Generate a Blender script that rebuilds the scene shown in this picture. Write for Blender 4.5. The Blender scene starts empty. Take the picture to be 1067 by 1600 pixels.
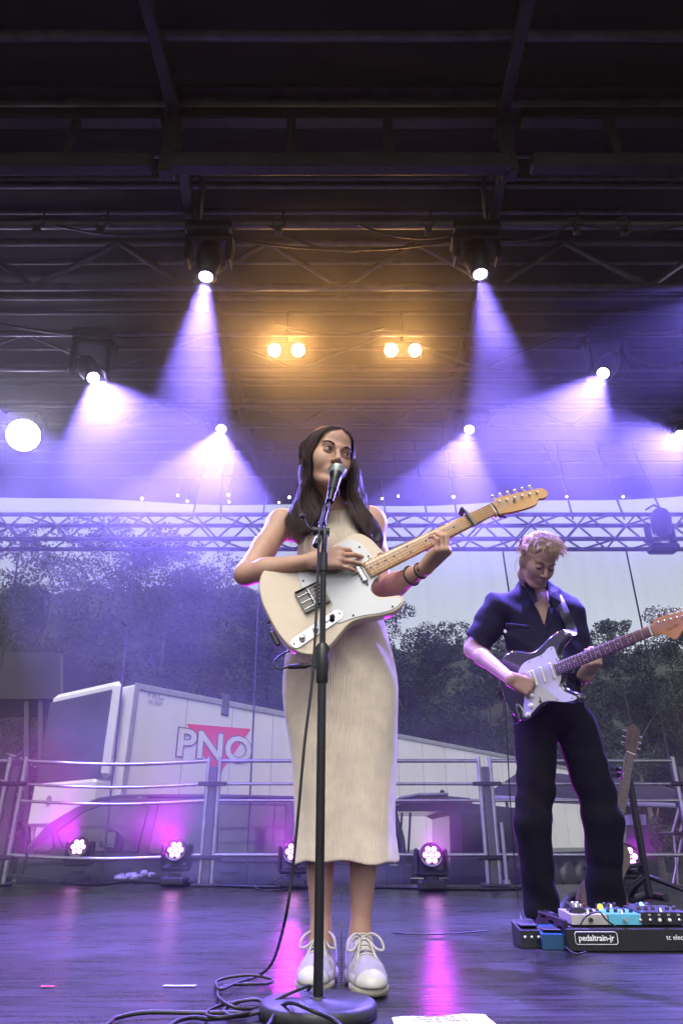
import bpy, bmesh, math, random
import numpy as np
from mathutils import Vector, Matrix
R = math.radians
SC = bpy.context.scene
COL = SC.collection
# ---------------------------------------------------------------- camera
PITCH = R(25.8); CAMZ = 0.34; F = 1067.0
cam = bpy.data.cameras.new('camera'); cam.sensor_fit = 'VERTICAL'; cam.sensor_height = 36; cam.lens = 24
cam.clip_start = 0.02; cam.clip_end = 500
camo = bpy.data.objects.new('camera', cam); COL.objects.link(camo)
camo.location = (0, 0, CAMZ); camo.rotation_euler = (R(90) + PITCH, 0, 0)
SC.camera = camo
SC.render.engine = 'CYCLES'
SC.cycles.use_denoising = True
SC.cycles.use_adaptive_sampling = True; SC.cycles.adaptive_threshold = 0.02
SC.cycles.max_bounces = 6; SC.cycles.volume_bounces = 0; SC.cycles.transparent_max_bounces = 12
SC.cycles.caustics_reflective = False; SC.cycles.caustics_refractive = False
SC.cycles.sample_clamp_indirect = 4.0
SC.view_settings.view_transform = 'Standard'; SC.view_settings.look = 'None'
SC.view_settings.exposure = EXPO = .62; SC.view_settings.gamma = 1
# ---------------------------------------------------------------- world and sun
SUN_EL, SUN_ROT = R(57), R(188)
W = bpy.data.worlds.new('World'); SC.world = W; W.use_nodes = True
nt = W.node_tree; bg = nt.nodes['Background']
sky = nt.nodes.new('ShaderNodeTexSky'); sky.sky_type = 'NISHITA'; sky.sun_disc = False
sky.sun_elevation = SUN_EL; sky.sun_rotation = SUN_ROT; sky.air_density = 1.0; sky.dust_density = 5.0; sky.ozone_density = 1.5
bg.inputs['Strength'].default_value = 0.15
hs = nt.nodes.new('ShaderNodeHueSaturation'); hs.inputs['Saturation'].default_value = .4  # overcast
nt.links.new(sky.outputs[0], hs.inputs['Color']); nt.links.new(hs.outputs[0], bg.inputs['Color'])
sun = bpy.data.lights.new('sun', 'SUN'); sun.energy = 1.1; sun.angle = R(30); sun.color = (1, .96, .9)
suno = bpy.data.objects.new('sun', sun); COL.objects.link(suno)
sd = Vector((math.sin(SUN_ROT) * math.cos(SUN_EL), math.cos(SUN_ROT) * math.cos(SUN_EL), math.sin(SUN_EL)))
suno.rotation_euler = sd.to_track_quat('Z', 'Y').to_euler()
# ---------------------------------------------------------------- picture to world
_f = Vector((0, math.cos(PITCH), math.sin(PITCH))); _u = Vector((0, -math.sin(PITCH), math.cos(PITCH)))
def ray(px, py): return _f + Vector((1, 0, 0)) * ((px - 533.5) / F) - _u * ((py - 800) / F)
def P(px, py, Y):
    d = ray(px, py); return Vector((0, 0, CAMZ)) + d * (Y / d.y)
def PZ(px, py, z=0.0):
    d = ray(px, py); return Vector((0, 0, CAMZ)) + d * ((z - CAMZ) / d.z)
# ---------------------------------------------------------------- lamps of the rig
def rig_spot(name, loc, target, watts, color, angle, blend=.5, size=.05, parent=None):
    l = bpy.data.lights.new(name, 'SPOT'); l.energy = watts; l.color = color
    l.spot_size = R(angle); l.spot_blend = blend; l.shadow_soft_size = size
    o = bpy.data.objects.new(name, l); COL.objects.link(o)
    o.location = loc; o.rotation_euler = (Vector(target) - Vector(loc)).to_track_quat('-Z', 'Y').to_euler()
    return o
# ================================================================ kit
def tag(o, label=None, cat=None, group=None, kind=None):
    if label: o['label'] = label
    if cat: o['category'] = cat
    if group: o['group'] = group
    if kind: o['kind'] = kind
    return o
def empty(name, loc, label=None, cat=None, group=None):
    o = bpy.data.objects.new(name, None); COL.objects.link(o); o.location = loc; o.empty_display_size = .1
    return tag(o, label, cat, group)
def copy_tree(o, parent=None):
    c = o.copy(); COL.objects.link(c); c.parent = parent
    if parent is not None: c.matrix_parent_inverse = o.matrix_parent_inverse.copy()
    for ch in list(KIDS.get(o.name, [])):
        d = copy_tree(ch, c)
    return c
KIDS = {}
def link(name, me, parent=None, m=None):
    o = bpy.data.objects.new(name, me); COL.objects.link(o)
    if m is not None:
        for x in (m if isinstance(m, (list, tuple)) else [m]): me.materials.append(x)
    if parent is not None:
        o.parent = parent; KIDS.setdefault(parent.name, []).append(o)
    return o
def frame(z, up=Vector((0, 0, 1))):
    z = Vector(z).normalized()
    if abs(z.dot(up)) > .98: up = Vector((0, 1, 0)) if abs(z.y) < .9 else Vector((1, 0, 0))
    x = up.cross(z).normalized(); return x, z.cross(x), z
class MB:
    """collects shapes in world coordinates; build() links them as ONE mesh"""
    def __init__(s): s.v = []; s.f = []; s.sm = []; s.mi = []; s.M = None; s.uv = None
    def add(s, vs, fs, smooth=False, mi=0):
        b = len(s.v)
        if s.M is not None: vs = [s.M @ Vector(v) for v in vs]
        s.v += [tuple(v) for v in vs]
        for f in fs: s.f.append(tuple(i + b for i in f)); s.sm.append(smooth); s.mi.append(mi)
        return s
    def box(s, c, d, ax=None, bev=0, mi=0):
        """centre, full dims, optional axes"""
        c = Vector(c); X, Y, Z = ax or (Vector((1, 0, 0)), Vector((0, 1, 0)), Vector((0, 0, 1)))
        hx, hy, hz = d[0] / 2, d[1] / 2, d[2] / 2
        if bev <= 0:
            vs = [c + X * (a * hx) + Y * (b * hy) + Z * (e * hz) for a in (-1, 1) for b in (-1, 1) for e in (-1, 1)]
            return s.add(vs, [(0, 1, 3, 2), (4, 6, 7, 5), (0, 4, 5, 1), (2, 3, 7, 6), (0, 2, 6, 4), (1, 5, 7, 3)], mi=mi)
        bev = min(bev, hx * .99, hy * .99, hz * .99)
        vs = []; idx = {}
        for a in (-1, 1):
            for b in (-1, 1):
                for e in (-1, 1):
                    for k in range(3):
                        h = [hx - bev, hy - bev, hz - bev]; h[k] += bev
                        idx[a, b, e, k] = len(vs); vs.append(c + X * (a * h[0]) + Y * (b * h[1]) + Z * (e * h[2]))
        fs = []
        for a in (-1, 1):
            fs.append([idx[a, -1, -1, 0], idx[a, 1, -1, 0], idx[a, 1, 1, 0], idx[a, -1, 1, 0]][::a])
            fs.append([idx[-1, a, -1, 1], idx[1, a, -1, 1], idx[1, a, 1, 1], idx[-1, a, 1, 1]][::-a])
            fs.append([idx[-1, -1, a, 2], idx[1, -1, a, 2], idx[1, 1, a, 2], idx[-1, 1, a, 2]][::a])
        for a in (-1, 1):
            for b in (-1, 1):
                fs.append([idx[-1, a, b, 1], idx[1, a, b, 1], idx[1, a, b, 2], idx[-1, a, b, 2]])
                fs.append([idx[a, -1, b, 0], idx[a, 1, b, 0], idx[a, 1, b, 2], idx[a, -1, b, 2]])
                fs.append([idx[a, b, -1, 0], idx[a, b, 1, 0], idx[a, b, 1, 1], idx[a, b, -1, 1]])
                for e in (-1, 1): fs.append([idx[a, b, e, 0], idx[a, b, e, 1], idx[a, b, e, 2]])
        return s.add(vs, fs, mi=mi)
    def cyl(s, a, b, r, r2=None, n=12, caps=True, mi=0, up=None):
        a, b = Vector(a), Vector(b); r2 = r if r2 is None else r2
        x, y, z = frame(b - a, up or Vector((0, 0, 1)))
        vs = [p + (x * math.cos(t) + y * math.sin(t)) * q for p, q in ((a, r), (b, r2)) for t in [2 * math.pi * i / n for i in range(n)]]
        s.add(vs, [(i, (i + 1) % n, n + (i + 1) % n, n + i) for i in range(n)], True, mi)
        if caps:
            s.add(vs[:n], [tuple(range(n))[::-1]], False, mi); s.add(vs[n:], [tuple(range(n))], False, mi)
        return s
    def tube(s, pts, r, n=8, caps=True, mi=0, closed=False):
        pts = [Vector(p) for p in pts]; m = len(pts)
        rs = r if isinstance(r, (list, tuple)) else [r] * m
        vs = []; px = None
        for i, p in enumerate(pts):
            if closed: t = pts[(i + 1) % m] - pts[i - 1]
            else: t = pts[min(i + 1, m - 1)] - pts[max(i - 1, 0)]
            if t.length < 1e-9: t = Vector((0, 0, 1))
            t.normalize()
            if px is None: x, y, _ = frame(t)
            else:
                x = px - t * px.dot(t)
                x = x.normalized() if x.length > 1e-6 else frame(t)[0]
                y = t.cross(x)
            px = x
            vs += [p + (x * math.cos(2 * math.pi * k / n) + y * math.sin(2 * math.pi * k / n)) * rs[i] for k in range(n)]
        fs = [(i * n + k, i * n + (k + 1) % n, (i + 1) % m * n + (k + 1) % n, (i + 1) % m * n + k) for i in range(m if closed else m - 1) for k in range(n)]
        s.add(vs, fs, True, mi)
        if caps and not closed:
            s.add(vs[:n], [tuple(range(n))[::-1]], False, mi); s.add(vs[-n:], [tuple(range(n))], False, mi)
        return s
    def lathe(s, o, prof, axis=(0, 0, 1), n=20, mi=0, caps=True, smooth=True):
        """prof: (distance along the axis, radius)"""
        o = Vector(o); x, y, z = frame(axis)
        vs = [o + z * h + (x * math.cos(2 * math.pi * k / n) + y * math.sin(2 * math.pi * k / n)) * r for h, r in prof for k in range(n)]
        m = len(prof)
        s.add(vs, [(i * n + k, i * n + (k + 1) % n, (i + 1) * n + (k + 1) % n, (i + 1) * n + k) for i in range(m - 1) for k in range(n)], smooth, mi)
        if caps: s.add(vs[:n], [tuple(range(n))[::-1]], False, mi); s.add(vs[-n:], [tuple(range(n))], False, mi)
        return s
    def ball(s, c, r, n=12, mi=0, ax=None):
        c = Vector(c); rx, ry, rz = (r, r, r) if not isinstance(r, (tuple, list)) else r
        X, Y, Z = ax or (Vector((1, 0, 0)), Vector((0, 1, 0)), Vector((0, 0, 1)))
        m = max(4, n // 2); vs = []
        for i in range(m + 1):
            th = math.pi * i / m
            for k in range(n):
                ph = 2 * math.pi * k / n
                vs.append(c + X * (rx * math.sin(th) * math.cos(ph)) + Y * (ry * math.sin(th) * math.sin(ph)) + Z * (rz * math.cos(th)))
        return s.add(vs, [(i * n + k, (i + 1) * n + k, (i + 1) * n + (k + 1) % n, i * n + (k + 1) % n) for i in range(m) for k in range(n)], True, mi)
    def prism(s, pts, z0, z1, ax=None, o=(0, 0, 0), bev=0, mi=0, smooth=True):
        """closed 2D outline (ccw) extruded from z0 to z1 along the third axis, rim bevelled"""
        X, Y, Z = ax or (Vector((1, 0, 0)), Vector((0, 1, 0)), Vector((0, 0, 1))); o = Vector(o); n = len(pts)
        def ring(inset, z):
            if inset <= 0: q = pts
            else:
                q = []
                for i in range(n):
                    a, b, c = pts[i - 1], pts[i], pts[(i + 1) % n]
                    tx, ty = c[0] - a[0], c[1] - a[1]; L = math.hypot(tx, ty) or 1
                    q.append((b[0] - ty / L * inset, b[1] + tx / L * inset))
            return [o + X * p[0] + Y * p[1] + Z * z for p in q]
        if bev: st = [(bev, z0), (bev * .3, z0 + bev * .3), (0, z0 + bev), (0, z1 - bev), (bev * .3, z1 - bev * .3), (bev, z1)]
        else: st = [(0, z0), (0, z1)]
        vs = []
        for i, z in st: vs += ring(i, z)
        s.add(vs, [(j * n + i, j * n + (i + 1) % n, (j + 1) * n + (i + 1) % n, (j + 1) * n + i) for j in range(len(st) - 1) for i in range(n)], smooth, mi)
        s.add(vs[:n], [tuple(range(n))[::-1]], False, mi); s.add(vs[-n:], [tuple(range(n))], False, mi)
        return s
    def quad(s, a, b, c, d, mi=0): return s.add([a, b, c, d], [(0, 1, 2, 3)], False, mi)
    def build(s, name, m=None, parent=None, wloc=None, fixn=False):
        """wloc: the world location of the parent's origin, taken off the vertices"""
        me = bpy.data.meshes.new(name)
        L = Vector(wloc) if wloc is not None else (Vector(parent.location) if parent is not None and parent.parent is None else Vector((0, 0, 0)))
        if parent is not None and parent.parent is not None and wloc is None: L = Vector(parent.parent.location)
        me.from_pydata([(v[0] - L.x, v[1] - L.y, v[2] - L.z) for v in s.v], [], s.f)
        me.polygons.foreach_set('use_smooth', s.sm); me.polygons.foreach_set('material_index', s.mi)
        if fixn:
            bm = bmesh.new(); bm.from_mesh(me); bmesh.ops.recalc_face_normals(bm, faces=bm.faces); bm.to_mesh(me); bm.free()
        me.update()
        return link(name, me, parent, m)
def catmull(pts, n=6, closed=True):
    pts = [Vector(p) for p in pts]; m = len(pts); out = []
    for i in range(m if closed else m - 1):
        p0, p1, p2, p3 = (pts[i - 1], pts[i], pts[(i + 1) % m], pts[(i + 2) % m]) if closed else (pts[max(i - 1, 0)], pts[i], pts[i + 1], pts[min(i + 2, m - 1)])
        for k in range(n):
            t = k / n
            out.append(.5 * ((2 * p1) + (p2 - p0) * t + (2 * p0 - 5 * p1 + 4 * p2 - p3) * t * t + (3 * p1 - p0 - 3 * p2 + p3) * t ** 3))
    if not closed: out.append(pts[-1])
    return out
# ---------------------------------------------------------------- materials
def mat(name, col, rough=.6, metal=0, var=.12, scale=8, bump=0, bscale=60, spec=None, coat=0, emis=None, estr=0, sheen=0, sss=0, stretch=None, rvar=0):
    m = bpy.data.materials.new(name); m.use_nodes = True; nt = m.node_tree; b = nt.nodes['Principled BSDF']; L = nt.links.new
    b.inputs['Roughness'].default_value = rough; b.inputs['Metallic'].default_value = metal
    if spec is not None: b.inputs['Specular IOR Level'].default_value = spec
    if coat: b.inputs['Coat Weight'].default_value = coat; b.inputs['Coat Roughness'].default_value = .08
    if sheen: b.inputs['Sheen Weight'].default_value = sheen
    if sss: b.inputs['Subsurface Weight'].default_value = sss; b.inputs['Subsurface Scale'].default_value = .01; b.inputs['Subsurface Radius'].default_value = (1, .35, .2)
    if emis is not None: b.inputs['Emission Color'].default_value = (*emis, 1); b.inputs['Emission Strength'].default_value = estr
    tc = nt.nodes.new('ShaderNodeTexCoord'); mp = nt.nodes.new('ShaderNodeMapping'); L(tc.outputs['Object'], mp.inputs[0])
    if stretch: mp.inputs['Scale'].default_value = stretch
    no = nt.nodes.new('ShaderNodeTexNoise'); no.inputs['Scale'].default_value = scale; no.inputs['Detail'].default_value = 6; L(mp.outputs[0], no.inputs['Vector'])
    cr = nt.nodes.new('ShaderNodeValToRGB'); e = cr.color_ramp.elements
    e[0].position = .3; e[1].position = .7
    e[0].color = (*[max(0, c * (1 - var)) for c in col], 1); e[1].color = (*[min(1, c * (1 + var)) for c in col], 1)
    L(no.outputs['Fac'], cr.inputs[0]); L(cr.outputs[0], b.inputs['Base Color'])
    if rvar:
        mr = nt.nodes.new('ShaderNodeMapRange'); mr.inputs[3].default_value = max(0, rough - rvar); mr.inputs[4].default_value = min(1, rough + rvar)
        L(no.outputs['Fac'], mr.inputs[0]); L(mr.outputs[0], b.inputs['Roughness'])
    if bump:
        n2 = nt.nodes.new('ShaderNodeTexNoise'); n2.inputs['Scale'].default_value = bscale; n2.inputs['Detail'].default_value = 4; L(mp.outputs[0], n2.inputs['Vector'])
        bp = nt.nodes.new('ShaderNodeBump'); bp.inputs['Strength'].default_value = bump; bp.inputs['Distance'].default_value = .01
        L(n2.outputs['Fac'], bp.inputs['Height']); L(bp.outputs[0], b.inputs['Normal'])
    return m
def emit(name, col, strength):
    m = bpy.data.materials.new(name); m.use_nodes = True; nt = m.node_tree; nt.nodes.remove(nt.nodes['Principled BSDF'])
    e = nt.nodes.new('ShaderNodeEmission'); e.inputs[0].default_value = (*col, 1); e.inputs[1].default_value = strength
    nt.links.new(e.outputs[0], nt.nodes['Material Output'].inputs[0]); return m
def text_mesh(name, body, size, m, parent, M, extrude=.0006, align='CENTER', space=1.0, wloc=None, offset=0):
    c = bpy.data.curves.new('txt', 'FONT'); c.body = body; c.size = size; c.extrude = extrude; c.align_x = align; c.align_y = 'CENTER'; c.space_character = space; c.resolution_u = 3; c.offset = offset
    t = bpy.data.objects.new('txt', c); COL.objects.link(t)
    dg = bpy.context.evaluated_depsgraph_get(); me = bpy.data.meshes.new_from_object(t.evaluated_get(dg)); bpy.data.objects.remove(t)
    me.transform(M)
    L = Vector(wloc) if wloc is not None else (Vector(parent.location) if parent is not None else Vector())
    me.transform(Matrix.Translation(-L)); me.name = name
    me.materials.clear()
    return link(name, me, parent, m)
def basis(o, x, y, z):
    M = Matrix.Identity(4)
    for i, a in enumerate((x, y, z)):
        for k in range(3): M[k][i] = a[k]
    for k in range(3): M[k][3] = o[k]
    return M
# ---------------------------------------------------------------- signed distance modelling
class SDF:
    def __init__(s, lo, hi, h):
        s.lo = np.array(lo, float); s.h = h
        s.n = np.ceil((np.array(hi, float) - s.lo) / h).astype(int) + 1
        s.F = np.full(s.n, 1.0, np.float32)
        s.ax = [s.lo[i] + h * np.arange(s.n[i]) for i in range(3)]
    def block(s, lo, hi):
        a = np.maximum(np.floor((np.array(lo) - s.lo) / s.h).astype(int), 0); b = np.minimum(np.ceil((np.array(hi) - s.lo) / s.h).astype(int) + 1, s.n)
        if (b <= a).any(): return None
        sl = tuple(slice(a[i], b[i]) for i in range(3))
        return sl, s.ax[0][sl[0]][:, None, None], s.ax[1][sl[1]][None, :, None], s.ax[2][sl[2]][None, None, :]
    def put(s, sl, d, k, op):
        A = s.F[sl]
        if op == 'cut': d = -d
        if k <= 0: r = np.minimum(A, d) if op == 'add' else np.maximum(A, d)
        elif op == 'add':
            h = np.maximum(k - np.abs(A - d), 0) / k; r = np.minimum(A, d) - h * h * k * .25
        else:
            h = np.maximum(k - np.abs(A - d), 0) / k; r = np.maximum(A, d) + h * h * k * .25
        s.F[sl] = r
    def cone(s, a, b, ra, rb=None, k=.02, op='add', flat=None):
        """round cone from a to b; flat=(axis, factor) squashes it along a direction"""
        a, b = np.array(a, float), np.array(b, float); rb = ra if rb is None else rb
        m = max(ra, rb) + k + 3 * s.h
        B = s.block(np.minimum(a, b) - m, np.maximum(a, b) + m)
        if B is None: return s
        sl, X, Y, Z = B; ab = b - a; L2 = max(float(ab @ ab), 1e-12)
        dx, dy, dz = X - a[0], Y - a[1], Z - a[2]
        t = np.clip((dx * ab[0] + dy * ab[1] + dz * ab[2]) / L2, 0, 1)
        ex, ey, ez = dx - t * ab[0], dy - t * ab[1], dz - t * ab[2]
        if flat is not None:
            f = np.array(flat[0], float); f = f / np.linalg.norm(f); q = ex * f[0] + ey * f[1] + ez * f[2]; g = (1 / flat[1] - 1) * q
            ex, ey, ez = ex + g * f[0], ey + g * f[1], ez + g * f[2]
            d = np.sqrt(ex * ex + ey * ey + ez * ez) - (ra + (rb - ra) * t); d = d * min(1, flat[1] + .25) if flat[1] < 1 else d
        else: d = np.sqrt(ex * ex + ey * ey + ez * ez) - (ra + (rb - ra) * t)
        s.put(sl, d, k, op); return s
    def chain(s, pts, rs, k=.02, op='add', flat=None):
        for i in range(len(pts) - 1): s.cone(pts[i], pts[i + 1], rs[i], rs[i + 1], k if i == 0 else min(k, .012), op, flat)
        return s
    def ell(s, c, r, M=None, k=.02, op='add'):
        """ellipsoid at c, radii r, M = 3x3 whose columns are its axes"""
        c = np.array(c, float); r = np.array(r, float); m = r.max() + k + 3 * s.h
        B = s.block(c - m, c + m)
        if B is None: return s
        sl, X, Y, Z = B; X, Y, Z = X - c[0], Y - c[1], Z - c[2]
        if M is not None:
            M = np.array(M, float); X, Y, Z = (X * M[0, i] + Y * M[1, i] + Z * M[2, i] for i in range(3))
        k0 = np.sqrt((X / r[0]) ** 2 + (Y / r[1]) ** 2 + (Z / r[2]) ** 2); k1 = np.sqrt((X / r[0] ** 2) ** 2 + (Y / r[1] ** 2) ** 2 + (Z / r[2] ** 2) ** 2)
        d = k0 * (k0 - 1) / np.maximum(k1, 1e-6)
        s.put(sl, d, k, op); return s
    def half(s, p, nrm, k=0):
        """keep what lies behind the plane"""
        n = np.array(nrm, float); n /= np.linalg.norm(n); X, Y, Z = s.ax[0][:, None, None], s.ax[1][None, :, None], s.ax[2][None, None, :]
        d = (X - p[0]) * n[0] + (Y - p[1]) * n[1] + (Z - p[2]) * n[2]
        s.put((slice(None),) * 3, -d, k, 'cut'); return s
    def warp(s, fn):
        X, Y, Z = s.ax[0][:, None, None], s.ax[1][None, :, None], s.ax[2][None, None, :]
        s.F += fn(X, Y, Z).astype(np.float32); return s
    def mesh(s):
        F = s.F; h = s.h; ins = F < 0; n = np.array(F.shape)
        cnt = np.zeros(n - 1, np.int16); acc = np.zeros((*(n - 1), 3), np.float32)
        for ax in range(3):
            a = [slice(None)] * 3; b = [slice(None)] * 3; a[ax] = slice(0, -1); b[ax] = slice(1, None)
            A, Bv = F[tuple(a)], F[tuple(b)]; cr = (A < 0) != (Bv < 0)
            t = np.where(cr, A / np.where(cr, A - Bv, 1), 0).astype(np.float32)
            o1, o2 = [i for i in range(3) if i != ax]
            for i in (0, 1):
                for j in (0, 1):
                    sl = [slice(None)] * 3; sl[o1] = slice(i, n[o1] - 1 + i); sl[o2] = slice(j, n[o2] - 1 + j); sl = tuple(sl)
                    c = cr[sl]; cnt += c
                    acc[..., ax] += np.where(c, t[sl], 0); acc[..., o1] += c * i; acc[..., o2] += c * j
        cell = np.argwhere(cnt > 0); idx = np.full(n - 1, -1, np.int64); idx[tuple(cell.T)] = np.arange(len(cell))
        V = s.lo + (cell + acc[tuple(cell.T)] / cnt[tuple(cell.T)][:, None]) * h
        Q = []
        for ax in range(3):
            a = [slice(None)] * 3; b = [slice(None)] * 3; a[ax] = slice(0, -1); b[ax] = slice(1, None)
            cr = ins[tuple(a)] != ins[tuple(b)]; o1, o2 = [(1, 2), (2, 0), (0, 1)][ax]
            e = np.argwhere(cr); ok = (e[:, o1] > 0) & (e[:, o2] > 0) & (e[:, o1] < n[o1] - 1) & (e[:, o2] < n[o2] - 1); e = e[ok]
            if not len(e): continue
            def at(i, j):
                q = e.copy(); q[:, o1] -= i; q[:, o2] -= j; return idx[tuple(q.T)]
            q = np.stack([at(1, 1), at(0, 1), at(0, 0), at(1, 0)], 1)
            fl = ins[tuple(e.T)]; q[~fl] = q[~fl][:, ::-1]; Q.append(q)
        return V, np.concatenate(Q) if Q else np.zeros((0, 4), int)
def smooth_verts(V, Q, it=2, lam=.5):
    for _ in range(it):
        acc = np.zeros_like(V); c = np.zeros(len(V))
        for i in range(4):
            a, b = Q[:, i], Q[:, (i + 1) % 4]
            np.add.at(acc, a, V[b]); np.add.at(c, a, 1); np.add.at(acc, b, V[a]); np.add.at(c, b, 1)
        V = V * (1 - lam) + lam * acc / np.maximum(c, 1)[:, None]
    return V
def mesh_obj(name, VQ, m, parent, wloc=None, matfn=None, uv=None):
    """VQ: list of (verts, quads) joined to one mesh"""
    vs = []; qs = []; b = 0
    for V, Q in VQ: vs.append(V); qs.append(np.asarray(Q) + b); b += len(V)
    V = np.concatenate(vs); Q = np.concatenate(qs); L = np.array(wloc if wloc is not None else (parent.location if parent is not None else (0, 0, 0)))
    me = bpy.data.meshes.new(name); me.vertices.add(len(V)); me.vertices.foreach_set('co', (V - L).astype(np.float32).ravel())
    me.loops.add(len(Q) * 4); me.loops.foreach_set('vertex_index', Q.ravel().astype(np.int32)); me.polygons.add(len(Q))
    me.polygons.foreach_set('loop_start', (np.arange(len(Q)) * 4).astype(np.int32)); me.polygons.foreach_set('loop_total', np.full(len(Q), 4, np.int32))
    me.update(calc_edges=True)
    me.polygons.foreach_set('use_smooth', np.ones(len(Q), bool))
    if matfn is not None: me.polygons.foreach_set('material_index', matfn(V[Q].mean(1)).astype(np.int32))
    me.update(); me.validate()
    return link(name, me, parent, m)
def detail(parts):
    """parts: list of (fn, lo, hi, h); first is the coarse whole, the finer boxes replace what lies in them"""
    out = []
    for i, (fn, lo, hi, h) in enumerate(parts):
        s = SDF(lo, hi, h); fn(s); V, Q = s.mesh(); V = smooth_verts(V, Q, 1, .4)
        if i == 0:
            C = V[Q].mean(1); keep = np.ones(len(Q), bool)
            for (_, l2, h2, hh) in parts[1:]:
                l2, h2 = np.array(l2) + h * .9, np.array(h2) - h * .9
                keep &= ~((C > l2) & (C < h2)).all(1)
            Q = Q[keep]
        out.append((V, Q))
    return out
# ================================================================ the stage, roof and rig
X3 = (Vector((1, 0, 0)), Vector((0, 1, 0)), Vector((0, 0, 1)))
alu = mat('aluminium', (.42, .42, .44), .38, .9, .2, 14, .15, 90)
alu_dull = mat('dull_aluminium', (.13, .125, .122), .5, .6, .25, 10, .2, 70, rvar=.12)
steel_dark = mat('dark_steel', (.06, .058, .06), .5, .4, .3, 9, .2, 60)
beam_grey = mat('grey_beam', (.045, .042, .041), .5, .5, .25, 7, .15, 50, rvar=.15)
black = mat('black_plastic', (.012, .012, .013), .42, 0, .2, 30, .1, 150)
rubber = mat('black_rubber', (.01, .01, .011), .5, 0, .2, 40)
chrome = mat('chrome', (.75, .75, .76), .14, 1, .05, 20)
white_p = mat('white_plastic', (.75, .75, .73), .35, 0, .04, 12)
STAGE_BACK = 6.9
# floor: dark plywood deck
fm = bpy.data.materials.new('stage_deck'); fm.use_nodes = True; nt = fm.node_tree; b = nt.nodes['Principled BSDF']; b.inputs['Specular IOR Level'].default_value = .38; LK = nt.links.new
tc = nt.nodes.new('ShaderNodeTexCoord'); n1 = nt.nodes.new('ShaderNodeTexNoise'); n1.inputs['Scale'].default_value = 2.3; n1.inputs['Detail'].default_value = 12; n1.inputs['Roughness'].default_value = .72
n2 = nt.nodes.new('ShaderNodeTexNoise'); n2.inputs['Scale'].default_value = 1.0; n2.inputs['Detail'].default_value = 8
mp = nt.nodes.new('ShaderNodeMapping'); mp.inputs['Scale'].default_value = (3, 38, 1); LK(tc.outputs['Object'], mp.inputs[0]); LK(mp.outputs[0], n2.inputs['Vector']); LK(tc.outputs['Object'], n1.inputs['Vector'])
n3 = nt.nodes.new('ShaderNodeTexNoise'); n3.inputs['Scale'].default_value = 230; n3.inputs['Detail'].default_value = 3; LK(tc.outputs['Object'], n3.inputs['Vector'])
mx = nt.nodes.new('ShaderNodeMath'); mx.operation = 'ADD'; LK(n1.outputs[0], mx.inputs[0]); LK(n2.outputs[0], mx.inputs[1])
m2 = nt.nodes.new('ShaderNodeMath'); m2.operation = 'MULTIPLY_ADD'; LK(n3.outputs[0], m2.inputs[0]); m2.inputs[1].default_value = .35; LK(mx.outputs[0], m2.inputs[2])
cr = nt.nodes.new('ShaderNodeValToRGB'); e = cr.color_ramp.elements; e[0].position = .78; e[0].color = (.0035, .0032, .0032, 1); e[1].position = 1.55; e[1].color = (.024, .022, .022, 1)
cr2 = nt.nodes.new('ShaderNodeMapRange'); cr2.inputs[1].default_value = .8; cr2.inputs[2].default_value = 1.6
LK(m2.outputs[0], cr2.inputs[0]); e[0].position = 0; e[1].position = 1; LK(cr2.outputs[0], cr.inputs[0]); LK(cr.outputs[0], b.inputs['Base Color'])
rr = nt.nodes.new('ShaderNodeMapRange'); rr.inputs[1].default_value = .7; rr.inputs[2].default_value = 1.7; rr.inputs[3].default_value = .17; rr.inputs[4].default_value = .45
LK(m2.outputs[0], rr.inputs[0]); LK(rr.outputs[0], b.inputs['Roughness'])
v1 = nt.nodes.new('ShaderNodeTexNoise'); v1.inputs['Scale'].default_value = 5; v1.inputs['Detail'].default_value = 9; v1.inputs['Roughness'].default_value = .8; v1.inputs['Distortion'].default_value = 2.5; LK(tc.outputs['Object'], v1.inputs['Vector'])
v2 = nt.nodes.new('ShaderNodeMapRange'); v2.inputs[1].default_value = .615; v2.inputs[2].default_value = .66; LK(v1.outputs[0], v2.inputs[0]); vm = nt.nodes.new('ShaderNodeMixRGB'); LK(v2.outputs[0], vm.inputs[0]); LK(cr.outputs[0], vm.inputs[1]); vm.inputs[2].default_value = (.075, .07, .066, 1); LK(vm.outputs[0], b.inputs['Base Color'])
bp = nt.nodes.new('ShaderNodeBump'); bp.inputs['Strength'].default_value = .35; bp.inputs['Distance'].default_value = .004; LK(m2.outputs[0], bp.inputs['Height']); LK(bp.outputs[0], b.inputs['Normal'])
mb = MB(); seams_y = [-1.2, .9, 2.15, 3.4, 4.65, 5.9, STAGE_BACK]
for i in range(len(seams_y) - 1):
    y0, y1 = seams_y[i] + .0015, seams_y[i + 1] - .0015
    off = 0 if i % 2 else 1.25
    x = -7.5 + off - 1.25
    while x < 7.5:
        mb.box((x + 1.25, (y0 + y1) / 2, -.03), (2.4975, y1 - y0, .06)); x += 2.5
tag(mb.build('stage_floor', fm), kind='structure')
mb = MB(); mb.box((0, 2.85, -.63), (15, 8.0, 1.12)); tag(mb.build('stage_base', steel_dark), kind='structure')
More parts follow.
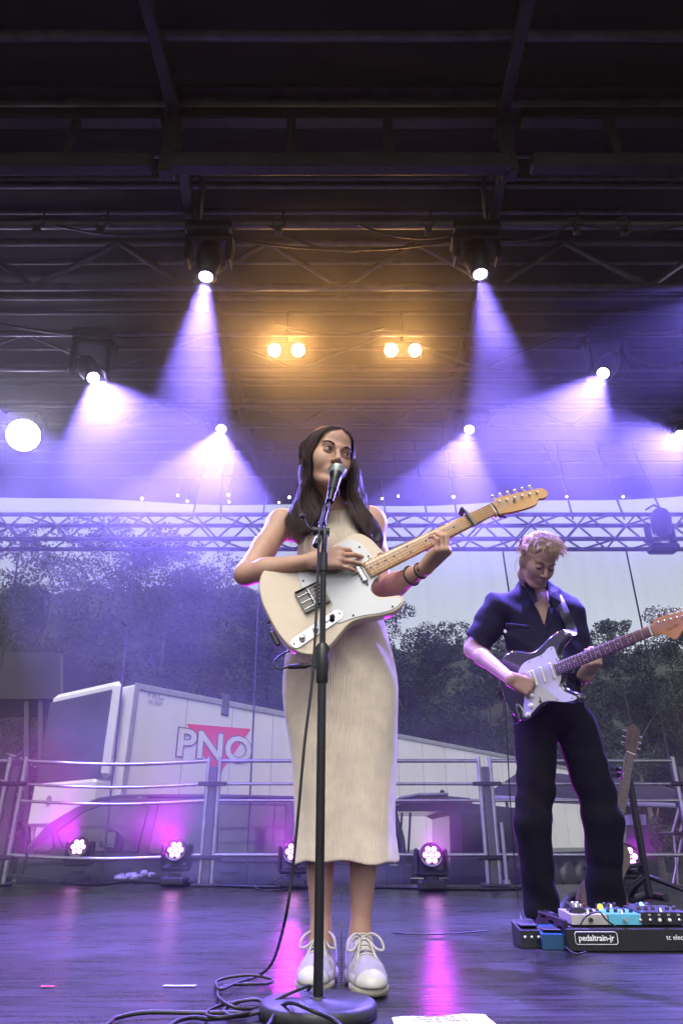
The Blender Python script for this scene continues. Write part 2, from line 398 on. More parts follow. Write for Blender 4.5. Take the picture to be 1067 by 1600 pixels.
# ---------------------------------------------------------------- roof skin
ZR = 5.0
roofm = mat('roof_tarpaulin', (.004, .0036, .0036), .75, 0, .35, 1.2, .3, 6)
mb = MB(); nx, ny = 40, 24; vs = []
for j in range(ny + 1):
    for i in range(nx + 1):
        x = -9 + 18 * i / nx; y = .7 + 8.0 * j / ny
        z = ZR + .03 * math.sin(y * 5) - (.12 * max(0, (y - 7.6)) ** 1.5 if y > 7.6 else 0) + .02 * math.sin(x * 2.1 + y)
        if j == ny: z -= .1 + .10 * math.cos(x * .42)
        vs.append((x, y, z))
mb.add(vs, [(j * (nx + 1) + i, j * (nx + 1) + i + 1, (j + 1) * (nx + 1) + i + 1, (j + 1) * (nx + 1) + i) for j in range(ny) for i in range(nx)], True)
mb.add([(v[0], v[1], v[2] + .05) for v in vs], [(j * (nx + 1) + i, (j + 1) * (nx + 1) + i, (j + 1) * (nx + 1) + i + 1, j * (nx + 1) + i + 1) for j in range(ny) for i in range(nx)], True)
tag(mb.build('stage_roof', roofm), kind='structure')
# rear fascia band of the roof, hanging a little below
# ---------------------------------------------------------------- purlins
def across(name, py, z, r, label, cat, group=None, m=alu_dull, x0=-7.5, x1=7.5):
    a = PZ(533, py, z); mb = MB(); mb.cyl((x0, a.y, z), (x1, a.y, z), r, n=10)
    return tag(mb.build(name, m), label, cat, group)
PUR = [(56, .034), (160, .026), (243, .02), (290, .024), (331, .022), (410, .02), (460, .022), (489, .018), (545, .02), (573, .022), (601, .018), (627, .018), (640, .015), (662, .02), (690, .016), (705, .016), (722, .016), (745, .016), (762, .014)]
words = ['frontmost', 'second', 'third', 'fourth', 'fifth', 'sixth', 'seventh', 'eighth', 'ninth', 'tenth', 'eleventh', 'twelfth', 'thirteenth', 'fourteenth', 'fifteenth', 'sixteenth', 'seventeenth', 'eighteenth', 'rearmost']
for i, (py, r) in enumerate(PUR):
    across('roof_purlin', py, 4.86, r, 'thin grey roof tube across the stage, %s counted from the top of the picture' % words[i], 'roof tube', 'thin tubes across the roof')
# ---------------------------------------------------------------- rafters
def rafter(side, upper, lower, label):
    o = empty('roof_rafter', PZ(*upper[0], 4.78), label, 'rafter', 'rafters of the roof')
    for j, pts in enumerate((upper, lower)):
        a, b = PZ(*pts[0], 4.78), PZ(*pts[1], 4.78 if j == 0 else 4.62); x, y, z = frame(b - a)
        mb = MB(); mb.box((a + b) / 2, (.075, .10, (b - a).length), (x, y, z), .008); mb.build('rafter_arm', beam_grey, o)
    a = PZ(*upper[1], 4.78); mb = MB(); mb.box((a.x, a.y + .06, 4.52), (.1, .10, .62), bev=.01)
    mb.cyl((a.x - .07, a.y + .06, 4.62), (a.x + .07, a.y + .06, 4.62), .025); mb.build('hinge_plate', beam_grey, o)
    a, b = PZ(*lower[0], 4.62), PZ(*lower[1], 4.62); q = b - a
    for k in range(5):
        mb = MB(); c = a + q * (.05 + .2 * k); mb.cyl(c + Vector((0, 0, -.03)), c + Vector((0, 0, .22)), .018, n=8); mb.build('strut', beam_grey, o)
rafter(-1, ((214, -60), (272, 172)), ((300, 350), (403, 730)), 'long dark roof rafter running away on the left, over the singer')
rafter(1, ((838, -60), (785, 172)), ((770, 340), (690, 700)), 'long dark roof rafter running away on the right, over the guitarist')
for s_, a_, b_ in ((-1, (284, 250), (300, 352)), (1, (788, 250), (770, 345))):
    a, b = PZ(*a_, 4.3), PZ(*b_, 4.55); x, y, z = frame(b - a); mb = MB(); mb.box((a + b) / 2, (.07, .07, (b - a).length), (x, y, z), .008)
    mb.tube([a + Vector((s_ * -.06, .05, .1)), (a + b) / 2 + Vector((s_ * -.1, 0, .1)), b + Vector((s_ * -.05, 0, .05))], .02)
    tag(mb.build('roof_brace', beam_grey), 'short slanted roof brace behind the %s end of the ladder beam' % ('left' if s_ < 0 else 'right'), 'brace')
# ---------------------------------------------------------------- ladder beams
def ladder(x0, x1, label, studs, parts=True):
    yb = PZ(533, 258, 4.26).y; o = empty('ladder_beam', (x0, yb, 4.2), label, 'beam', 'ladder beams under the front of the roof')
    yt = PZ(533, 187, 4.74).y
    mb = MB(); mb.box(((x0 + x1) / 2, yb, 4.27), (x1 - x0, .09, .12), bev=.012); mb.build('bottom_chord', beam_grey, o)
    mb = MB(); mb.box(((x0 + x1) / 2, yt, 4.76), (x1 - x0, .09, .11), bev=.012); mb.build('top_chord', beam_grey, o)
    for px in studs:
        a = P(px, 245, yb); mb = MB(); mb.box((a.x, (yb + yt) / 2, 4.515), (.06, .05, .38), bev=.005); mb.build('rung', beam_grey, o)
XL, XR = P(281, 258, 3.3).x, P(786, 258, 3.3).x
ladder(XL + .06, XR - .06, 'middle ladder beam of grey box tube above the singer, between the rafters', (453, 608))
ladder(-7.5, XL - .06, 'left ladder beam of grey box tube, left of the left rafter', (105,))
ladder(XR + .06, 7.5, 'right ladder beam of grey box tube, right of the right rafter', (965,))
a = PZ(533, 150, 4.9); mb = MB(); mb.box((0, a.y, 4.9), (15, .14, .04)); tag(mb.build('roof_rail', beam_grey), 'flat dark roof rail just in front of the ladder beams', 'roof rail')
# ---------------------------------------------------------------- box trusses
def truss(name, x0, x1, y0, y1, z0, z1, r, seg, m, label, group, faces=(0, 1, 2, 3), rd=None, flat=None):
    o = empty(name, (x0, y0, z0), label, 'truss', group); rd = rd or r * .55
    for y, z in ((y0, z0), (y1, z0), (y0, z1), (y1, z1)):
        mb = MB(); mb.cyl((x0, y, z), (x1, y, z), r, n=10); mb.build('chord', m, o)
    n = max(1, round((x1 - x0) / seg)); dx = (x1 - x0) / n
    for k, (a, b) in enumerate((((y0, z0), (y0, z1)), ((y1, z0), (y1, z1)), ((y0, z0), (y1, z0)), ((y0, z1), (y1, z1)))):
        if k not in faces: continue
        mb = MB()
        for i in range(n):
            p, q = (a, b) if (i % 2 == 0) else (b, a)
            mb.cyl((x0 + i * dx, *p), (x0 + (i + 1) * dx, *q), rd, n=6, caps=False)
        mb.build('lacing', m, o)
    return o
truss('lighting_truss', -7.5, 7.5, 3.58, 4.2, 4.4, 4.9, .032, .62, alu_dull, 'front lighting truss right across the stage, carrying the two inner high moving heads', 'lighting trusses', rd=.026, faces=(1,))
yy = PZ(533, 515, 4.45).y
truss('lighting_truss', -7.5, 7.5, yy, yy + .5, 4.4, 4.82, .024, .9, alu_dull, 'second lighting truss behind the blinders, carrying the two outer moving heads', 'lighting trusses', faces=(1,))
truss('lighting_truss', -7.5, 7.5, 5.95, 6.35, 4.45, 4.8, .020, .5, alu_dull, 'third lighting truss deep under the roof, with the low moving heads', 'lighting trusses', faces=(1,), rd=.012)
# rear truss over the backdrop
rear_m = mat('rear_truss_metal', (.2, .2, .21), .45, .7, .2, 12)
yr = 6.9; zb = P(533, 842, yr).z; zt = P(533, 804, yr).z
truss('rear_truss', -7.4, 7.4, yr, yr + (zt - zb), zb, zt, .025, (zt - zb) * .92, rear_m, 'square aluminium truss across the back of the stage, above the barriers', None, rd=.012)
# hangers from the roof to the rear truss, each with a small bulb on top
hang = [(222, 779), (278, 774), (293, 783), (357, 773), (358, 784), (436, 785), (452, 777), (597, 779), (622, 775), (708, 776), (885, 776), (973, 776)]
gl = emit('lit_bulb', (1, .96, .85), 9)
for i, (px, py) in enumerate(hang):
    a = P(px, py, yr + .1); tgt = P(px + (9 if i % 2 else -3), 806, yr + .1)
    o = empty('festoon_bulb', a, 'tiny lit bulb above the rear truss, %s from the left' % ['first', 'second', 'third', 'fourth', 'fifth', 'sixth', 'seventh', 'eighth', 'ninth', 'tenth', 'eleventh', 'last'][i], 'bulb', 'small bulbs above the rear truss')
    mb = MB(); mb.ball(a, .012 if i % 3 else .016, 10); mb.build('bulb_glass', gl, o)
    mb = MB(); mb.cyl(a + Vector((0, 0, .006)), a + Vector((0, 0, .05)), .011, n=8); mb.tube([a + Vector((0, 0, .05)), a + Vector((0, .1, .22)), (a.x, 7.5, 4.9)], .004, 5); mb.build('bulb_holder', black, o)
for i, px in enumerate((302, 346, 411, 603, 667, 713, 893, 973, 1035)):
    a = P(px, 800, yr + .12); b = a + Vector((random.Random(i).uniform(-.12, .05), .25, 1.1)); b.z = 4.82
    mb = MB(); mb.cyl((a.x, a.y, zt), b, .012, n=8); tag(mb.build('hanger_rod', rear_m), 'thin rod holding the rear truss up to the roof, %s from the left' % words[i].replace('frontmost', 'first'), 'hanger rod', 'rods between rear truss and roof')
# ---------------------------------------------------------------- cables slung under the roof
def sag(a, b, s, n=10): return [a.lerp(b, i / n) - Vector((0, 0, s * 4 * (i / n) * (1 - i / n))) for i in range(n + 1)]
for i, (p, q, z, s_, lab) in enumerate((((90, 352), (300, 358), 4.36, .08, 'black cable sagging left of the left inner moving head'), ((560, 350), (730, 360), 4.37, .11, 'thin cable sagging right of the middle of the front truss'), ((900, 350), (1067, 352), 4.37, .06, 'thin cable at the right end of the front truss'), ((430, 505), (600, 512), 4.36, .10, 'black cable drooping between the two orange blinders'), ((355, 372), (735, 372), 4.38, .12, 'black cable slung between the two inner high moving heads'), ((420, 352), (560, 392), 4.36, .08, 'loose black cable hanging by the middle of the front truss'),
        ((0, 505), (330, 520), 4.36, .1, 'black cable drooping under the second truss at the left'), ((850, 498), (1067, 520), 4.36, .09, 'black cable drooping under the second truss at the right'),
        ((780, 375), (900, 345), 4.38, .07, 'short black cable right of the right inner moving head'))):
    a, b = PZ(*p, z), PZ(*q, z); mb = MB(); mb.tube(sag(a, b, s_), .009, 6); tag(mb.build('truss_cable', rubber), lab, 'cable', 'cables along the trusses')
for i, px in enumerate((160, 436, 668, 898, 972, 60)):
    a = PZ(px, 348, 4.4); mb = MB(); mb.tube([a + Vector((.045 * math.cos(t), 0, .045 * math.sin(t))).lerp(Vector(), 0) + Vector((0, .0, 0)) for t in [2 * math.pi * k / 12 for k in range(12)]], .012, 6, closed=True); mb.box(a + Vector((0, 0, -.08)), (.05, .05, .07), bev=.01); mb.cyl(a + Vector((.02, 0, -.04)), a + Vector((.03, 0, .12)), .008, n=6)
    tag(mb.build('pipe_clamp', steel_dark), 'dark clamp on the front truss pipe, %s' % ['above the left outer lamp', 'above the left twin blinder', 'just left of the right inner moving head', 'right of the right inner moving head', 'far right of the front truss', 'near the left edge'][i], 'clamp', 'clamps on the front truss')
# ---------------------------------------------------------------- moving heads of the roof
PURP = (.24, .17, 1.0)
lens_p = emit('purple_lens', (.72, .62, 1), 45); lens_glare = emit('purple_lens_glare', (.78, .72, 1), 60)
def hanging_head(px, py, Y, target, label, watts, ang, color=PURP, big=False, blend=.18, lit=True, clamp_z=4.42):
    a = P(px, py, Y); tg = Vector(target); d = (tg - a).normalized()
    o = empty('moving_head', (a.x, a.y, a.z), label, 'moving head', 'moving heads hung under the roof')
    piv = a - d * .17
    mb = MB(); mb.lathe(piv - d * .13, [(0, .05), (.02, .13), (.16, .175), (.30, .175)] if big else [(0, .045), (.02, .08), (.16, .095), (.24, .075), (.285, .06), (.3, .056)], d, 20); mb.lathe(piv + d * .15, [(0, .07), (.018, .072), (.019, .056)] if not big else [(0, .175), (.018, .178), (.019, .165)], d, 20); mb.build('head', black, o)
    x = Vector((1, 0, 0)) if abs(d.x) < .8 else Vector((0, 1, 0)); x = (x - d * x.dot(d)).normalized()
    up = Vector((0, 0, 1)); top = Vector((piv.x, piv.y, clamp_z - .12)); mb = MB(); hx = Vector((x.x, x.y, 0)).normalized()
    for s_ in (-1, 1):
        c = piv + hx * (s_ * .15); mb.box((c + Vector((c.x, c.y, top.z))) / 2, (.045, .12, abs(top.z - c.z) + .1), (hx, up.cross(hx), up), .012)
    mb.box(top, (.36, .14, .05), (hx, up.cross(hx), up), .012); mb.build('yoke', black, o)
    mb = MB(); mb.box(top + Vector((0, 0, .07)), (.34, .26, .1), bev=.02)
    for s_ in (-1, 1): mb.lathe(top + Vector((s_ * .1, -.03, .14)), [(0, .035), (.06, .035)], (0, 1, 0), 12)
    mb.build('base_box', black, o)
    if lit:
        mb = MB(); mb.lathe(a + d * .002, [(0, .001), (.001, .048), (.004, .04), (.012, .001)] if not big else [(0, .001), (.001, .16), (.02, .13), (.04, .001)], d, 20, caps=False); mb.build('lens', lens_glare if big else lens_p, o)
        rig_spot('moving_head_beam', a + d * .02, tg, watts, color, ang, blend, .04)
    return o
HAZE_D = .0012; SMOKE_D = .065
def tgt(px, py, Y, px2, py2, Y2): return P(px2, py2, Y2)
hanging_head(322, 432, 3.65, P(296, 640, 3.6), 'inner high moving head on the left, its narrow purple beam pointing down', 3800, 25)
hanging_head(750, 428, 3.65, P(792, 640, 3.6), 'inner high moving head on the right, its narrow purple beam pointing down', 3800, 25)
hanging_head(146, 590, 4.75, P(215, 740, 4.2), 'outer moving head on the left, beam spreading down to the right', 1900, 44)
hanging_head(942, 583, 4.75, P(855, 720, 4.2), 'outer moving head on the right, beam spreading down to the left', 2500, 38)
hanging_head(346, 670, 6.0, P(320, 800, 5.4), 'low moving head above the singer\'s left, beam spreading below it', 2000, 50)
hanging_head(733, 671, 6.0, P(698, 800, 5.4), 'low moving head right of the singer, beam spreading below it', 1900, 42)
hanging_head(1062, 680, 6.0, P(985, 760, 5.3), 'low moving head at the right edge of the picture', 2100, 46)
hanging_head(37, 680, 6.0, P(200, 378, .2), 'moving head at the left edge blazing straight at the viewer', 1500, 70, big=True)  # lens oversized: the glowing disc stands in for the lamp's glare
hanging_head(1150, 440, 4.3, P(860, 650, 3.8), 'moving head just outside the right edge', 1300, 34)
hanging_head(-150, 560, 4.75, P(230, 960, 6.2), 'unseen moving head beyond the left edge, tinting the left haze violet', 3300, 46)  # unseen head, aimed and powered to wash the left haze violet
# warm blinders
warm = emit('warm_lamp', (1, .66, .27), 60)
for i, (x0, x1, lab) in enumerate(((429, 466, 'left twin warm blinder lamp glowing orange under the roof'), (611, 648, 'right twin warm blinder lamp glowing orange under the roof'))):
    Yb = 4.9; a, b = P(x0, 547, Yb), P(x1, 547, Yb); c = (a + b) / 2; d = (Vector((0, 0.3, 1.2)) - c).normalized()
    o = empty('blinder_lamp', c, lab, 'blinder', 'twin warm blinders')
    mb = MB(); hx = Vector((1, 0, 0)); uz = hx.cross(d).normalized(); mb.box(c - d * .06, (.34, .15, .1), (hx, uz, d), .02); mb.build('housing', black, o)
    for q in (a, b):
        mb = MB(); mb.lathe(q - d * .01, [(0, .001), (.001, .057), (.012, .048), (.022, .001)], d, 18, caps=False); mb.build('lens', warm, o)
        rig_spot('blinder_light', q + d * .03, q + d, 110, (1, .46, .11), 84, 1, .05)
    mb = MB(); mb.cyl(c + Vector((0, 0, .05)), c + Vector((0, .0, .45)), .015); mb.build('bracket', black, o)
# ---------------------------------------------------------------- floor wash heads
cell = emit('wash_cell', (1, .36, 1), 6.5)
MAG = (.75, .02, 1.0)
ringm = mat('grey_ring', (.25, .25, .26), .4, .1, .1)
def wash_head(px, py, pyb, label, lit=True, watts=330, yaw=0, tilt=16.5, Y=None):
    base = PZ(px, pyb, 0); Y = base.y; c = P(px, py, Y)
    o = empty('wash_head', (base.x, base.y, 0), label, 'wash light', 'moving wash lights along the back of the stage')
    mb = MB(); mb.box((base.x, base.y, .04), (.21, .2, .07), bev=.015); mb.box((base.x, base.y - .102, .04), (.1, .006, .03)); mb.cyl((base.x, base.y, .07), (base.x, base.y, .1), .06, n=20); mb.build('base_box', black, o)
    d = (Vector((math.sin(R(yaw)), -math.cos(R(yaw)), math.tan(R(tilt))))).normalized()
    hx = Vector((math.cos(R(yaw)), math.sin(R(yaw)), 0)); cz = c.z; piv = Vector((base.x, base.y, cz))
    mb = MB()
    for s_ in (-1, 1): mb.box(piv + hx * (s_ * .112) + Vector((0, 0, -.03)), (.035, .11, .2), (hx, Vector((-hx.y, hx.x, 0)), Vector((0, 0, 1))), .02)
    mb.box((base.x, base.y, max(.12, cz - .12)), (.25, .11, .05), (hx, Vector((-hx.y, hx.x, 0)), Vector((0, 0, 1))), .02); mb.build('yoke', black, o)
    mb = MB(); mb.lathe(piv - d * .1, [(0, .05), (.02, .08), (.12, .092), (.17, .092), (.172, .076), (.165, .076)], d, 24); mb.build('head', black, o)
    uz = hx.cross(d).normalized(); uz = uz if uz.z > 0 else -uz; f = piv + d * .072
    mb = MB(); mb.tube([f + d * .006 + (hx * math.cos(t) + uz * math.sin(t)) * .084 for t in [R(200 + 140 * k / 14) for k in range(15)]], [.004 + .005 * math.sin(math.pi * k / 14) for k in range(15)], 6); mb.build('trim_ring', ringm, o)
    for k in range(7):
        q = f if k == 0 else f + (hx * math.cos(R(60 * k)) + uz * math.sin(R(60 * k))) * .0465
        mb = MB(); mb.lathe(q, [(0, .0195), (.004, .019), (.009, .012), (.010, .001)], d, 14, caps=False); mb.build('lens_cell', cell if lit else black, o)
    if lit: rig_spot('wash_beam', f + d * .03, f + d, watts, MAG, 46, 1, .06)
    return o
wash_head(118, 1327, 1380, 'lit magenta wash light left of the van mirror, first from the left')
wash_head(272, 1332, 1385, 'lit magenta wash light in front of the van\'s door, second from the left')
wash_head(458, 1335, 1388, 'wash light hidden behind the singer\'s skirt')
wash_head(675, 1340, 1392, 'lit magenta wash light between singer and guitarist')
wash_head(985, 1343, 1398, 'lit magenta wash light half hidden behind the guitarist\'s legs')
wash_head(-5, 1330, 1380, 'wash light cut by the left edge, turned sideways', lit=False, yaw=70)
# ---------------------------------------------------------------- haze
hz = bpy.data.materials.new('haze_air'); hz.use_nodes = True; nt = hz.node_tree; nt.nodes.remove(nt.nodes['Principled BSDF'])
pv = nt.nodes.new('ShaderNodeVolumePrincipled'); pv.inputs['Color'].default_value = (.9, .9, .95, 1); pv.inputs['Density'].default_value = HAZE_D; pv.inputs['Anisotropy'].default_value = .35
nt.links.new(pv.outputs[0], nt.nodes['Material Output'].inputs['Volume'])
mb = MB(); mb.box((0, 28, 7.6), (104, 61, 20)); h = mb.build('haze', hz); tag(h, kind='stuff')

sm = bpy.data.materials.new('stage_smoke'); sm.use_nodes = True; nt = sm.node_tree; nt.nodes.remove(nt.nodes['Principled BSDF']); L_ = nt.links.new
def _n(t, **k):
    n = nt.nodes.new(t)
    for a, b in k.items(): setattr(n, a, b)
    return n
def _m(op, a, b):
    n = _n('ShaderNodeMath', operation=op)
    for i, v in enumerate((a, b)):
        if isinstance(v, (int, float)): n.inputs[i].default_value = v
        else: L_(v, n.inputs[i])
    return n.outputs[0]
def _r(v, a, b, c, d):
    n = _n('ShaderNodeMapRange', interpolation_type='SMOOTHSTEP'); L_(v, n.inputs[0])
    for i, q in enumerate((a, b, c, d)): n.inputs[i + 1].default_value = q
    return n.outputs[0]
pv = _n('ShaderNodeVolumePrincipled'); pv.inputs['Color'].default_value = (.93, .93, .96, 1); pv.inputs['Anisotropy'].default_value = .3
tc = _n('ShaderNodeTexCoord'); sx = _n('ShaderNodeSeparateXYZ'); L_(tc.outputs['Object'], sx.inputs[0]); no = _n('ShaderNodeTexNoise'); no.inputs['Scale'].default_value = 1.3; no.inputs['Detail'].default_value = 3; L_(tc.outputs['Object'], no.inputs['Vector'])
hi = _m('MULTIPLY', _r(sx.outputs[2], 1.9, 2.8, 0, 1), _r(sx.outputs[1], 3.2, 3.8, .2, 1))
mid = _m('MULTIPLY', _r(sx.outputs[1], 4.4, 5.6, 0, .6), _r(sx.outputs[0], -1.8, .8, 1, .05))
low = _m('MULTIPLY', _r(sx.outputs[1], 5.2, 6.2, 0, 1.7), _r(sx.outputs[2], .9, 1.7, 1, 0))
d = _m('ADD', _m('MAXIMUM', hi, mid), _m('MULTIPLY', low, _r(no.outputs[0], .4, .62, 0, 1)))
d = _m('MULTIPLY', d, _r(sx.outputs[0], -1.5, 2.5, 1.15, .6)); d = _m('MULTIPLY', d, _r(no.outputs[0], .35, .65, .35, 1.5)); d = _m('MULTIPLY', d, SMOKE_D)
L_(d, pv.inputs['Density']); L_(pv.outputs[0], nt.nodes['Material Output'].inputs['Volume'])
mb = MB(); mb.box((0, 5.25, 2.42), (14, 4.1, 4.7)); tag(mb.build('smoke', sm), kind='stuff')
SC.cycles.volume_step_rate = 1.0; SC.cycles.volume_max_steps = 64
# ================================================================ people
def V3(p): return np.array([p[0], p[1], p[2]], float)
def nrm(v): v = V3(v); return v / np.linalg.norm(v)
def orth(d, n): d = nrm(d); n = V3(n) - d * float(np.dot(V3(n), d)); return d, nrm(n)
def rot_to(d, n, deg): a = R(deg); return nrm(d * math.cos(a) + n * math.sin(a)), nrm(n * math.cos(a) - d * math.sin(a))
def make_hand(wrist, d, n, left, curls, spread=(6, 1, -4, -9), thumb=(.6, .5, .35), size=1.0, tbend=20, fore=None, rw=.021):
    """prims of a hand: palm, four fingers with three joints each, thumb; d towards the fingers, n out of the palm"""
    d, n = orth(d, n); s = np.cross(n, d) if left else np.cross(d, n); w = V3(wrist); k = size; pr = []; nails = []
    mcp_off = [(.088, .029), (.092, .0095), (.087, -.0105), (.078, -.029)]
    seg = [(.041, .024, .019), (.045, .028, .020), (.042, .026, .020), (.033, .019, .018)]
    rad = [(.0098, .0084, .0076, .0064), (.0098, .0085, .0077, .0064), (.0095, .0082, .0074, .0062), (.0086, .0074, .0067, .0056)]
    for (a, b) in mcp_off:
        m = w + d * (a * k) + s * (b * k)
        pr.append(('c', w + s * (b * k * .62), m - n * .002, .0145 * k, .0115 * k, .012, None))
    pr.append(('c', w + d * .03 * k + s * .02 * k + n * .006, w + d * .06 * k + s * .022 * k + n * .006, .015 * k, .013 * k, .012, None))
    pr.append(('c', w + d * .03 * k - s * .02 * k + n * .005, w + d * .06 * k - s * .024 * k + n * .005, .013 * k, .012 * k, .012, None))
    for i, (a, b) in enumerate(mcp_off):
        p = w + d * (a * k) + s * (b * k); sp = R(spread[i]); dd = nrm(d * math.cos(sp) + s * math.sin(sp)); nn = n
        for j in range(3):
            dd, nn = rot_to(dd, nn, curls[i][j]); q = p + dd * seg[i][j] * k
            pr.append(('c', p, q, rad[i][j] * k, rad[i][j + 1] * k, .004 if j else .007, None)); p0 = p; p = q
        nails.append((p - nn * rad[i][3] * k * .78 - dd * .004, dd, nn, rad[i][3] * k))
    t0 = w + d * .022 * k + s * .02 * k + n * .008; td = nrm(d * thumb[0] + s * thumb[1] + n * thumb[2])
    tn = nrm(np.cross(td, np.cross(d, td)) * 1.0) if np.linalg.norm(np.cross(d, td)) > .05 else n
    p = t0
    for j, (L, r0, r1) in enumerate(((.042, .0145, .0105), (.032, .0105, .0095), (.026, .0095, .007))):
        if j: td, tn = rot_to(td, tn, tbend)
        q = p + td * L * k; pr.append(('c', p, q, r0 * k, r1 * k, .008 if j == 0 else .004, None)); p = q
    nails.append((p - nrm(np.cross(tn, td)) * 0 - tn * .0055 * k, td, tn, .007 * k))
    if fore is not None: pr.append(('c', fore, w, fore_r(size), rw * k, .015, None))
    return pr, nails
def fore_r(k): return .03 * k
def run(s, prims, lim=None):
    for p in prims:
        if p[0] == 'c': s.cone(p[1], p[2], p[3], p[4], p[5], 'add', p[6])
        elif p[0] == 'x': s.cone(p[1], p[2], p[3], p[4], p[5], 'cut', p[6])
        elif p[0] == 'e': s.ell(p[1], p[2], p[3], p[4])
        elif p[0] == 'y': s.ell(p[1], p[2], p[3], p[4], 'cut')
def head_prims(o, M, k=1.0, male=False, eyes_down=False, neck_to=None, neck_r=.052, neck_off=(0, .03, -.085)):
    """o world place of the point between the ears at eye height; M 3x3 (columns right, back, up)"""
    M = np.array(M, float)
    def w(x, y, z): return V3(o) + M @ (np.array([x, y, z]) * k)
    e = lambda c, r, kk=.015, op='e': (op, w(*c), np.array(r) * k, M, kk)
    c = lambda a, b, ra, rb=None, kk=.012, op='c': (op, w(*a), w(*b), ra * k, (ra if rb is None else rb) * k, kk, None)
    jw = .054 if male else .042; P_ = []
    P_.append(e((0, .018, .036), (.073, .094, .074), .01)); P_.append(e((0, -.020, .026), (.061, .064, .066), .02))
    P_.append(e((0, -.03, -.04), (.051, .057, .066) if male else (.046, .056, .064), .02))
    for s in (-1, 1):
        P_.append(c((s * jw, .012, -.052), (s * (.03 if male else .022), -.062, -.094), .016 if male else .013, .014 if male else .011, .03))
        P_.append(e((s * .033, -.058, -.034), (.024, .024, .026), .03)); P_.append(e((s * .044, -.042, -.014), (.016, .022, .018), .03))
        P_.append(c((s * .06, -.02, .03), (s * .06, .0, -.03), .012, .012, .02))
    P_.append(e((0, -.07, -.100), (.021 if not male else .026, .018, .016), .022))
    P_.append(c((-.038, -.074, .022), (-.008, -.084, .016), .008, .009, .016)); P_.append(c((.038, -.074, .022), (.008, -.084, .016), .008, .009, .016))
    P_.append(e((0, -.062, .055), (.045, .026, .035), .02))
    # mouth mound
    P_.append(e((0, -.074, -.064), (.026, .017, .02), .015))
    # eye sockets
    for s in (-1, 1): P_.append(e((s * .031, -.092, .0), (.016, .012, .010), .012, 'y'))
    # nose
    P_.append(c((0, -.084, .012), (0, -.106, -.03), .006, .0088, .010)); P_.append(e((0, -.104, -.034), (.010, .010, .0085), .006))
    for s in (-1, 1):
        P_.append(e((s * .0115, -.096, -.037), (.0075, .0095, .0068), .005)); P_.append(e((s * .0062, -.104, -.0445), (.0036, .005, .004), .002, 'y'))
    # lids
    for s in (-1, 1):
        P_.append(e((s * .031, -.0765, .0), (.0142, .0122, .0124), .003))
        if eyes_down: P_.append(e((s * .031, -.0905, -.0045), (.0125, .006, .0018), .002, 'y'))
        else:
            P_.append(e((s * .031, -.0905, -.0004), (.0128, .0075, .0044), .002, 'y'))
            P_.append(c((s * .043, -.080, .0035), (s * .031, -.0895, .0072), .0014, .0018, .002)); P_.append(c((s * .031, -.0895, .0072), (s * .019, -.086, .0015), .0018, .0012, .002))
    # lips
    P_.append(c((-.020, -.083, -.066), (-.005, -.0925, -.0605), .0028, .0048, .004)); P_.append(c((.020, -.083, -.066), (.005, -.0925, -.0605), .0028, .0048, .004))
    P_.append(c((-.016, -.0845, -.070), (0, -.0915, -.0725), .0030, .0062, .004)); P_.append(c((.016, -.0845, -.070), (0, -.0915, -.0725), .0030, .0062, .004))
    P_.append(c((-.021, -.0885, -.0665), (0, -.1, -.0660), .0012, .0016, .002, 'x')); P_.append(c((.021, -.0885, -.0665), (0, -.1, -.0660), .0012, .0016, .002, 'x'))
    # ears
    for s in (-1, 1):
        P_.append(e((s * .076, .012, -.012), (.007, .018, .03), .006)); P_.append(e((s * .0835, .008, -.008), (.004, .011, .018), .003, 'y')); P_.append(e((s * .0745, .004, -.036), (.006, .008, .009), .006))
    a = w(*neck_off); b = neck_to if neck_to is not None else w(0, .05, -.2)
    P_.append(('c', a, b, neck_r * k, neck_r * 1.06 * k, .03, None))
    return P_
def head_extras(person, o, M, k, wloc, skin_m, brow_m, white_m, iris_m, look=(0, 0), eyes_down=False, brow=1.0):
    M = np.array(M, float)
    def w(x, y, z): return Vector(V3(o) + M @ (np.array([x, y, z]) * k))
    fw = Vector(M @ np.array([0, -1, 0])); ri = Vector(M[:, 0]); up = Vector(M[:, 2])
    for s in (-1, 1):
        c = w(s * .031, -.0768, 0); mb = MB(); mb.ball(c, .0119 * k, 20); e = mb.build('eye', white_m, person, wloc)
        d = (fw + ri * look[0] + up * look[1]).normalized(); mb = MB()
        mb.lathe(c + d * .0108 * k, [(0, .0064 * k), (.0009 * k, .0056 * k), (.0014 * k, .0022 * k), (.0015 * k, .0001)], d, 16, mi=0, caps=False)
        iris = mb.build('iris', iris_m, e, wloc)
        if not eyes_down:
            mb = MB(); mb.tube([w(s * .0445, -.0805, .0035), w(s * .040, -.0872, .0062), w(s * .031, -.0915, .0078), w(s * .023, -.0905, .0048), w(s * .0185, -.0865, .0005)], [.0006 * k, .0013 * k, .0013 * k, .0011 * k, .0004 * k], 5)
            mb.build('eyelash', brow_m, e, wloc)
        mb = MB()
        rnd = random.Random(3 + s)
        for i in range(int(90 * brow)):
            t = rnd.random(); zz = rnd.uniform(-1, 1)
            x = .014 + .034 * t; z = .0185 + .0075 * math.sin(math.pi * min(1, t * .8)) + zz * .0034 * (1 - .75 * t) * brow; y = -.0905 + .013 * t ** 1.8 - .001
            p = w(s * x, y - .0005, z); q = w(s * (x + .007), y + .0022 + .004 * t, z + .0015 - .002 * t)
            mb.tube([p, (p + q) / 2 + fw * .0008, q], [.0008 * k, .0008 * k, .0003 * k], 3, caps=False)
        mb.build('eyebrow', brow_m, person, wloc)
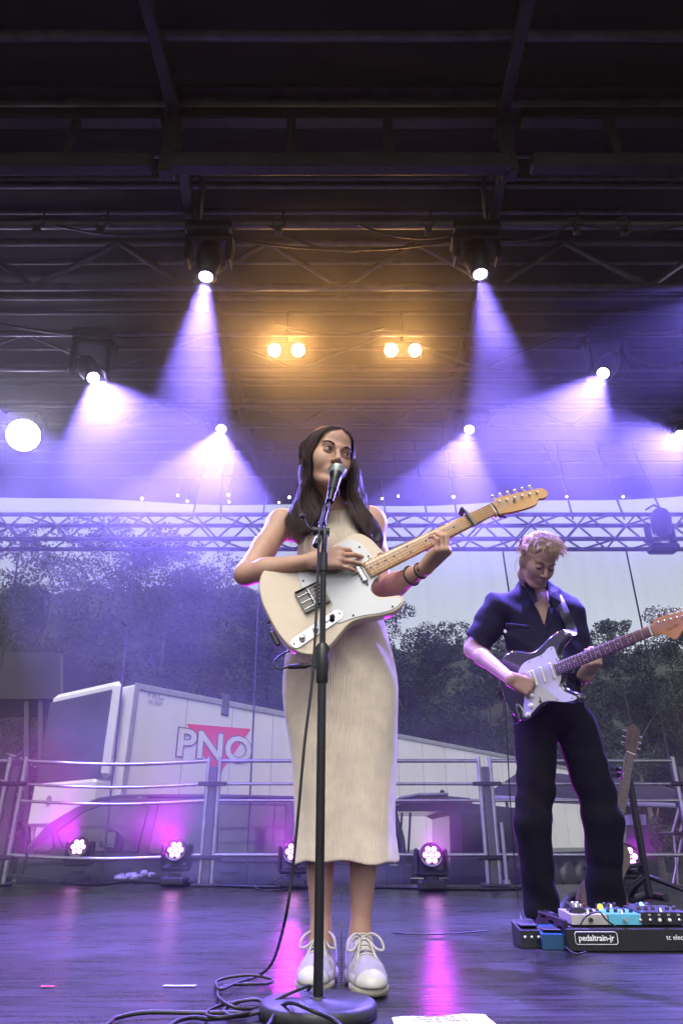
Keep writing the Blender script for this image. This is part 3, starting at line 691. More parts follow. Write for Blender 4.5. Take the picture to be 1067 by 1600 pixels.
def lip_fn(o, M, k, extra=None):
    M = np.array(M, float); o = V3(o)
    def f(C):
        L = (C - o) @ M / k; x, y, z = L[:, 0], L[:, 1], L[:, 2]
        lip = (np.abs(x) < .020) & (y < -.078) & (z < -.0555 - .28 * np.abs(x)) & (z > -.0785 + .42 * np.abs(x)) & (y > -.11)
        return np.where(lip, 1, 0)
    return f
def skin(name, col, lipc):
    m = mat(name, col, .5, 0, .10, 14, .12, 420, sss=.12, spec=.4)
    l = mat(name + '_lips', lipc, .38, 0, .1, 60, .1, 300, sss=.1)
    return [m, l]
def head_dist(o, M, k, male=False):
    """a function that moves a point out of the head"""
    g = SDF(V3(o) - .2, V3(o) + .2, .005); run(g, head_prims(o, M, k, male)); G3 = np.gradient(g.F, g.h)
    def push(p, off):
        p = Vector(p)
        for _ in range(2):
            i = tuple(int(round(c)) for c in (V3(p) - g.lo) / g.h)
            if any(a < 1 or a >= b - 1 for a, b in zip(i, g.n)): return p
            if g.F[i] > .03: return p
            d = float(g.F[i]) + float(sum(G3[j][i] * (p[j] - (g.lo[j] + i[j] * g.h)) for j in range(3)))
            if d >= off: return p
            p = p + Vector([float(G3[j][i]) for j in range(3)]).normalized() * min(off - d, .04)
        return p
    return push
def yprp(yaw, pitch, roll=0):
    """head axes: yaw turns the face towards +x, pitch lifts it, roll tilts the crown towards +x"""
    M = Matrix.Rotation(R(yaw), 3, 'Z') @ Matrix.Rotation(R(-pitch), 3, 'X') @ Matrix.Rotation(R(roll), 3, 'Y')
    return np.array(M)
# ================================================================ singer
skinW = skin('tan_skin', (.47, .275, .195), (.36, .15, .13))
brow_d = mat('dark_brow', (.035, .02, .015), .6); eye_w = mat('eye_white', (.42, .38, .37), .2, 0, .03, 60, spec=.6); iris_b = mat('brown_iris', (.03, .014, .008), .1, 0, .2, 200, spec=.8)
SW = (0.0, 2.13, 0.0)
MW = yprp(23, -9, 7); WK = 1.05; WH = P(527, 706, 1.955) - Vector(MW @ np.array([0, -.085 * WK, 0]))
neckb = V3((-.018, 2.15, 1.36)); 
Rsh, Rel, Rwr = V3(P(440, 818, 2.13)), V3(P(384, 897, 2.0)), V3(P(489, 876, 1.915))
Lsh, Lel, Lwr = V3(P(579, 818, 2.15)), V3(P(597, 925, 2.10)), V3(P(664, 888, 1.925))
RH, RHN = make_hand(Rwr, (.97, -.06, .10), (-.15, .96, -.12), False, [(38, 30, 15), (22, 20, 10), (20, 18, 10), (16, 20, 12)], (14, 5, -4, -13), (.75, .35, .45), .92)
LH, LHN = make_hand(Lwr, (.62, -.58, .50), (-.42, .25, .85), True, [(58, 62, 30), (52, 60, 30), (50, 62, 35), (40, 62, 40)], (5, 1, -3, -8), (.75, .3, .55), .92)
def singer_body(s):
    # torso
    s.ell((-.008, 2.14, .92), (.135, .095, .13), k=.05); s.ell((-.01, 2.145, 1.06), (.118, .088, .14), k=.06); s.ell((-.014, 2.14, 1.21), (.135, .092, .13), k=.06)
    s.cone((-.105, 2.15, 1.335), (.085, 2.155, 1.335), .055, .055, .05)
    for x in (-.07, .05): s.ell((x, 2.075, 1.215), (.052, .045, .052), k=.04)
    s.cone((-.018, 2.16, 1.3), neckb, .07, .05, .05)
    # legs
    for kn, an, fx in (((-.062, 2.125, .47), P(501, 1472, 2.17), -.03), ((.072, 2.125, .47), P(563, 1474, 2.17), .05)):
        kn, an = V3(kn), V3(an); hip = V3((kn[0] * 1.05, 2.14, .86)); s.cone(hip, kn, .062, .042, .04)
        cf = kn * .72 + an * .28 + V3((0, .012, 0)); s.cone(kn, cf, .042, .047, .03); s.cone(cf, an + V3((0, 0, .03)), .047, .026, .03)
        s.cone(an + V3((0, 0, .03)), an - V3((0, 0, .03)), .026, .03, .02); s.ell(an + V3((-.024, -.004, .0)), (.012, .014, .014), k=.01); s.ell(an + V3((.024, -.004, .006)), (.012, .014, .014), k=.01)
        s.cone(an - V3((0, -.01, .03)), an + V3((fx * .3, -.06, -.045)), .024, .02, .02)
    # arms
    for sh, el, wr in ((Rsh, Rel, Rwr), (Lsh, Lel, Lwr)):
        inn = 1 if sh is Rsh else -1
        s.cone(sh + V3((inn * .03, .01, -.005)), sh, .05, .046, .05); m = sh * .5 + el * .5
        s.cone(sh, m, .045, .04, .03); s.cone(m, el, .04, .034, .02)
        f = el * .68 + wr * .32; s.cone(el, f, .034, .036, .02); s.cone(f, wr, .036, .0215, .02)
    run(s, head_prims(WH, MW, WK, neck_to=neckb, neck_r=.047)); run(s, RH); run(s, LH)
def bb(c, r): c = V3(c); return c - r, c + r
hl, hh = bb(V3(WH) + V3((0, 0, -.02)), V3((.115, .13, .15)))
rl, rh = bb(Rwr + V3((.08, 0, .0)), V3((.11, .08, .075))); ll, lh = bb(Lwr + V3((.05, -.04, .05)), V3((.10, .10, .09)))
sg = empty('person', SW, 'long haired singer in a sleeveless beige knit top and skirt with white sneakers', 'person')
VQ = detail([(singer_body, (-.40, 1.86, .02), (.40, 2.36, 1.78), .0075), (singer_body, hl, hh, .0021), (singer_body, rl, rh, .0022), (singer_body, ll, lh, .0022)])
mesh_obj('body', VQ, skinW, sg, matfn=lip_fn(WH, MW, WK))
head_extras(sg, WH, MW, WK, SW, skinW[0], brow_d, eye_w, iris_b, look=(.42, .22), brow=1.0)
nailm = mat('nail', (.55, .36, .3), .25, 0, .05)
def nails(person, NL, wl):
    for (p, d, n, r) in NL:
        x, y, z = Vector(np.cross(d, n)), Vector(d), Vector(-n); mb = MB(); mb.ball(Vector(p), (r * .8, r * 1.1, r * .28), 10, ax=(x, y, z)); mb.build('fingernail', nailm, person, wl)
nails(sg, RHN, SW); nails(sg, LHN, SW)
# ---------------------------------------------------------------- knit
def knit_mat(name, col, ribs_attr=True, scale=1):
    m = mat(name, col, .85, 0, .1, 25, 0, sheen=.3, spec=.2); nt = m.node_tree; b = nt.nodes['Principled BSDF']
    uv = nt.nodes.new('ShaderNodeUVMap'); sp = nt.nodes.new('ShaderNodeSeparateXYZ'); nt.links.new(uv.outputs[0], sp.inputs[0])
    sn = nt.nodes.new('ShaderNodeMath'); sn.operation = 'SINE'; nt.links.new(sp.outputs[0], sn.inputs[0])
    n = nt.nodes.new('ShaderNodeTexNoise'); n.inputs['Scale'].default_value = 350; nt.links.new(nt.nodes['Texture Coordinate'].outputs['Object'], n.inputs['Vector'])
    s2 = nt.nodes.new('ShaderNodeMath'); s2.operation = 'SINE'; nt.links.new(sp.outputs[1], s2.inputs[0])
    ad = nt.nodes.new('ShaderNodeMath'); ad.operation = 'MULTIPLY_ADD'; nt.links.new(n.outputs[0], ad.inputs[0]); ad.inputs[1].default_value = 1.2; nt.links.new(sn.outputs[0], ad.inputs[2])
    ad2 = nt.nodes.new('ShaderNodeMath'); ad2.operation = 'MULTIPLY_ADD'; nt.links.new(s2.outputs[0], ad2.inputs[0]); ad2.inputs[1].default_value = .12; nt.links.new(ad.outputs[0], ad2.inputs[2])
    bp = nt.nodes.new('ShaderNodeBump'); bp.inputs['Strength'].default_value = .6; bp.inputs['Distance'].default_value = .0016; nt.links.new(ad2.outputs[0], bp.inputs['Height']); nt.links.new(bp.outputs[0], b.inputs['Normal'])
    return m
knit = knit_mat('beige_rib_knit', (.63, .53, .42))
def add_uv(ob, fn):
    me = ob.data; uv = me.uv_layers.new(name='UVMap'); co = np.empty(len(me.vertices) * 3, np.float32); me.vertices.foreach_get('co', co); co = co.reshape(-1, 3)
    li = np.empty(len(me.loops), np.int32); me.loops.foreach_get('vertex_index', li); uv.data.foreach_set('uv', fn(co)[li].astype(np.float32).ravel())
def skirt():
    zs = [1.04, 1.0, .95, .9, .85, .80, .758, .70, .65, .6, .534, .47, .41, .35, .31, .293, .290]
    rx = [.126, .138, .152, .163, .172, .178, .178, .173, .167, .161, .152, .146, .142, .141, .144, .146, .144]
    ry = [.096, .104, .112, .117, .121, .122, .121, .118, .115, .112, .109, .107, .106, .106, .108, .109, .107]
    cx = [-.008] * 4 + [-.006, -.004, -.002, 0, .002, .004, .006, .008, .010, .011, .012, .012, .012]
    zz = np.concatenate([np.linspace(zs[i], zs[i + 1], 5)[:-1] for i in range(len(zs) - 1)] + [[zs[-1]]]); f = lambda a: np.interp(-zz, -np.array(zs), a)
    RX, RY, CX = f(rx), f(ry), f(cx); N = 420; th = np.linspace(0, 2 * np.pi, N, endpoint=False); NR = 150
    V = []
    for i, z in enumerate(zz):
        low = max(0, (.62 - z) / .33); hipf = math.exp(-((z - 1.0) / .06) ** 2)
        r = 1 + .018 * np.exp(-((z - .86) / .1) ** 2) * np.sin(9 * th + z * 40) * (np.abs(np.sin(th)) > .2) + .022 * low * np.sin(6 * th + 1.2) + .012 * low * np.sin(11 * th + z * 3) + .008 * hipf * np.sin(5 * th + 2) + .009 * np.sin(3 * th + z * 14) + .006 * np.sin(5 * th - z * 22 + 1)
        rib = 0
        # thighs shape the front a little
        fr = np.maximum(0, -np.sin(th)); dip = .010 * np.exp(-((th - 1.5 * np.pi) / .28) ** 2) * np.clip((.75 - z) / .3, 0, 1)
        V.append(np.stack([CX[i] + (RX[i] * r + rib) * np.cos(th), 2.135 + (RY[i] * r + rib) * np.sin(th) + dip, np.full(N, z) + (.004 * np.sin(3 * th + 1) + .003 * np.sin(7 * th)) * (z < .36)], 1))
    n0 = len(V)
    for q in (.996, .985): V.append(np.stack([CX[-1] + (V[n0 - 1][:, 0] - CX[-1]) * q, 2.135 + (V[n0 - 1][:, 1] - 2.135) * q, V[n0 - 1][:, 2] + (.001 if q > .99 else .03)], 1))
    V = np.concatenate(V); M_ = len(V) // N; i = np.arange(N); Q = np.concatenate([np.stack([r * N + i, (r + 1) * N + i, (r + 1) * N + (i + 1) % N, r * N + (i + 1) % N], 1) for r in range(M_ - 1)])[:, ::-1]
    o = mesh_obj('skirt', [(V, Q)], knit, sg)
    uv = o.data.uv_layers.new(name='UVMap'); U = np.tile(np.linspace(0, 2 * np.pi * NR, N, endpoint=False), M_); Vv = np.repeat(np.concatenate([zz, [zz[-1]] * 2]) * 2600, N)
    li = np.empty(len(o.data.loops), np.int32); o.data.loops.foreach_get('vertex_index', li)
    UU = U[li].reshape(-1, 4); w = (UU.max(1) - UU.min(1)) > np.pi * NR; UU = np.where(w[:, None] & (UU < np.pi * NR), UU + 2 * np.pi * NR, UU).ravel()
    uv.data.foreach_set('uv', np.stack([UU, Vv[li]], 1).astype(np.float32).ravel())
skirt()
def top_body(s):
    s.ell((-.008, 2.14, .95), (.160, .110, .13), k=.05); s.ell((-.01, 2.145, 1.06), (.124, .094, .14), k=.06); s.ell((-.014, 2.14, 1.21), (.141, .098, .13), k=.06)
    s.cone((-.085, 2.15, 1.33), (.06, 2.155, 1.335), .058, .058, .05)
    for x in (-.07, .05): s.ell((x, 2.072, 1.215), (.055, .048, .055), k=.045)
    s.cone((-.018, 2.16, 1.3), neckb + V3((0, -.004, .02)), .072, .057, .05)
    s.warp(lambda X, Y, Z: .0016 * np.sin(Z * 75 + X * 22) * np.exp(-((Z - 1.07) / .06) ** 2) + .0012 * np.sin((X * 1.3 - Z) * 60 + 1) * np.exp(-((Z - 1.15) / .1) ** 2))
    # armholes and neckline
    for sh, sx in ((Rsh, 1), (Lsh, -1)): s.cone(sh + V3((sx * .005, -.0, .03)), sh + V3((-sx * .0, 0, -.10)), .064, .060, .008, 'cut'); s.cone(sh + V3((-sx * .06, 0, .06)), sh + V3((-sx * .06, 0, -.13)), .07, .07, .008, 'cut')
    s.half(neckb + V3((0, 0, .034)), (0, -.25, .95), .004); s.ell(neckb + V3((0, -.055, .055)), (.062, .05, .062), None, .006, 'cut'); s.half((0, 0, 1.0), (0, 0, -1), .004)
sT = SDF((-.24, 1.98, .96), (.22, 2.30, 1.46), .004); top_body(sT); V, Q = sT.mesh(); V = smooth_verts(V, Q, 1, .4)
top = mesh_obj('knit_top', [(V, Q)], knit, sg)
add_uv(top, lambda c: np.stack([c[:, 0] * 1100, c[:, 2] * 2600], 1))
# ---------------------------------------------------------------- hair
hairW = mat('dark_brown_hair', (.028, .011, .008), .5, 0, .5, 40, spec=.35, stretch=(3, 1, .12))
def hair_mesh(name, strands, m, person, n=3):
    mb = MB()
    for pts, r in strands: mb.tube(pts, r, n, caps=False)
    return mb.build(name, m, person)
def lw(x, y, z, k=WK): return Vector(V3(WH) + MW @ (np.array([x, y, z]) * k))
def singer_hair():
    def mass(s):
        def e(c, r, k=.02): s.ell(lw(*c), [q * WK for q in r], MW, k)
        e((0, .03, .045), (.079, .092, .082)); e((0, .06, -.03), (.072, .065, .09))
        L = [P(487, 720, 2.050), P(477, 760, 2.060), P(476, 800, 2.060), P(478, 822, 2.040)]; s.chain([V3(p) for p in L], [.012, .016, .012, .006], .03)
        Rr = [P(551, 725, 2.080), P(557, 765, 2.080), P(570, 805, 2.080), P(580, 835, 2.050)]; s.chain([V3(p) for p in Rr], [.010, .014, .012, .006], .03)
        s.cone(V3(P(520, 740, 2.120)), V3(P(522, 800, 2.180)), .07, .08, .04)
        # open the face
        s.ell(lw(.004, -.105, -.035), (.062, .080, .105), MW, .01, 'cut'); s.ell(lw(.004, -.11, .035), (.05, .055, .058), MW, .01, 'cut')
        s.cone(V3(WH) + V3((.012, -.12, -.12)), V3(WH) + V3((.02, -.10, -.30)), .055, .055, .01, 'cut')
    s = SDF(V3(WH) - V3((.17, .12, .34)), V3(WH) + V3((.2, .22, .16)), .004); mass(s); V, Q = s.mesh(); 
    rnd = random.Random(5); st = []
    def polyw(g, t):
        n = len(g) - 1; x = min(max(t, 0) * n, n - 1e-6); i = int(x); return g[i].lerp(g[i + 1], x - i)
    def resamp(g, m=40):
        d = [0]
        for i in range(1, len(g)): d.append(d[-1] + (g[i] - g[i - 1]).length)
        out = []
        for k in range(m + 1):
            q = d[-1] * k / m; i = max(j for j in range(len(d)) if d[j] <= q + 1e-9); i = min(i, len(g) - 2); out.append(g[i].lerp(g[i + 1], (q - d[i]) / max(1e-9, d[i + 1] - d[i])))
        return out
    pp = lambda a, y: [P(*q) + Vector((0, y, 0)) for q in a]
    G = {}
    G[-1] = (resamp(catmull([lw(-.003, .05, .112), lw(-.05, .05, .092), lw(-.088, .045, .04)] + pp([(470, 738, 2.09), (461, 768, 2.10), (455, 798, 2.09), (452, 822, 2.06), (458, 846, 2.03)], 0), 6, False)),
             resamp(catmull([lw(-.002, -.066, .073), lw(-.034, -.063, .058), lw(-.056, -.049, .028)] + pp([(492, 724, 1.975), (491, 748, 2.0), (500, 778, 2.03), (503, 806, 2.03), (497, 836, 2.015)], 0), 6, False)))
    G[1] = (resamp(catmull([lw(.003, .05, .112), lw(.05, .05, .092), lw(.086, .04, .045)] + pp([(560, 730, 2.09), (567, 765, 2.10), (580, 800, 2.09), (591, 830, 2.06), (594, 860, 2.03)], 0), 6, False)),
            resamp(catmull([lw(.002, -.066, .073), lw(.032, -.063, .060), lw(.055, -.048, .030)] + pp([(549, 722, 1.99), (546, 750, 2.01), (541, 782, 2.04), (556, 812, 2.03), (578, 848, 2.01)], 0), 6, False)))
    push = head_dist(WH, MW, WK)
    def sheet(side, u, t):
        """u 0 = back edge, 1 = edge at the face; t 0 = parting, 1 = tip"""
        O, I = G[side]; p = polyw(O, t).lerp(polyw(I, t), u)
        w = max(0, min(1, (t - .3) / .25)); out = math.sin(math.pi * min(1, max(0, u)))
        p = p + Vector((side * .010 * out * (1 - w), -.034 * out * w, .004 * out * (1 - w)))
        wv = max(0, t - .3) * 1.7; p = p + Vector((math.sin(t * 15 + u * 4 + side) * .013 * wv, math.cos(t * 12 + u * 7) * .009 * wv, 0))
        return push(p, .003)
    for side in (-1, 1):
        for k in range(1500):
            u = rnd.random(); u = u + .03 * rnd.gauss(0, 1); dep = rnd.random() ** 1.5 * .014; ph = rnd.uniform(0, 6.28); am = rnd.uniform(.0006, .0028) * (3 if rnd.random() < .06 else 1); L = rnd.uniform(.72, 1.05) - (.14 * rnd.random() if u < .3 else 0) + .05 * math.sin(u * 19); n = 20; pts = []
            dr = rnd.gauss(0, .02); c2 = math.sin(int(u * 26) * 2.4) * .0035; c3 = math.sin(int(u * 26) * 5.1)
            for i in range(n + 1):
                t = i / n * L; w = min(1, t * 1.6); p = sheet(side, min(1.04, max(-.03, u + dr * w)), t); w2 = max(0, t - .35)
                pts.append(push(p + Vector((math.sin(t * 15 + ph) * am * w + c2 * w2 * 2, dep * w - c3 * .004 * w, (c3 * .002) * w)), .0035 + (.006 - dep * .4) * min(1, t * 6)))
            r0 = rnd.uniform(.0007, .0012); st.append((pts, [r0 * (1 if i < n * .7 else 1 - .85 * (i - n * .7) / (n * .3)) for i in range(n + 1)]))
    SH = []
    for side in (-1, 1):
        nu, nt_ = 26, 44; g = [[sheet(side, .02 + .95 * i / nu, .93 * j / nt_) + Vector((0, .005, -.001)) for j in range(nt_ + 1)] for i in range(nu + 1)]
        SH.append(([p for r in g for p in r], [(i * (nt_ + 1) + j, i * (nt_ + 1) + j + 1, (i + 1) * (nt_ + 1) + j + 1, (i + 1) * (nt_ + 1) + j) for i in range(nu) for j in range(nt_)]))
    # loose wisps over the shoulder
    for k, (g) in enumerate((((470, 800), (455, 820), (452, 838), (458, 852)), ((480, 805), (464, 812), (463, 828), (470, 841)), ((488, 812), (480, 835), (468, 846), (457, 851)), ((500, 800), (503, 826), (492, 842)), ((575, 800), (594, 826), (596, 852), (590, 866)), ((566, 795), (588, 822), (592, 846)))):
        for j in range(5):
            of = Vector((rnd.gauss(0, .0025), 0, rnd.gauss(0, .003))); pts = catmull([P(x, y, 2.055 - .004 * i) + of * (i + 1) * .5 for i, (x, y) in enumerate(g)], 5, False); st.append((pts, [.0011 * (1 - .8 * i / len(pts)) for i in range(len(pts))]))
    mb = MB()
    for pts, r in st: mb.tube(pts, r, 4, caps=False)
    for a_, b_ in SH: mb.add(a_, b_, True)
    b = len(mb.v); mb.v += [tuple(v) for v in V]; mb.f += [tuple(int(i) + b for i in q) for q in Q]; mb.sm += [True] * len(Q); mb.mi += [0] * len(Q)
    mb.build('hair', hairW, sg)
singer_hair()
# ================================================================ shoes of the singer
shoe_w = mat('white_shoe_mesh', (.33, .31, .32), .75, 0, .12, 30, .4, 500); shoe_p = mat('white_shoe_leather', (.50, .48, .46), .45, 0, .08, 20, .1, 200)
shoe_g = mat('grey_shoe_stripe', (.10, .095, .12), .5, 0, .2, 30); shoe_d = mat('shoe_tongue_mesh', (.09, .085, .09), .8, 0, .3, 60, .4, 400)
sole_m = mat('worn_sole', (.40, .36, .30), .7, 0, .25, 40, .3, 120); lace_m = mat('cream_lace', (.52, .49, .44), .85, 0, .1, 200, .5, 900); dark_m = mat('dark_lining', (.04, .04, .05), .8)
def shoe(toe, ank, k=1.0, seed=0):
    """toe: ground place of the toe tip; ank: ankle joint"""
    toe = V3(toe); ank = V3(ank); h = V3((ank[0], ank[1], 0)); f = h - toe; f[2] = 0; f = -f / np.linalg.norm(f); L = .275 * k
    sdr = np.array([-f[1], f[0], 0]); up = np.array([0, 0, 1.]); o = toe - f * L
    w = lambda a, b, c: o + f * (a * L) + sdr * (b * k) + up * (c * k); M = np.stack([f, sdr, up], 1)
    def upper(s):
        s.ell(w(.80, 0, .030), np.array((.072, .046, .034)) * k, M, .02); s.ell(w(.60, .0, .040), np.array((.075, .047, .040)) * k, M, .025); s.ell(w(.30, 0, .045), np.array((.078, .038, .045)) * k, M, .03)
        s.cone(w(.60, 0, .062), w(.36, 0, .088), .027 * k, .03 * k, .02); s.cone(w(.17, 0, .055), w(.17, 0, .088), .033 * k, .031 * k, .02); s.cone(w(.2, 0, .085), w(.36, 0, .088), .030 * k, .03 * k, .02)
        s.cone(w(.38, 0, .10), w(.34, 0, .130), .020 * k, .018 * k, .012, flat=(tuple(f), .55))
        s.cone(w(.17, 0, .10), w(.30, 0, .115), .023 * k, .025 * k, .006, 'cut'); s.half(w(0, 0, .022), (0, 0, -1), .004)
        for x0, x1, z in ((.76, .66, .068), (.55, .34, .06)):
            for sg_ in (-1, 1): s.cone(w(x0, sg_ * .03, z * .9), w(x1, sg_ * .036, z * .75), .006 * k, .007 * k, .006)
    q = SDF(np.minimum(o, toe) - (.08, .08, 0), np.maximum(o, toe) + (.08, .05, .17), .003); upper(q); V, Q = q.mesh()
    u = mesh_obj('shoe', [(V, Q)], [shoe_w, shoe_p, shoe_g, shoe_d], sg, matfn=lambda C: np.where((np.abs((C - o) @ sdr) < .017 * k) & ((C - o) @ f / L > .40) & ((C - o) @ f / L < .69) & (C[:, 2] < .118), 3, np.where((np.sin(((C - o) @ f) * 210 + C[:, 2] * 160) > .55) & ((C - o) @ f / L > .28) & ((C - o) @ f / L < .62) & (C[:, 2] > .034) & (C[:, 2] < .078), 2, (((C - o) @ f / L > .93) | ((C - o) @ f / L < .25) | (((C - o)[:, 2] < .045) & (np.sin(((C - o) @ f) * 90 + 1) > -.3))).astype(int))))
    q = SDF(np.minimum(o, toe) - (.09, .09, .01), np.maximum(o, toe) + (.09, .05, .06), .003)
    q.ell(w(.76, 0, .016), np.array((.074, .051, .026)) * k, M, .01); q.ell(w(.45, 0, .014), np.array((.09, .040, .024)) * k, M, .02); q.ell(w(.20, 0, .018), np.array((.066, .042, .030)) * k, M, .02)
    q.half(w(0, 0, .034), (0, 0, 1), .004); q.half(w(0, 0, .002), (0, 0, -1), .003)
    for i in range(9): q.cone(w(.08 + i * .11, -.1, .0), w(.08 + i * .11, .1, .0), .004, None, .002, 'cut')
    V, Q = q.mesh(); mesh_obj('sole', [(V, Q)], sole_m, u, wloc=sg.location)
    mb = MB(); rn = random.Random(seed); ys = [(.66, .066), (.60, .074), (.54, .083), (.48, .093), (.42, .104)]
    for i, (a, z) in enumerate(ys):
        for s_ in (-1, 1):
            a2, z2 = ys[min(i + 1, 4)]; P0 = w(a, s_ * .024, z + .006); P1 = w(a2, -s_ * .024, z2 + .007); mid = (P0 + P1) / 2 + up * .010 * k + f * .002; mb.tube(catmull([P0, mid, P1], 5, False), .0033 * k, 6)
        mb.tube(catmull([w(a, -.028, z + .000), w(a + .01, -.012, z + .016), w(a + .01, .012, z + .016), w(a, .028, z + .000)], 5, False), .0034 * k, 6)
    c = w(.44, 0, .112)
    for s_ in (-1, 1):
        mb.tube(catmull([c, c + sdr * (s_ * .02) + up * .012 + f * .02, c + sdr * (s_ * .040) + up * .002 + f * .04, c + sdr * (s_ * .047) - up * .020 + f * .05, c + sdr * (s_ * .030) - up * .020 + f * .045, c + sdr * s_ * .01 + f * .008], 6, False), .0032 * k, 6)
        mb.tube(catmull([c, c + sdr * (s_ * .012) + f * .03 - up * .004, c + sdr * (s_ * .02) + f * .055 - up * .026, c + sdr * (s_ * .026) + f * .07 - up * .042], 6, False), .003 * k, 6)
    mb.ball(Vector(c), .0075 * k, 8); mb.build('lace', lace_m, u, sg.location)
    mb = MB(); mb.lathe(Vector(w(.22, 0, .096)), [(-.004, .02), (.006, .0245), (.008, .022), (.004, .018)], (0, 0, 1), 16, caps=False); mb.build('lining', dark_m, u, sg.location)
A1, A2 = P(500, 1472, 2.17), P(563, 1474, 2.17)
shoe(PZ(486, 1556, 0), (A1.x, A1.y + .0, 0), .98, 1); shoe(PZ(583, 1562, 0), (A2.x, A2.y, 0), .98, 2)
# ================================================================ electric guitar of the singer
butter = mat('butterscotch_white_ash', (.62, .51, .38), .35, 0, .07, 5, .03, 40, coat=.5, stretch=(2, 14, 2)); guard_w = mat('white_pickguard', (.60, .61, .62), .3, 0, .02, 10, coat=.3)
maple = mat('amber_maple', (.52, .26, .07), .3, 0, .12, 9, .03, 60, coat=.6, stretch=(1, 8, 1)); fretm = mat('fret_wire', (.5, .48, .45), .3, 1, .05); inlay_k = mat('black_inlay', (.01, .01, .01), .3)
wire = mat('guitar_string', (.5, .5, .52), .3, 1, .05)
def guitar_frame(px0, py0, Y0, px1, py1, tiltn, L=.648):
    B = P(px0, py0, Y0); lo, hi = Y0 - .6, Y0 + .15; d = ray(px1, py1); best = None
    for i in range(4000):
        Yn = lo + (hi - lo) * i / 4000; N = P(px1, py1, Yn); e = abs((N - B).length - L)
        if best is None or e < best[0]: best = (e, N)
    N = best[1]; u = (N - B).normalized(); n = Vector(tiltn); n = (n - u * n.dot(u)).normalized(); v = u.cross(n); v = v if v.z < 0 else -v
    return B, u, v, n   # bridge, along the neck, across towards the floor side, out of the face
def fret_x(i, L=.648): return L * 2 ** (-i / 12)
def guitar_neck(root, B, u, v, n, board_m, fret_m, dot_m, nfr, nut_m, z0, wl, back_m, dots=True):
    """board surface at z0+.009 above the face plane"""
    L = .648; xn, xe = L, fret_x(nfr) - .008; wN, wE = .021, .028; W_ = lambda x: wE + (wN - wE) * (x - xe) / (xn - xe)
    p = lambda x, y, z: B + u * x + v * y + n * z
    mb = MB(); prof = [(-1, 0), (-.95, .0035), (-.6, .0052), (0, .006), (.6, .0052), (.95, .0035), (1, 0)]; prof_b = [(1, -.006), (.85, -.013), (.45, -.020), (0, -.022), (-.45, -.020), (-.85, -.013), (-1, -.006)]
    vs = []; ks = prof + prof_b
    xs = [xe, xe + .01, .35, .5, xn + .003]
    for x in xs: vs += [p(x, a * W_(x), z0 + b + .003) for a, b in ks]
    m = len(ks); mb.add(vs, [(i * m + k, i * m + (k + 1) % m, (i + 1) * m + (k + 1) % m, (i + 1) * m + k) for i in range(len(xs) - 1) for k in range(m)] + [tuple(range(m))[::-1], tuple(range((len(xs) - 1) * m, len(xs) * m))], True)
    mb.build('neck', board_m, root, wl, fixn=True)
    for i in range(1, nfr + 1):
        x = fret_x(i); mb = MB(); w_ = W_(x); mb.tube([p(x, a * w_ * .985, z0 + .003 + b + .0004) for a, b in prof], .0011, 5); mb.build('fret', fret_m, root, wl)
    mb = MB(); mb.box(p(xn + .001, 0, z0 + .007), (.005, wN * 2, .008), (u, v, n), .001); mb.build('nut', nut_m, root, wl)
    for i in (3, 5, 7, 9, 12, 15, 17, 19, 21):
        if i > nfr: continue
        x = (fret_x(i) + fret_x(i - 1)) / 2
        for y in ((-.011, .011) if i == 12 else (0,)):
            mb = MB(); mb.cyl(p(x, y, z0 + .0083), p(x, y, z0 + .0096), .0034, n=12); mb.build('inlay_dot', dot_m, root, wl)
    for k in range(6):
        y0, y1 = (-.027 + .0108 * k), (-.0175 + .007 * k); mb = MB(); mb.tube([p(.0, y0, z0 + .013), p(xn, y1, z0 + .0115), p(xn + .03 + .024 * k, -.019 + .0048 * k, z0 + .002)], .00055 if k > 2 else .0008, 4, caps=False); mb.build('string', wire, root, wl)
    return W_
def peg(mb, c, n, v, mt):
    mb.lathe(c - n * .004, [(0, .0055), (.004, .0055), (.0042, .003), (.013, .0028), (.0135, .0034), (.015, .003)], n, 12)
TB, tu, tv, tn = guitar_frame(488, 934, 1.935, 768, 797, (-.02, -1, .03))
tp = lambda x, y, z=0: TB + tu * x + tv * y + tn * z
tele = empty('electric_guitar', TB, 'blonde cream electric guitar with white pickguard and amber maple neck, played by the singer', 'guitar')
TL = TB
out = [(-.14, 0), (-.137, -.06), (-.12, -.115), (-.085, -.150), (-.04, -.160), (0, -.150), (.04, -.132), (.08, -.121), (.12, -.121), (.16, -.13), (.20, -.134), (.232, -.122), (.252, -.09), (.26, -.055), (.262, -.034), (.26, -.029), (.24, -.0285), (.215, .0285), (.200, .031), (.178, .046), (.168, .066), (.178, .088), (.205, .102), (.232, .112), (.240, .128), (.228, .144), (.195, .152), (.15, .143), (.10, .127), (.06, .123), (.02, .138), (-.03, .157), (-.08, .155), (-.12, .118), (-.137, .06)]
O2 = [(q.x, q.y) for q in catmull([(a, b, 0) for a, b in out], 5)]
mb = MB(); mb.prism(O2, -.045, 0, (tu, tv, tn), TB, .0045); mb.build('body', butter, tele, TL, fixn=True)
pg = [(-.012, -.035), (.01, -.112), (.05, -.118), (.10, -.112), (.15, -.118), (.19, -.117), (.215, -.09), (.222, -.05), (.222, -.03), (.208, -.029), (.208, .029), (.196, .034), (.174, .048), (.163, .067), (.172, .092), (.20, .108), (.224, .118), (.229, .13), (.219, .139), (.19, .143), (.15, .135), (.11, .121), (.07, .112), (.035, .108), (.028, .098), (.03, .06), (.042, .045), (.042, -.035)]
PG = [(q.x, q.y) for q in catmull([(a, b, 0) for a, b in pg], 4)]
mb = MB(); mb.prism(PG, .0005, .0026, (tu, tv, tn), TB, .0006); g_ = mb.build('pickguard', guard_w, tele, TL, fixn=True)
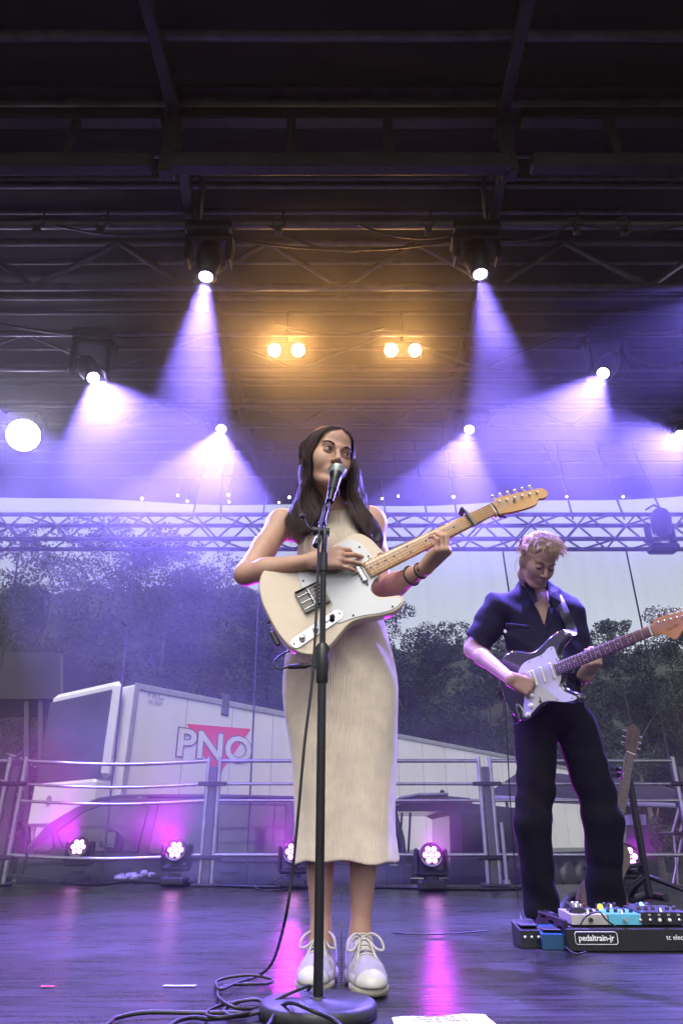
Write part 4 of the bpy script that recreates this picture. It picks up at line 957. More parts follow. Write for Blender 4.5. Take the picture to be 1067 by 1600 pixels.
for a, b in ((.0, -.06), (.10, -.105), (.205, -.08), (.214, .04 - .08), (.196, .136), (.08, .106), (.04, .09), (.05, -.108)): mb = MB(); mb.cyl(tp(a, b, .002), tp(a, b, .0036), .0034, n=8); mb.build('screw', inlay_k, g_, TL)
mb = MB(); mb.box(tp(.0, 0, .0015), (.082, .072, .002), (tu, tv, tn), .0005)
for s_ in (-1, 1): mb.box(tp(.0, s_ * .036, .0065), (.082, .0016, .011), (tu, tv, tn))
mb.box(tp(-.0405, 0, .006), (.0016, .072, .010), (tu, tv, tn)); bp_ = mb.build('bridge', mat('worn_chrome', (.14, .13, .12), .25, 1, .2, 30), tele, TL)
for k in range(3): mb = MB(); mb.cyl(tp(-.002, -.028 + .0215 * k, .0085), tp(-.002, -.028 + .0215 * k + .0185, .0085), .0042, n=10); mb.cyl(tp(-.002, -.0185 + .0215 * k, .0085), tp(-.038, -.0185 + .0215 * k, .007), .0012, n=6); mb.build('saddle', chrome, bp_, TL)
mb = MB(); a_ = (tu * math.cos(.25) + tv * math.sin(.25)); b_ = (tv * math.cos(.25) - tu * math.sin(.25)); mb.box(tp(.022, 0, .0075), (.019, .068, .011), (a_, b_, tn), .004); mb.build('bridge_pickup', black, bp_, TL)
mb = MB(); mb.box(tp(.165, 0, .0075), (.019, .066, .010), (tu, tv, tn), .006); mb.build('neck_pickup', mat('silver_cover', (.7, .7, .7), .22, .9, .05), tele, TL)
for s_ in (-1, 1): mb = MB(); mb.cyl(tp(.165, s_ * .039, .002), tp(.165, s_ * .039, .006), .0035, n=10); mb.build('pickup_screw', inlay_k, tele, TL)
mb = MB(); c0, c1 = tp(-.105, .102, 0), tp(.04, .083, 0); ax = (c1 - c0).normalized(); ay = tn.cross(ax)
cc = (c0 + c1) / 2; pl = [(math.cos(t) * .0165 + (.072 if math.cos(t) >= 0 else -.072), math.sin(t) * .0165) for t in [2 * math.pi * k / 24 for k in range(24)]]
mb.prism(pl, .0022, .0042, (ax, ay, tn), cc, .0004); cp = mb.build('control_plate', chrome, tele, TL, fixn=True)
for t_ in (-.052, -.005): mb = MB(); mb.lathe(cc + ax * t_ + tn * .004, [(0, .0098), (.014, .0095), (.016, .0085), (.0162, .0001)], tn, 20, caps=False); mb.build('knob', chrome, cp, TL)
mb = MB(); mb.box(cc + ax * .045 + tn * .0045, (.034, .003, .001), (ax, ay, tn)); mb.cyl(cc + ax * .052 + tn * .004, cc + ax * .054 + tn * .013, .003, n=8); mb.lathe(cc + ax * .054 + tn * .012, [(0, .006), (.004, .0085), (.009, .0075), (.011, .002)], tn, 12); mb.build('switch', inlay_k, cp, TL)
for t_ in (-.080, .080): mb = MB(); mb.cyl(cc + ax * t_ + tn * .004, cc + ax * t_ + tn * .0052, .003, n=8); mb.build('plate_screw', inlay_k, cp, TL)
guitar_neck(tele, TB, tu, tv, tn, maple, fretm, inlay_k, 21, mat('bone_nut', (.6, .55, .45), .4), .002, TL, maple)
hs = [(.650, -.0215), (.672, -.027), (.684, -.035), (.70, -.0385), (.76, -.0365), (.815, -.034), (.842, -.033), (.853, -.022), (.853, -.006), (.843, .004), (.828, .008), (.815, .006), (.806, .010), (.80, .018), (.785, .0245), (.76, .027), (.72, .0275), (.68, .024), (.662, .0215), (.650, .0212)]
sh_ = lambda x: .2 * max(0, x - .665)
HS = [(q.x, q.y) for q in catmull([(a, b + sh_(a), 0) for a, b in hs], 4)]
mb = MB(); mb.prism(HS, -.019, -.005, (tu, tv, tn), TB, .0015); hd = mb.build('headstock', maple, tele, TL, fixn=True)
for k in range(6):
    x = .688 + .0262 * k; mb = MB(); q_ = sh_(x); c = tp(x, -.020 + .0005 * k + q_, -.005); peg(mb, c, tn, tv, 0); mb.cyl(tp(x, -.034 + q_, -.013), tp(x, -.047 + q_, -.013), .0022, n=8); mb.ball(tp(x, -.052 + q_, -.013), (.009, .0055, .0045), 10, ax=(tu, tv, tn)); mb.build('tuning_peg', chrome, hd, TL)
mb = MB(); mb.box(tp(.735, .005, -.0045), (.011, .003, .001), (tu, tv, tn)); mb.box(tp(.735, .005, -.0044), (.003, .011, .0014), (tu, tv, tn)); mb.cyl(tp(.735, .005, -.004), tp(.735, .005, .002), .0035, n=8); mb.build('string_tree', inlay_k, hd, TL)
mb = MB(); mb.box(tp(-.150, .055, -.0225), (.016, .05, .016), (tu, tv, tn), .004); mb.cyl(tp(-.138, .0, -.0225), tp(-.152, .0, -.0225), .005); mb.build('jack_plate', black, tele, TL)
# capo
kx = fret_x(2) - .012 + .012
cp_ = empty('capo', tp(.56, 0, .012), 'black clamp capo across the amber neck near its headstock', 'capo')
mb = MB(); mb.box(tp(.562, .0, .0165), (.011, .062, .008), (tu, tv, tn), .003); mb.build('bar', mat('grey_capo', (.12, .12, .125), .35, .4), cp_)
mb = MB(); mb.tube([tp(.562, -.03, .016), tp(.560, -.036, .006), tp(.558, -.034, -.012), tp(.556, -.010, -.028), tp(.556, .012, -.027)], .005, 8); mb.box(tp(.560, -.042, -.004), (.011, .016, .04), (tu, tv, tn), .003); mb.build('clamp_arm', black, cp_)
# hair band round the nut
mb = MB(); mb.tube([tp(.657, .0235 * math.cos(t), -.004 + .0165 * math.sin(t)) for t in [2 * math.pi * k / 20 for k in range(20)]], .0022, 6, closed=True)
mb.tube([tp(.657, .023, -.002), tp(.662, .030, -.006), tp(.668, .034, .0), tp(.676, .042, -.008)], [.003, .006, .005, .003], 6); tag(mb.build('hair_tie', rubber), 'black hair tie looped round the neck end of the cream guitar', 'hair tie')
# strap of the singer: over the far shoulder to the upper corner of the body, and round the back
strap_m = mat('black_strap', (.012, .012, .022), .55, 0, .2, 60, .3, 300)
def ribbon(name, pts, w, nr, th, m, parent=None, **kw):
    pts = catmull(pts, 8, False); mb = MB(); vs = []; nn = len(pts)
    for i, p in enumerate(pts):
        t = (pts[min(i + 1, nn - 1)] - pts[max(i - 1, 0)]).normalized(); q = nr(i / (nn - 1)) if callable(nr) else Vector(nr); q = (q - t * q.dot(t)).normalized(); x = t.cross(q)
        vs += [p - x * w / 2, p + x * w / 2, p + x * w / 2 - q * th, p - x * w / 2 - q * th]
    mb.add(vs, [(i * 4 + k, i * 4 + (k + 1) % 4, (i + 1) * 4 + (k + 1) % 4, (i + 1) * 4 + k) for i in range(nn - 1) for k in range(4)] + [(0, 1, 2, 3), tuple(range(nn * 4 - 4, nn * 4))[::-1]], False)
    return mb.build(name, m, parent, fixn=True)
sp0 = tp(.245, -.105, -.02)
so = ribbon('guitar_strap', [sp0 + tn * -.012, P(584, 838, 2.03), P(572, 812, 2.045), P(560, 796, 2.075), P(552, 790, 2.16), P(540, 810, 2.27), P(510, 880, 2.29), P(470, 960, 2.26), P(440, 975, 2.13), tp(-.125, .02, -.055)], .042, lambda t: Vector((0, -1, .25)).lerp(Vector((0, 1, .1)), max(0, min(1, (t - .35) / .25))), .003, strap_m)
tag(so, 'dark blue-black strap of the cream guitar over the singer\'s shoulder', 'guitar strap')
# bracelets
def ring_on(name, c, ax, r, tr, m, parent, flat=1, n=20, wl=None):
    x, y, z = frame(ax); mb = MB(); mb.tube([Vector(c) + (x * math.cos(t) + y * math.sin(t)) * r for t in [2 * math.pi * k / n for k in range(n)]], tr, 6, closed=True); return mb, mb
ax_ = Vector(Lwr - Lel); 
for q, r, tr in ((.90, .0245, .0030), (.70, .031, .0028)):
    c = Lel * (1 - q) + Lwr * q; mb, _ = ring_on('x', c, ax_, r, tr, black, sg)
    if q > .8: mb.box(Vector(c) + Vector((-.004, -.03, 0)), (.02, .008, .026), bev=.003)
    mb.build('wrist_band', black, sg)
# ================================================================ microphone and its stand
ST = PZ(497, 1562, .03); st = empty('microphone_stand', (ST.x, ST.y, 0), 'tall black straight microphone stand with round base in front of the singer', 'microphone stand')
blackm = mat('black_stand_metal', (.012, .012, .014), .3, .3, .2, 20); ironb = mat('cast_iron_base', (.03, .03, .033), .5, .3, .3, 30, .12, 260)
mb = MB(); mb.lathe((ST.x, ST.y, 0), [(0, .122), (.003, .128), (.020, .129), (.027, .124), (.030, .118), (.031, .02), (.036, .018)], (0, 0, 1), 56); mb.build('round_base', ironb, st)
top_z = P(506, 862, ST.y).z; midz = P(505, 1035, ST.y).z
mb = MB(); mb.cyl((ST.x, ST.y, .03), (ST.x, ST.y, midz), .0112, n=18); mb.build('lower_tube', blackm, st)
mb = MB(); mb.lathe((ST.x, ST.y, midz - .055), [(0, .013), (.004, .0155), (.03, .0155), (.04, .018), (.095, .0185), (.105, .0125)], (0, 0, 1), 20); mb.build('clutch', black, st)
mb = MB(); mb.cyl((ST.x, ST.y, midz), (ST.x, ST.y, top_z), .0082, n=16); mb.build('upper_tube', blackm, st)
bA, bB = P(494, 853, ST.y - .03), P(517, 768, ST.y + .075); bd = (bB - bA).normalized(); L_ = (bB - bA).length
mb = MB(); mb.cyl(bA, bA + bd * .024, .0105, n=14); mb.cyl(bA + bd * .038, bA + bd * .1, .0095, n=14); mb.cyl(bA + bd * .1, bB, .0078, n=14); mb.build('boom_tube', blackm, st)
mb = MB(); mb.cyl(bA + bd * .024, bA + bd * .038, .0104, n=14); mb.build('silver_ring', mat('silver_band', (.5, .5, .52), .35, .8), st)
jt = bA + bd * .062; mb = MB(); mb.cyl((ST.x, ST.y, top_z - .06), (ST.x, ST.y, top_z - .005), .0125, n=14); mb.tube([Vector((ST.x, ST.y, top_z - .01)), Vector((ST.x + .004, ST.y - .012, jt.z - .01)), jt + Vector((.012, 0, .006))], .0085, 8)
hx = Vector((1, .2, 0)).normalized(); mb.cyl(jt - hx * .022, jt + hx * .026, .0135, n=14); mb.cyl(jt + bd * .03 - Vector((.0, .0, 0)), jt + bd * .035 + Vector((0, 0, .001)), .013, n=14); mb.build('joint', black, st)
mb = MB(); mb.cyl(jt - hx * .02, jt - hx * .035 + Vector((0, 0, .01)), .006); mb.tube([jt - hx * .032, jt - hx * .045 + Vector((0, 0, .03)), jt - hx * .052 + Vector((0, 0, .042))], .0035, 6); mb.ball(jt - hx * .052 + Vector((0, 0, .044)), .0095, 10); mb.build('wing_screw', black, st)
MC = P(526.5, 737, 1.905); MT = P(519, 768, 1.85); md = (MC - MT).normalized()
mb = MB(); mb.tube([bB - bd * .01, bB + bd * .012, MC - md * .098], .0085, 10); mb.cyl(bB + Vector((.008, 0, -.002)), bB + Vector((.026, 0, -.004)), .011, n=14); mb.build('clip_joint', black, st)
mb = MB(); mb.lathe(MC - md * .115, [(0, .0155), (.03, .0165), (.055, .0175)], md, 18); mb.build('clip', black, st)
mic = empty('microphone', MC, 'handheld vocal microphone with silver grille at the singer\'s mouth', 'microphone')
mb = MB(); mb.lathe(MC - md * .17, [(0, .0105), (.005, .0115), (.10, .0155), (.125, .0175), (.14, .0205), (.148, .0225)], md, 22); mb.build('handle', blackm, mic)
gr = bpy.data.materials.new('mesh_grille'); gr = mat('mesh_grille', (.22, .26, .25), .42, .75, .05, 30, 0); nt = gr.node_tree; ck = nt.nodes.new('ShaderNodeTexChecker'); ck.inputs['Scale'].default_value = 700; nt.links.new(nt.nodes['Texture Coordinate'].outputs['Object'], ck.inputs[0]); bp = nt.nodes.new('ShaderNodeBump'); bp.inputs['Strength'].default_value = .6; bp.inputs['Distance'].default_value = .001; nt.links.new(ck.outputs['Fac'], bp.inputs['Height']); nt.links.new(bp.outputs[0], nt.nodes['Principled BSDF'].inputs['Normal'])
mb = MB(); prof = [(-.024, .0215), (-.017, .0245), (-.006, .0285), (0, .029)] + [(.027 * math.sin(a), .029 * math.cos(a) + .0001) for a in [R(90 * k / 8) for k in range(1, 9)]]; mb.lathe(MC, prof, md, 26, caps=False); mb.build('grille', gr, mic)
mb = MB(); mb.lathe(MC, [(-.003, .0293), (-.002, .0299), (.002, .0299), (.003, .0293)], md, 26, caps=False); mb.build('grille_band', mat('grille_band', (.45, .47, .46), .3, .9), mic)
# mic cable: from the mic down the stand, to the floor and round in loops
cm = MC - md * .17
pts = [cm, cm - md * .03 + Vector((-.004, -.004, -.01)), P(508, 790, 1.80), P(499, 830, ST.y - .035), P(497, 880, ST.y - .03), P(494, 960, ST.y - .03), P(488, 1060, ST.y - .035), P(476, 1160, ST.y - .04), P(467, 1260, ST.y - .04), P(457, 1360, ST.y - .03), P(445, 1440, ST.y - .0), PZ(425, 1505, .06)]
fl = [(400, 1526), (372, 1535), (345, 1546), (338, 1534), (360, 1527), (392, 1524), (424, 1530), (418, 1537), (385, 1538), (352, 1541), (340, 1555), (360, 1572), (392, 1577), (410, 1568), (395, 1562), (345, 1571), (322, 1584), (345, 1590), (400, 1580), (440, 1558), (482, 1541), (478, 1550), (440, 1572), (420, 1600), (395, 1640)]
pts += [PZ(x, y, .009 + (.03 * math.exp(-((i - 20) / 1.6) ** 2) if i > 15 else 0) + .004 * (i % 3)) for i, (x, y) in enumerate(fl)]
mb = MB(); mb.tube(catmull(pts, 8, False), .0036, 8); tag(mb.build('microphone_cable', rubber), 'black cable running down the stand and looping on the floor by the round base', 'cable')
mb = MB(); mb.tube(catmull([PZ(x, y, .008 + .003 * (i % 2)) for i, (x, y) in enumerate([(120, 1640), (170, 1600), (182, 1591), (230, 1582), (310, 1583), (370, 1583), (380, 1586), (330, 1592), (300, 1590), (270, 1600), (240, 1640)])], 8, False), .0045, 8); tag(mb.build('floor_cable', rubber), 'thick black cable lying flat at the bottom left of the stage floor', 'cable', 'loose cables on the front of the stage')
mb = MB(); mb.tube(catmull([PZ(425, 1572, .012), PZ(400, 1562, .01), PZ(372, 1566, .012), PZ(350, 1580, .010), PZ(372, 1588, .01), PZ(430, 1576, .02), PZ(455, 1567, .044), PZ(490, 1580, .042), PZ(530, 1600, .02), PZ(560, 1640, .012)], 8, False), .0042, 8); tag(mb.build('floor_cable', rubber), 'black cable crossing over the round stand base to the right', 'cable', 'loose cables on the front of the stage')
# jack cable of the singer
j0 = tp(-.14, .055, -.02); mb = MB(); jp = P(452, 1042, 1.97); je = P(484, 1040, 1.93)
mb.tube(catmull([tp(-.12, .10, -.05), P(438, 1024, 1.99), P(428, 1038, 1.97), P(436, 1045, 1.96), jp], 6, False), .0028, 6); mb.cyl(jp, jp.lerp(je, .75), .007, .0085, n=10); mb.cyl(jp.lerp(je, .75), je, .0085, .004, n=10)
mb.tube(catmull([je, P(505, 1050, 1.97), P(540, 1090, 2.28), P(560, 1300, 2.32), PZ(575, 1440, .02), PZ(640, 1460, .008), PZ(760, 1455, .008)], 6, False), .0028, 6); tag(mb.build('guitar_cable', rubber), 'thin black lead with a plug below the cream guitar body', 'cable')
# set list
paper = mat('white_paper', (.75, .74, .76), .7, 0, .03, 10, .1, 60); ink = mat('ink', (.03, .03, .05), .7)
a, b, c, d = PZ(612, 1590, .004), PZ(757, 1584, .004), PZ(792, 1616, .004), PZ(622, 1622, .004); pr = empty('set_list', a, 'white set list sheet taped to the floor at the bottom edge, writing seen upside down', 'paper')
mb = MB(); n_ = 8; vs = [a.lerp(b, i / n_).lerp(d.lerp(c, i / n_), j / 4) + Vector((0, 0, .0015 * math.sin(i * 1.3 + j))) for j in range(5) for i in range(n_ + 1)]; mb.add(vs, [(j * (n_ + 1) + i, j * (n_ + 1) + i + 1, (j + 1) * (n_ + 1) + i + 1, (j + 1) * (n_ + 1) + i) for j in range(4) for i in range(n_)], True); mb.build('sheet', paper, pr)
X = (b - a).normalized(); Yv = Vector((0, 0, 1)).cross(X)
for i, (t, o_) in enumerate((('7. Thank you', .0), ('6. Every Lover', .02), ('5. War & Peace', .04), ('4. Baby Blue', .06))):
    Mx = basis(a.lerp(b, .70) + Vector((0, 0, .0045)) - Yv * (.014 + o_), -X, -Yv, Vector((0, 0, 1))); text_mesh('writing', t, .018, ink, pr, Mx, .0002, 'LEFT')
# tape marks
for (x, y, w_, m_, lab) in ((75, 1542, .035, mat('red_tape', (.5, .02, .02), .6), 'small red tape mark on the floor at the left'), (281, 1541, .085, mat('white_tape', (.42, .4, .42), .6, 0, .4, 90), 'worn white tape strip on the stage floor left of the cables')):
    c = PZ(x, y, .002); mb = MB(); rn = random.Random(x); n_ = 14; vs = []
    for i in range(n_ + 1): X0 = c.x - w_ / 2 + w_ * i / n_; vs += [(X0, c.y - .009 + rn.uniform(-.002, .002), .0035), (X0, c.y + .009 + rn.uniform(-.002, .002), .0035)]
    mb.add(vs, [(i * 2, i * 2 + 2, i * 2 + 3, i * 2 + 1) for i in range(n_)]); tag(mb.build('floor_tape', m_), lab, 'tape')
# ================================================================ guitarist
skinM = skin('fair_skin', (.36, .225, .175), (.3, .18, .15)); brow_b = mat('sandy_brow', (.12, .07, .035), .7)
MK = 1.06; MM = yprp(14, -46, 3); MH = P(852, 888, 3.14) - Vector(MM @ np.array([0, -.085 * MK, 0])); GY = 3.38
BM = P(857, 1080, GY); ME = Vector((BM.x, GY, 0)); TX = P(845, 980, GY).x; HX = P(856, 1110, GY).x
nkM = V3((P(836, 915, GY).x, GY + .03, P(836, 912, GY).z)); szs = P(835, 945, GY).z
rS, rE, rW = V3(P(776, 952, GY)), V3(P(738, 1014, GY + .05)), V3(P(797, 1061, 3.13))
lS, lE, lW = V3(P(892, 958, GY + .02)), V3(P(912, 1052, GY + .06)), V3(P(911, 1058, 3.225))
MRH, MRN = make_hand(rW, (.82, .06, -.36), (-.05, .97, .1), False, [(30, 35, 20), (32, 38, 20), (36, 40, 20), (40, 40, 20)], (8, 2, -3, -8), (.75, .2, .6), 1.06)
MLH, MLN = make_hand(lW, (.40, -.70, .52), (-.30, .45, .80), True, [(40, 55, 30), (42, 58, 30), (45, 60, 30), (45, 60, 35)], (5, 1, -3, -8), (.75, .3, .55), 1.06)
hipz, kz = P(870, 1120, GY).z, .52
LL = [V3(P(838, 1135, GY)), V3(P(833, 1285, GY - .04)), V3(P(846, 1418, GY + .03))]; RL = [V3(P(898, 1135, GY)), V3(P(941, 1282, GY - .02)), V3(P(949, 1418, GY + .06))]
def man_body(s):
    s.ell((TX, GY + .01, (szs + hipz) / 2), (.15, .112, .30), k=.06); s.ell((TX, GY + .0, szs - .06), (.13, .108, .12), k=.05); s.cone((rS[0] + .06, GY + .02, szs), (lS[0] - .06, GY + .03, szs), .07, .07, .06)
    s.cone((TX, GY + .02, szs - .08), nkM, .09, .06, .05); s.ell((HX, GY, hipz + .05), (.15, .1, .13), k=.05)
    for h in (LL, RL): s.chain(h, (.085, .055, .04), .04); s.cone(h[2], V3((h[2][0], h[2][1], .08)), .038, .034, .02)
    for sh, el, wr in ((rS, rE, rW), (lS, lE, lW)):
        s.cone(sh, el, .055, .043, .05); f = el * .7 + wr * .3; s.cone(el, f, .043, .042, .02); s.cone(f, wr, .042, .027, .02)
    run(s, head_prims(MH, MM, MK, True, True, neck_to=nkM, neck_r=.056)); run(s, MRH); run(s, MLH)
mn = empty('person', ME, 'short haired guitarist in a dark collar shirt and black trousers, head bowed', 'person')
hl, hh = bb(V3(MH) + V3((0, -.02, -.02)), V3((.12, .14, .15))); rl, rh = bb(rW + V3((.06, 0, -.02)), V3((.11, .08, .09))); ll, lh = bb(lW + V3((.03, -.04, .05)), V3((.10, .11, .10)))
VQ = detail([(man_body, (.35, 2.9, .02), (1.62, 3.68, 1.95), .011), (man_body, hl, hh, .003), (man_body, rl, rh, .0032), (man_body, ll, lh, .0032)])
mesh_obj('body', VQ, skinM, mn, matfn=lip_fn(MH, MM, MK)); head_extras(mn, MH, MM, MK, ME, skinM[0], brow_b, eye_w, iris_b, look=(0, -.6), eyes_down=True, brow=.8)
# shirt
shirt_m = mat('dark_navy_linen', (.010, .010, .026), .9, 0, .25, 6, .25, 240, spec=.2)
def shirt(s):
    zl = P(850, 1085, GY).z
    s.ell((TX, GY + .01, (szs + zl) / 2 + .05), (.185, .130, .34), k=.06); s.cone((rS[0] + .05, GY + .02, szs - .005), (lS[0] - .05, GY + .03, szs - .005), .078, .078, .06)
    s.cone((TX, GY + .02, szs - .06), nkM - V3((0, 0, .02)), .10, .072, .05); s.cone((TX, GY, zl + .12), (HX, GY, zl - .03), .155, .16, .05)
    e1 = rS * .03 + rE * .97; s.cone(rS, e1, .078, .070, .05); s.cone(rS * .45 + rE * .55 + V3((-.0, 0, -.02)), e1 + V3((.01, 0, -.02)), .066, .078, .03)
    e2 = lS * .2 + lE * .8; s.cone(lS, e2, .066, .064, .05)
    def fold(X, Y, Z):
        cr_ = lambda v: (1 - np.abs(np.sin(v))) ** 3
        a = .006 * np.sin(38 * (Z + .55 * X) + 3 * np.sin(9 * X)) * np.exp(-((X - rS[0] - .02) / .09) ** 2)
        b = .006 * np.sin(30 * (Z - .4 * X) + 2 * np.sin(12 * X + 1)) * np.exp(-((Z - zl - .12) / .16) ** 2)
        c = .004 * np.sin(26 * X + 8 * Z + 2 * np.sin(7 * Z)) + .003 * np.sin(55 * Z + 14 * X + 9 * Y)
        return a + b + c + 0 * Y - .007 * cr_(9 * Z + 14 * X + 2 * np.sin(6 * Z)) - .006 * cr_(13 * Z - 9 * X + 2 * np.sin(9 * X) + 1) + .004
    s.warp(fold)
    s.cone(e1 + (e1 - rS) * .28, e1 + (e1 - rS) * 1.2, .12, .12, .006, 'cut'); s.half((0, 0, zl - .06), (0, 0, -1), .01)
    # open collar and V
    c = nkM + V3((0, -.02, .05)); s.cone(c, c + V3((0, 0, .2)), .066, .12, .008, 'cut')
    vt, vb = V3(P(842, 912, 3.27)), V3(P(852.5, 977, 3.25)); X, Y, Z = s.ax[0][:, None, None], s.ax[1][None, :, None], s.ax[2][None, None, :]
    t = (Z - vb[2]) / (vt[2] - vb[2]); d = np.abs(X - (vb[0] + (vt[0] - vb[0]) * t)) - .062 * np.clip(t, -.2, 1.25); d = np.maximum(np.maximum(d, vb[2] - Z), Y - (GY - .05)); s.put((slice(None),) * 3, d, .006, 'cut')
q = SDF((.33, 3.1, P(850, 1085, GY).z - .1), (1.5, 3.66, 1.62), .006); shirt(q); V, Q = q.mesh(); V = smooth_verts(V, Q, 1, .4); sh_o = mesh_obj('shirt', [(V, Q)], shirt_m, mn)
def flap(pts, name):
    pts = [P(*p) for p in pts]; mb = MB(); n = Vector((0, -1, 0)); m = len(pts); mb.add(pts + [p + Vector((0, .006, .001)) for p in pts], [tuple(range(m)), tuple(range(2 * m - 1, m - 1, -1))] + [(i, (i + 1) % m, m + (i + 1) % m, m + i) for i in range(m)]); mb.build(name, shirt_m, sh_o, ME, fixn=True)
flap([(818, 905, 3.30), (822, 920, 3.24), (834, 944, 3.225), (841, 938, 3.21), (833, 918, 3.27), (826, 903, 3.33)], 'collar'); flap([(861, 916, 3.29), (858, 930, 3.21), (866, 952, 3.215), (877, 941, 3.22), (872, 922, 3.27)], 'collar')
mb = MB(); vb = P(852, 977, 3.235); pk = [P(785, 976, 3.235), P(832, 981, 3.20)]
mb.box((pk[0] + pk[1]) / 2 + Vector((0, -.004, 0)), ((pk[1] - pk[0]).length * .8, .01, .018), (Vector((pk[1] - pk[0]).normalized()), Vector((0, 1, 0)), Vector((0, 0, 1))), .003); mb.build('pocket_flap', shirt_m, sh_o, ME)
# trousers
tro = mat('black_trousers', (.003, .003, .0045), .9, 0, .2, 8, .2, 200, spec=.15)
def trousers(s):
    s.ell((HX, GY, hipz + .06), (.172, .125, .15), k=.05); s.cone((HX, GY, hipz + .06), (HX, GY, P(850, 1080, GY).z), .155, .15, .05)
    for h, r in ((LL, (.103, .078, .074)), (RL, (.105, .083, .079))):
        s.cone(h[0], h[1], r[0], r[1], .03); s.cone(h[1], h[2] + V3((0, 0, .03)), r[1], r[2], .03); s.cone(h[2] + V3((0, 0, .04)), h[2] + V3((0, -.01, -.035)), r[2] + .004, r[2] + .002, .01)
    s.warp(lambda X, Y, Z: .0045 * np.sin(45 * Z + 16 * X + 3 * np.sin(11 * X + 5 * Y)) * (np.exp(-((Z - .52) / .12) ** 2) + 1.1 * np.exp(-((Z - .14) / .10) ** 2)) + .005 * np.sin(24 * X + 9 * Z + 8 * Y) + .005 * (1 - np.abs(np.sin(13 * Z + 16 * X + 2 * np.sin(8 * X)))) ** 3 + 0 * X)
    s.half((0, 0, .045), (0, 0, -1), .006)
q = SDF((.5, 3.05, .03), (1.62, 3.66, P(850, 1085, GY).z + .12), .008); trousers(q); V, Q = q.mesh(); V = smooth_verts(V, Q, 2, .4); mesh_obj('trousers', [(V, Q)], tro, mn)
for h in (LL, RL):
    q = SDF((h[2][0] - .1, h[2][1] - .27, 0), (h[2][0] + .1, h[2][1] + .14, .14), .005); x, y = h[2][0], h[2][1]
    q.ell((x - .005, y - .12, .035), (.048, .11, .045), k=.02); q.ell((x, y + .0, .05), (.042, .09, .06), k=.02); q.half((0, 0, .004), (0, 0, -1), .003); V, Q = q.mesh(); u = mesh_obj('shoe', [(V, Q)], mat('black_shoe', (.01, .01, .011), .5), mn)
    mb = MB(); mb.prism([(x - .005 + .052 * math.cos(t), y - .07 + .155 * math.sin(t)) for t in [2 * math.pi * k / 28 for k in range(28)]], .001, .022, bev=.004); mb.build('sole', mat('pale_sole', (.4, .38, .36), .7), u, ME, fixn=True)
# hair: short, wavy, swept towards the forehead
hairM = mat('blond_hair', (.42, .30, .19), .5, 0, .35, 30, spec=.4)
def hm(x, y, z): return Vector(V3(MH) + MM @ (np.array([x, y, z]) * MK))
def man_hair():
    pushM = head_dist(MH, MM, MK, True); rnd = random.Random(9); mb = MB()
    sc = SDF(V3(MH) - .16, V3(MH) + .16, .005); sc.ell(hm(0, .022, .044), [a * MK for a in (.081, .100, .082)], MM, .01); sc.ell(hm(0, -.05, .075), [a * MK for a in (.058, .045, .035)], MM, .02)
    sc.ell(hm(0, -.12, .01), [a * MK for a in (.078, .098, .112)], MM, .01, 'cut'); sc.half(hm(0, .0, -.045), -MM[:, 2], .01); sc.cone(hm(-.10, .012, -.012), hm(.10, .012, -.012), .024, .024, .01, 'cut')
    V, Q = sc.mesh(); mb.add([tuple(v) for v in V], [tuple(int(i) for i in q) for q in Q], True)
    for k in range(4200):
        th = rnd.uniform(-math.pi, math.pi); el = math.acos(rnd.uniform(-.25, 1)); x = math.sin(th) * math.sin(el); y = -math.cos(th) * math.sin(el); z = math.cos(el)
        if y < -.3 and z < .58: continue
        if abs(x) > .8 and y < .35 and z < -.02: continue
        p = hm(x * .079, .02 + y * .099, .04 + z * .080); nv = Vector(MM @ np.array([x, y, z])); cl = math.sin(x * 21 + 1.3 * math.sin(y * 17)) ; 
        flow = Vector(MM @ np.array([(.35 + .5 * cl) if z > .2 else x * .2, -.9 * max(0, z) - .15, -.25 if z > .3 else -1.0])).normalized(); n = 7; L = rnd.uniform(.030, .055) * (1.1 if z > .3 else .6); pts = []
        for i in range(n + 1):
            t = i / n; q = p + nv * (.004 + .020 * math.sin(t * 2.2) * (1 if z > .2 else .35) * (.7 + .4 * cl)) + flow * (L * t) + Vector(MM @ np.array([math.sin(t * 7 + cl * 3) * .004, 0, math.cos(t * 6 + cl * 4) * .004])); pts.append(pushM(q, .004 + .006 * rnd.random()))
        mb.tube(pts, [.0009, .001, .001, .001, .0009, .0008, .0006, .0003], 3, caps=False)
    mb.build('hair', hairM, mn)
man_hair()
mb = MB(); mb.tube(catmull([hm(-.084, .004, -.012), hm(-.088, .012, .004), hm(-.09, .03, -.03), hm(-.07, .05, -.08), V3(nkM) + V3((-.05, .03, .02))], 6, False), .0012, 5); mb.ball(hm(-.086, .004, -.014), .006, 8); mb.build('ear_monitor', mat('clear_wire', (.35, .33, .4), .3), mn, ME)
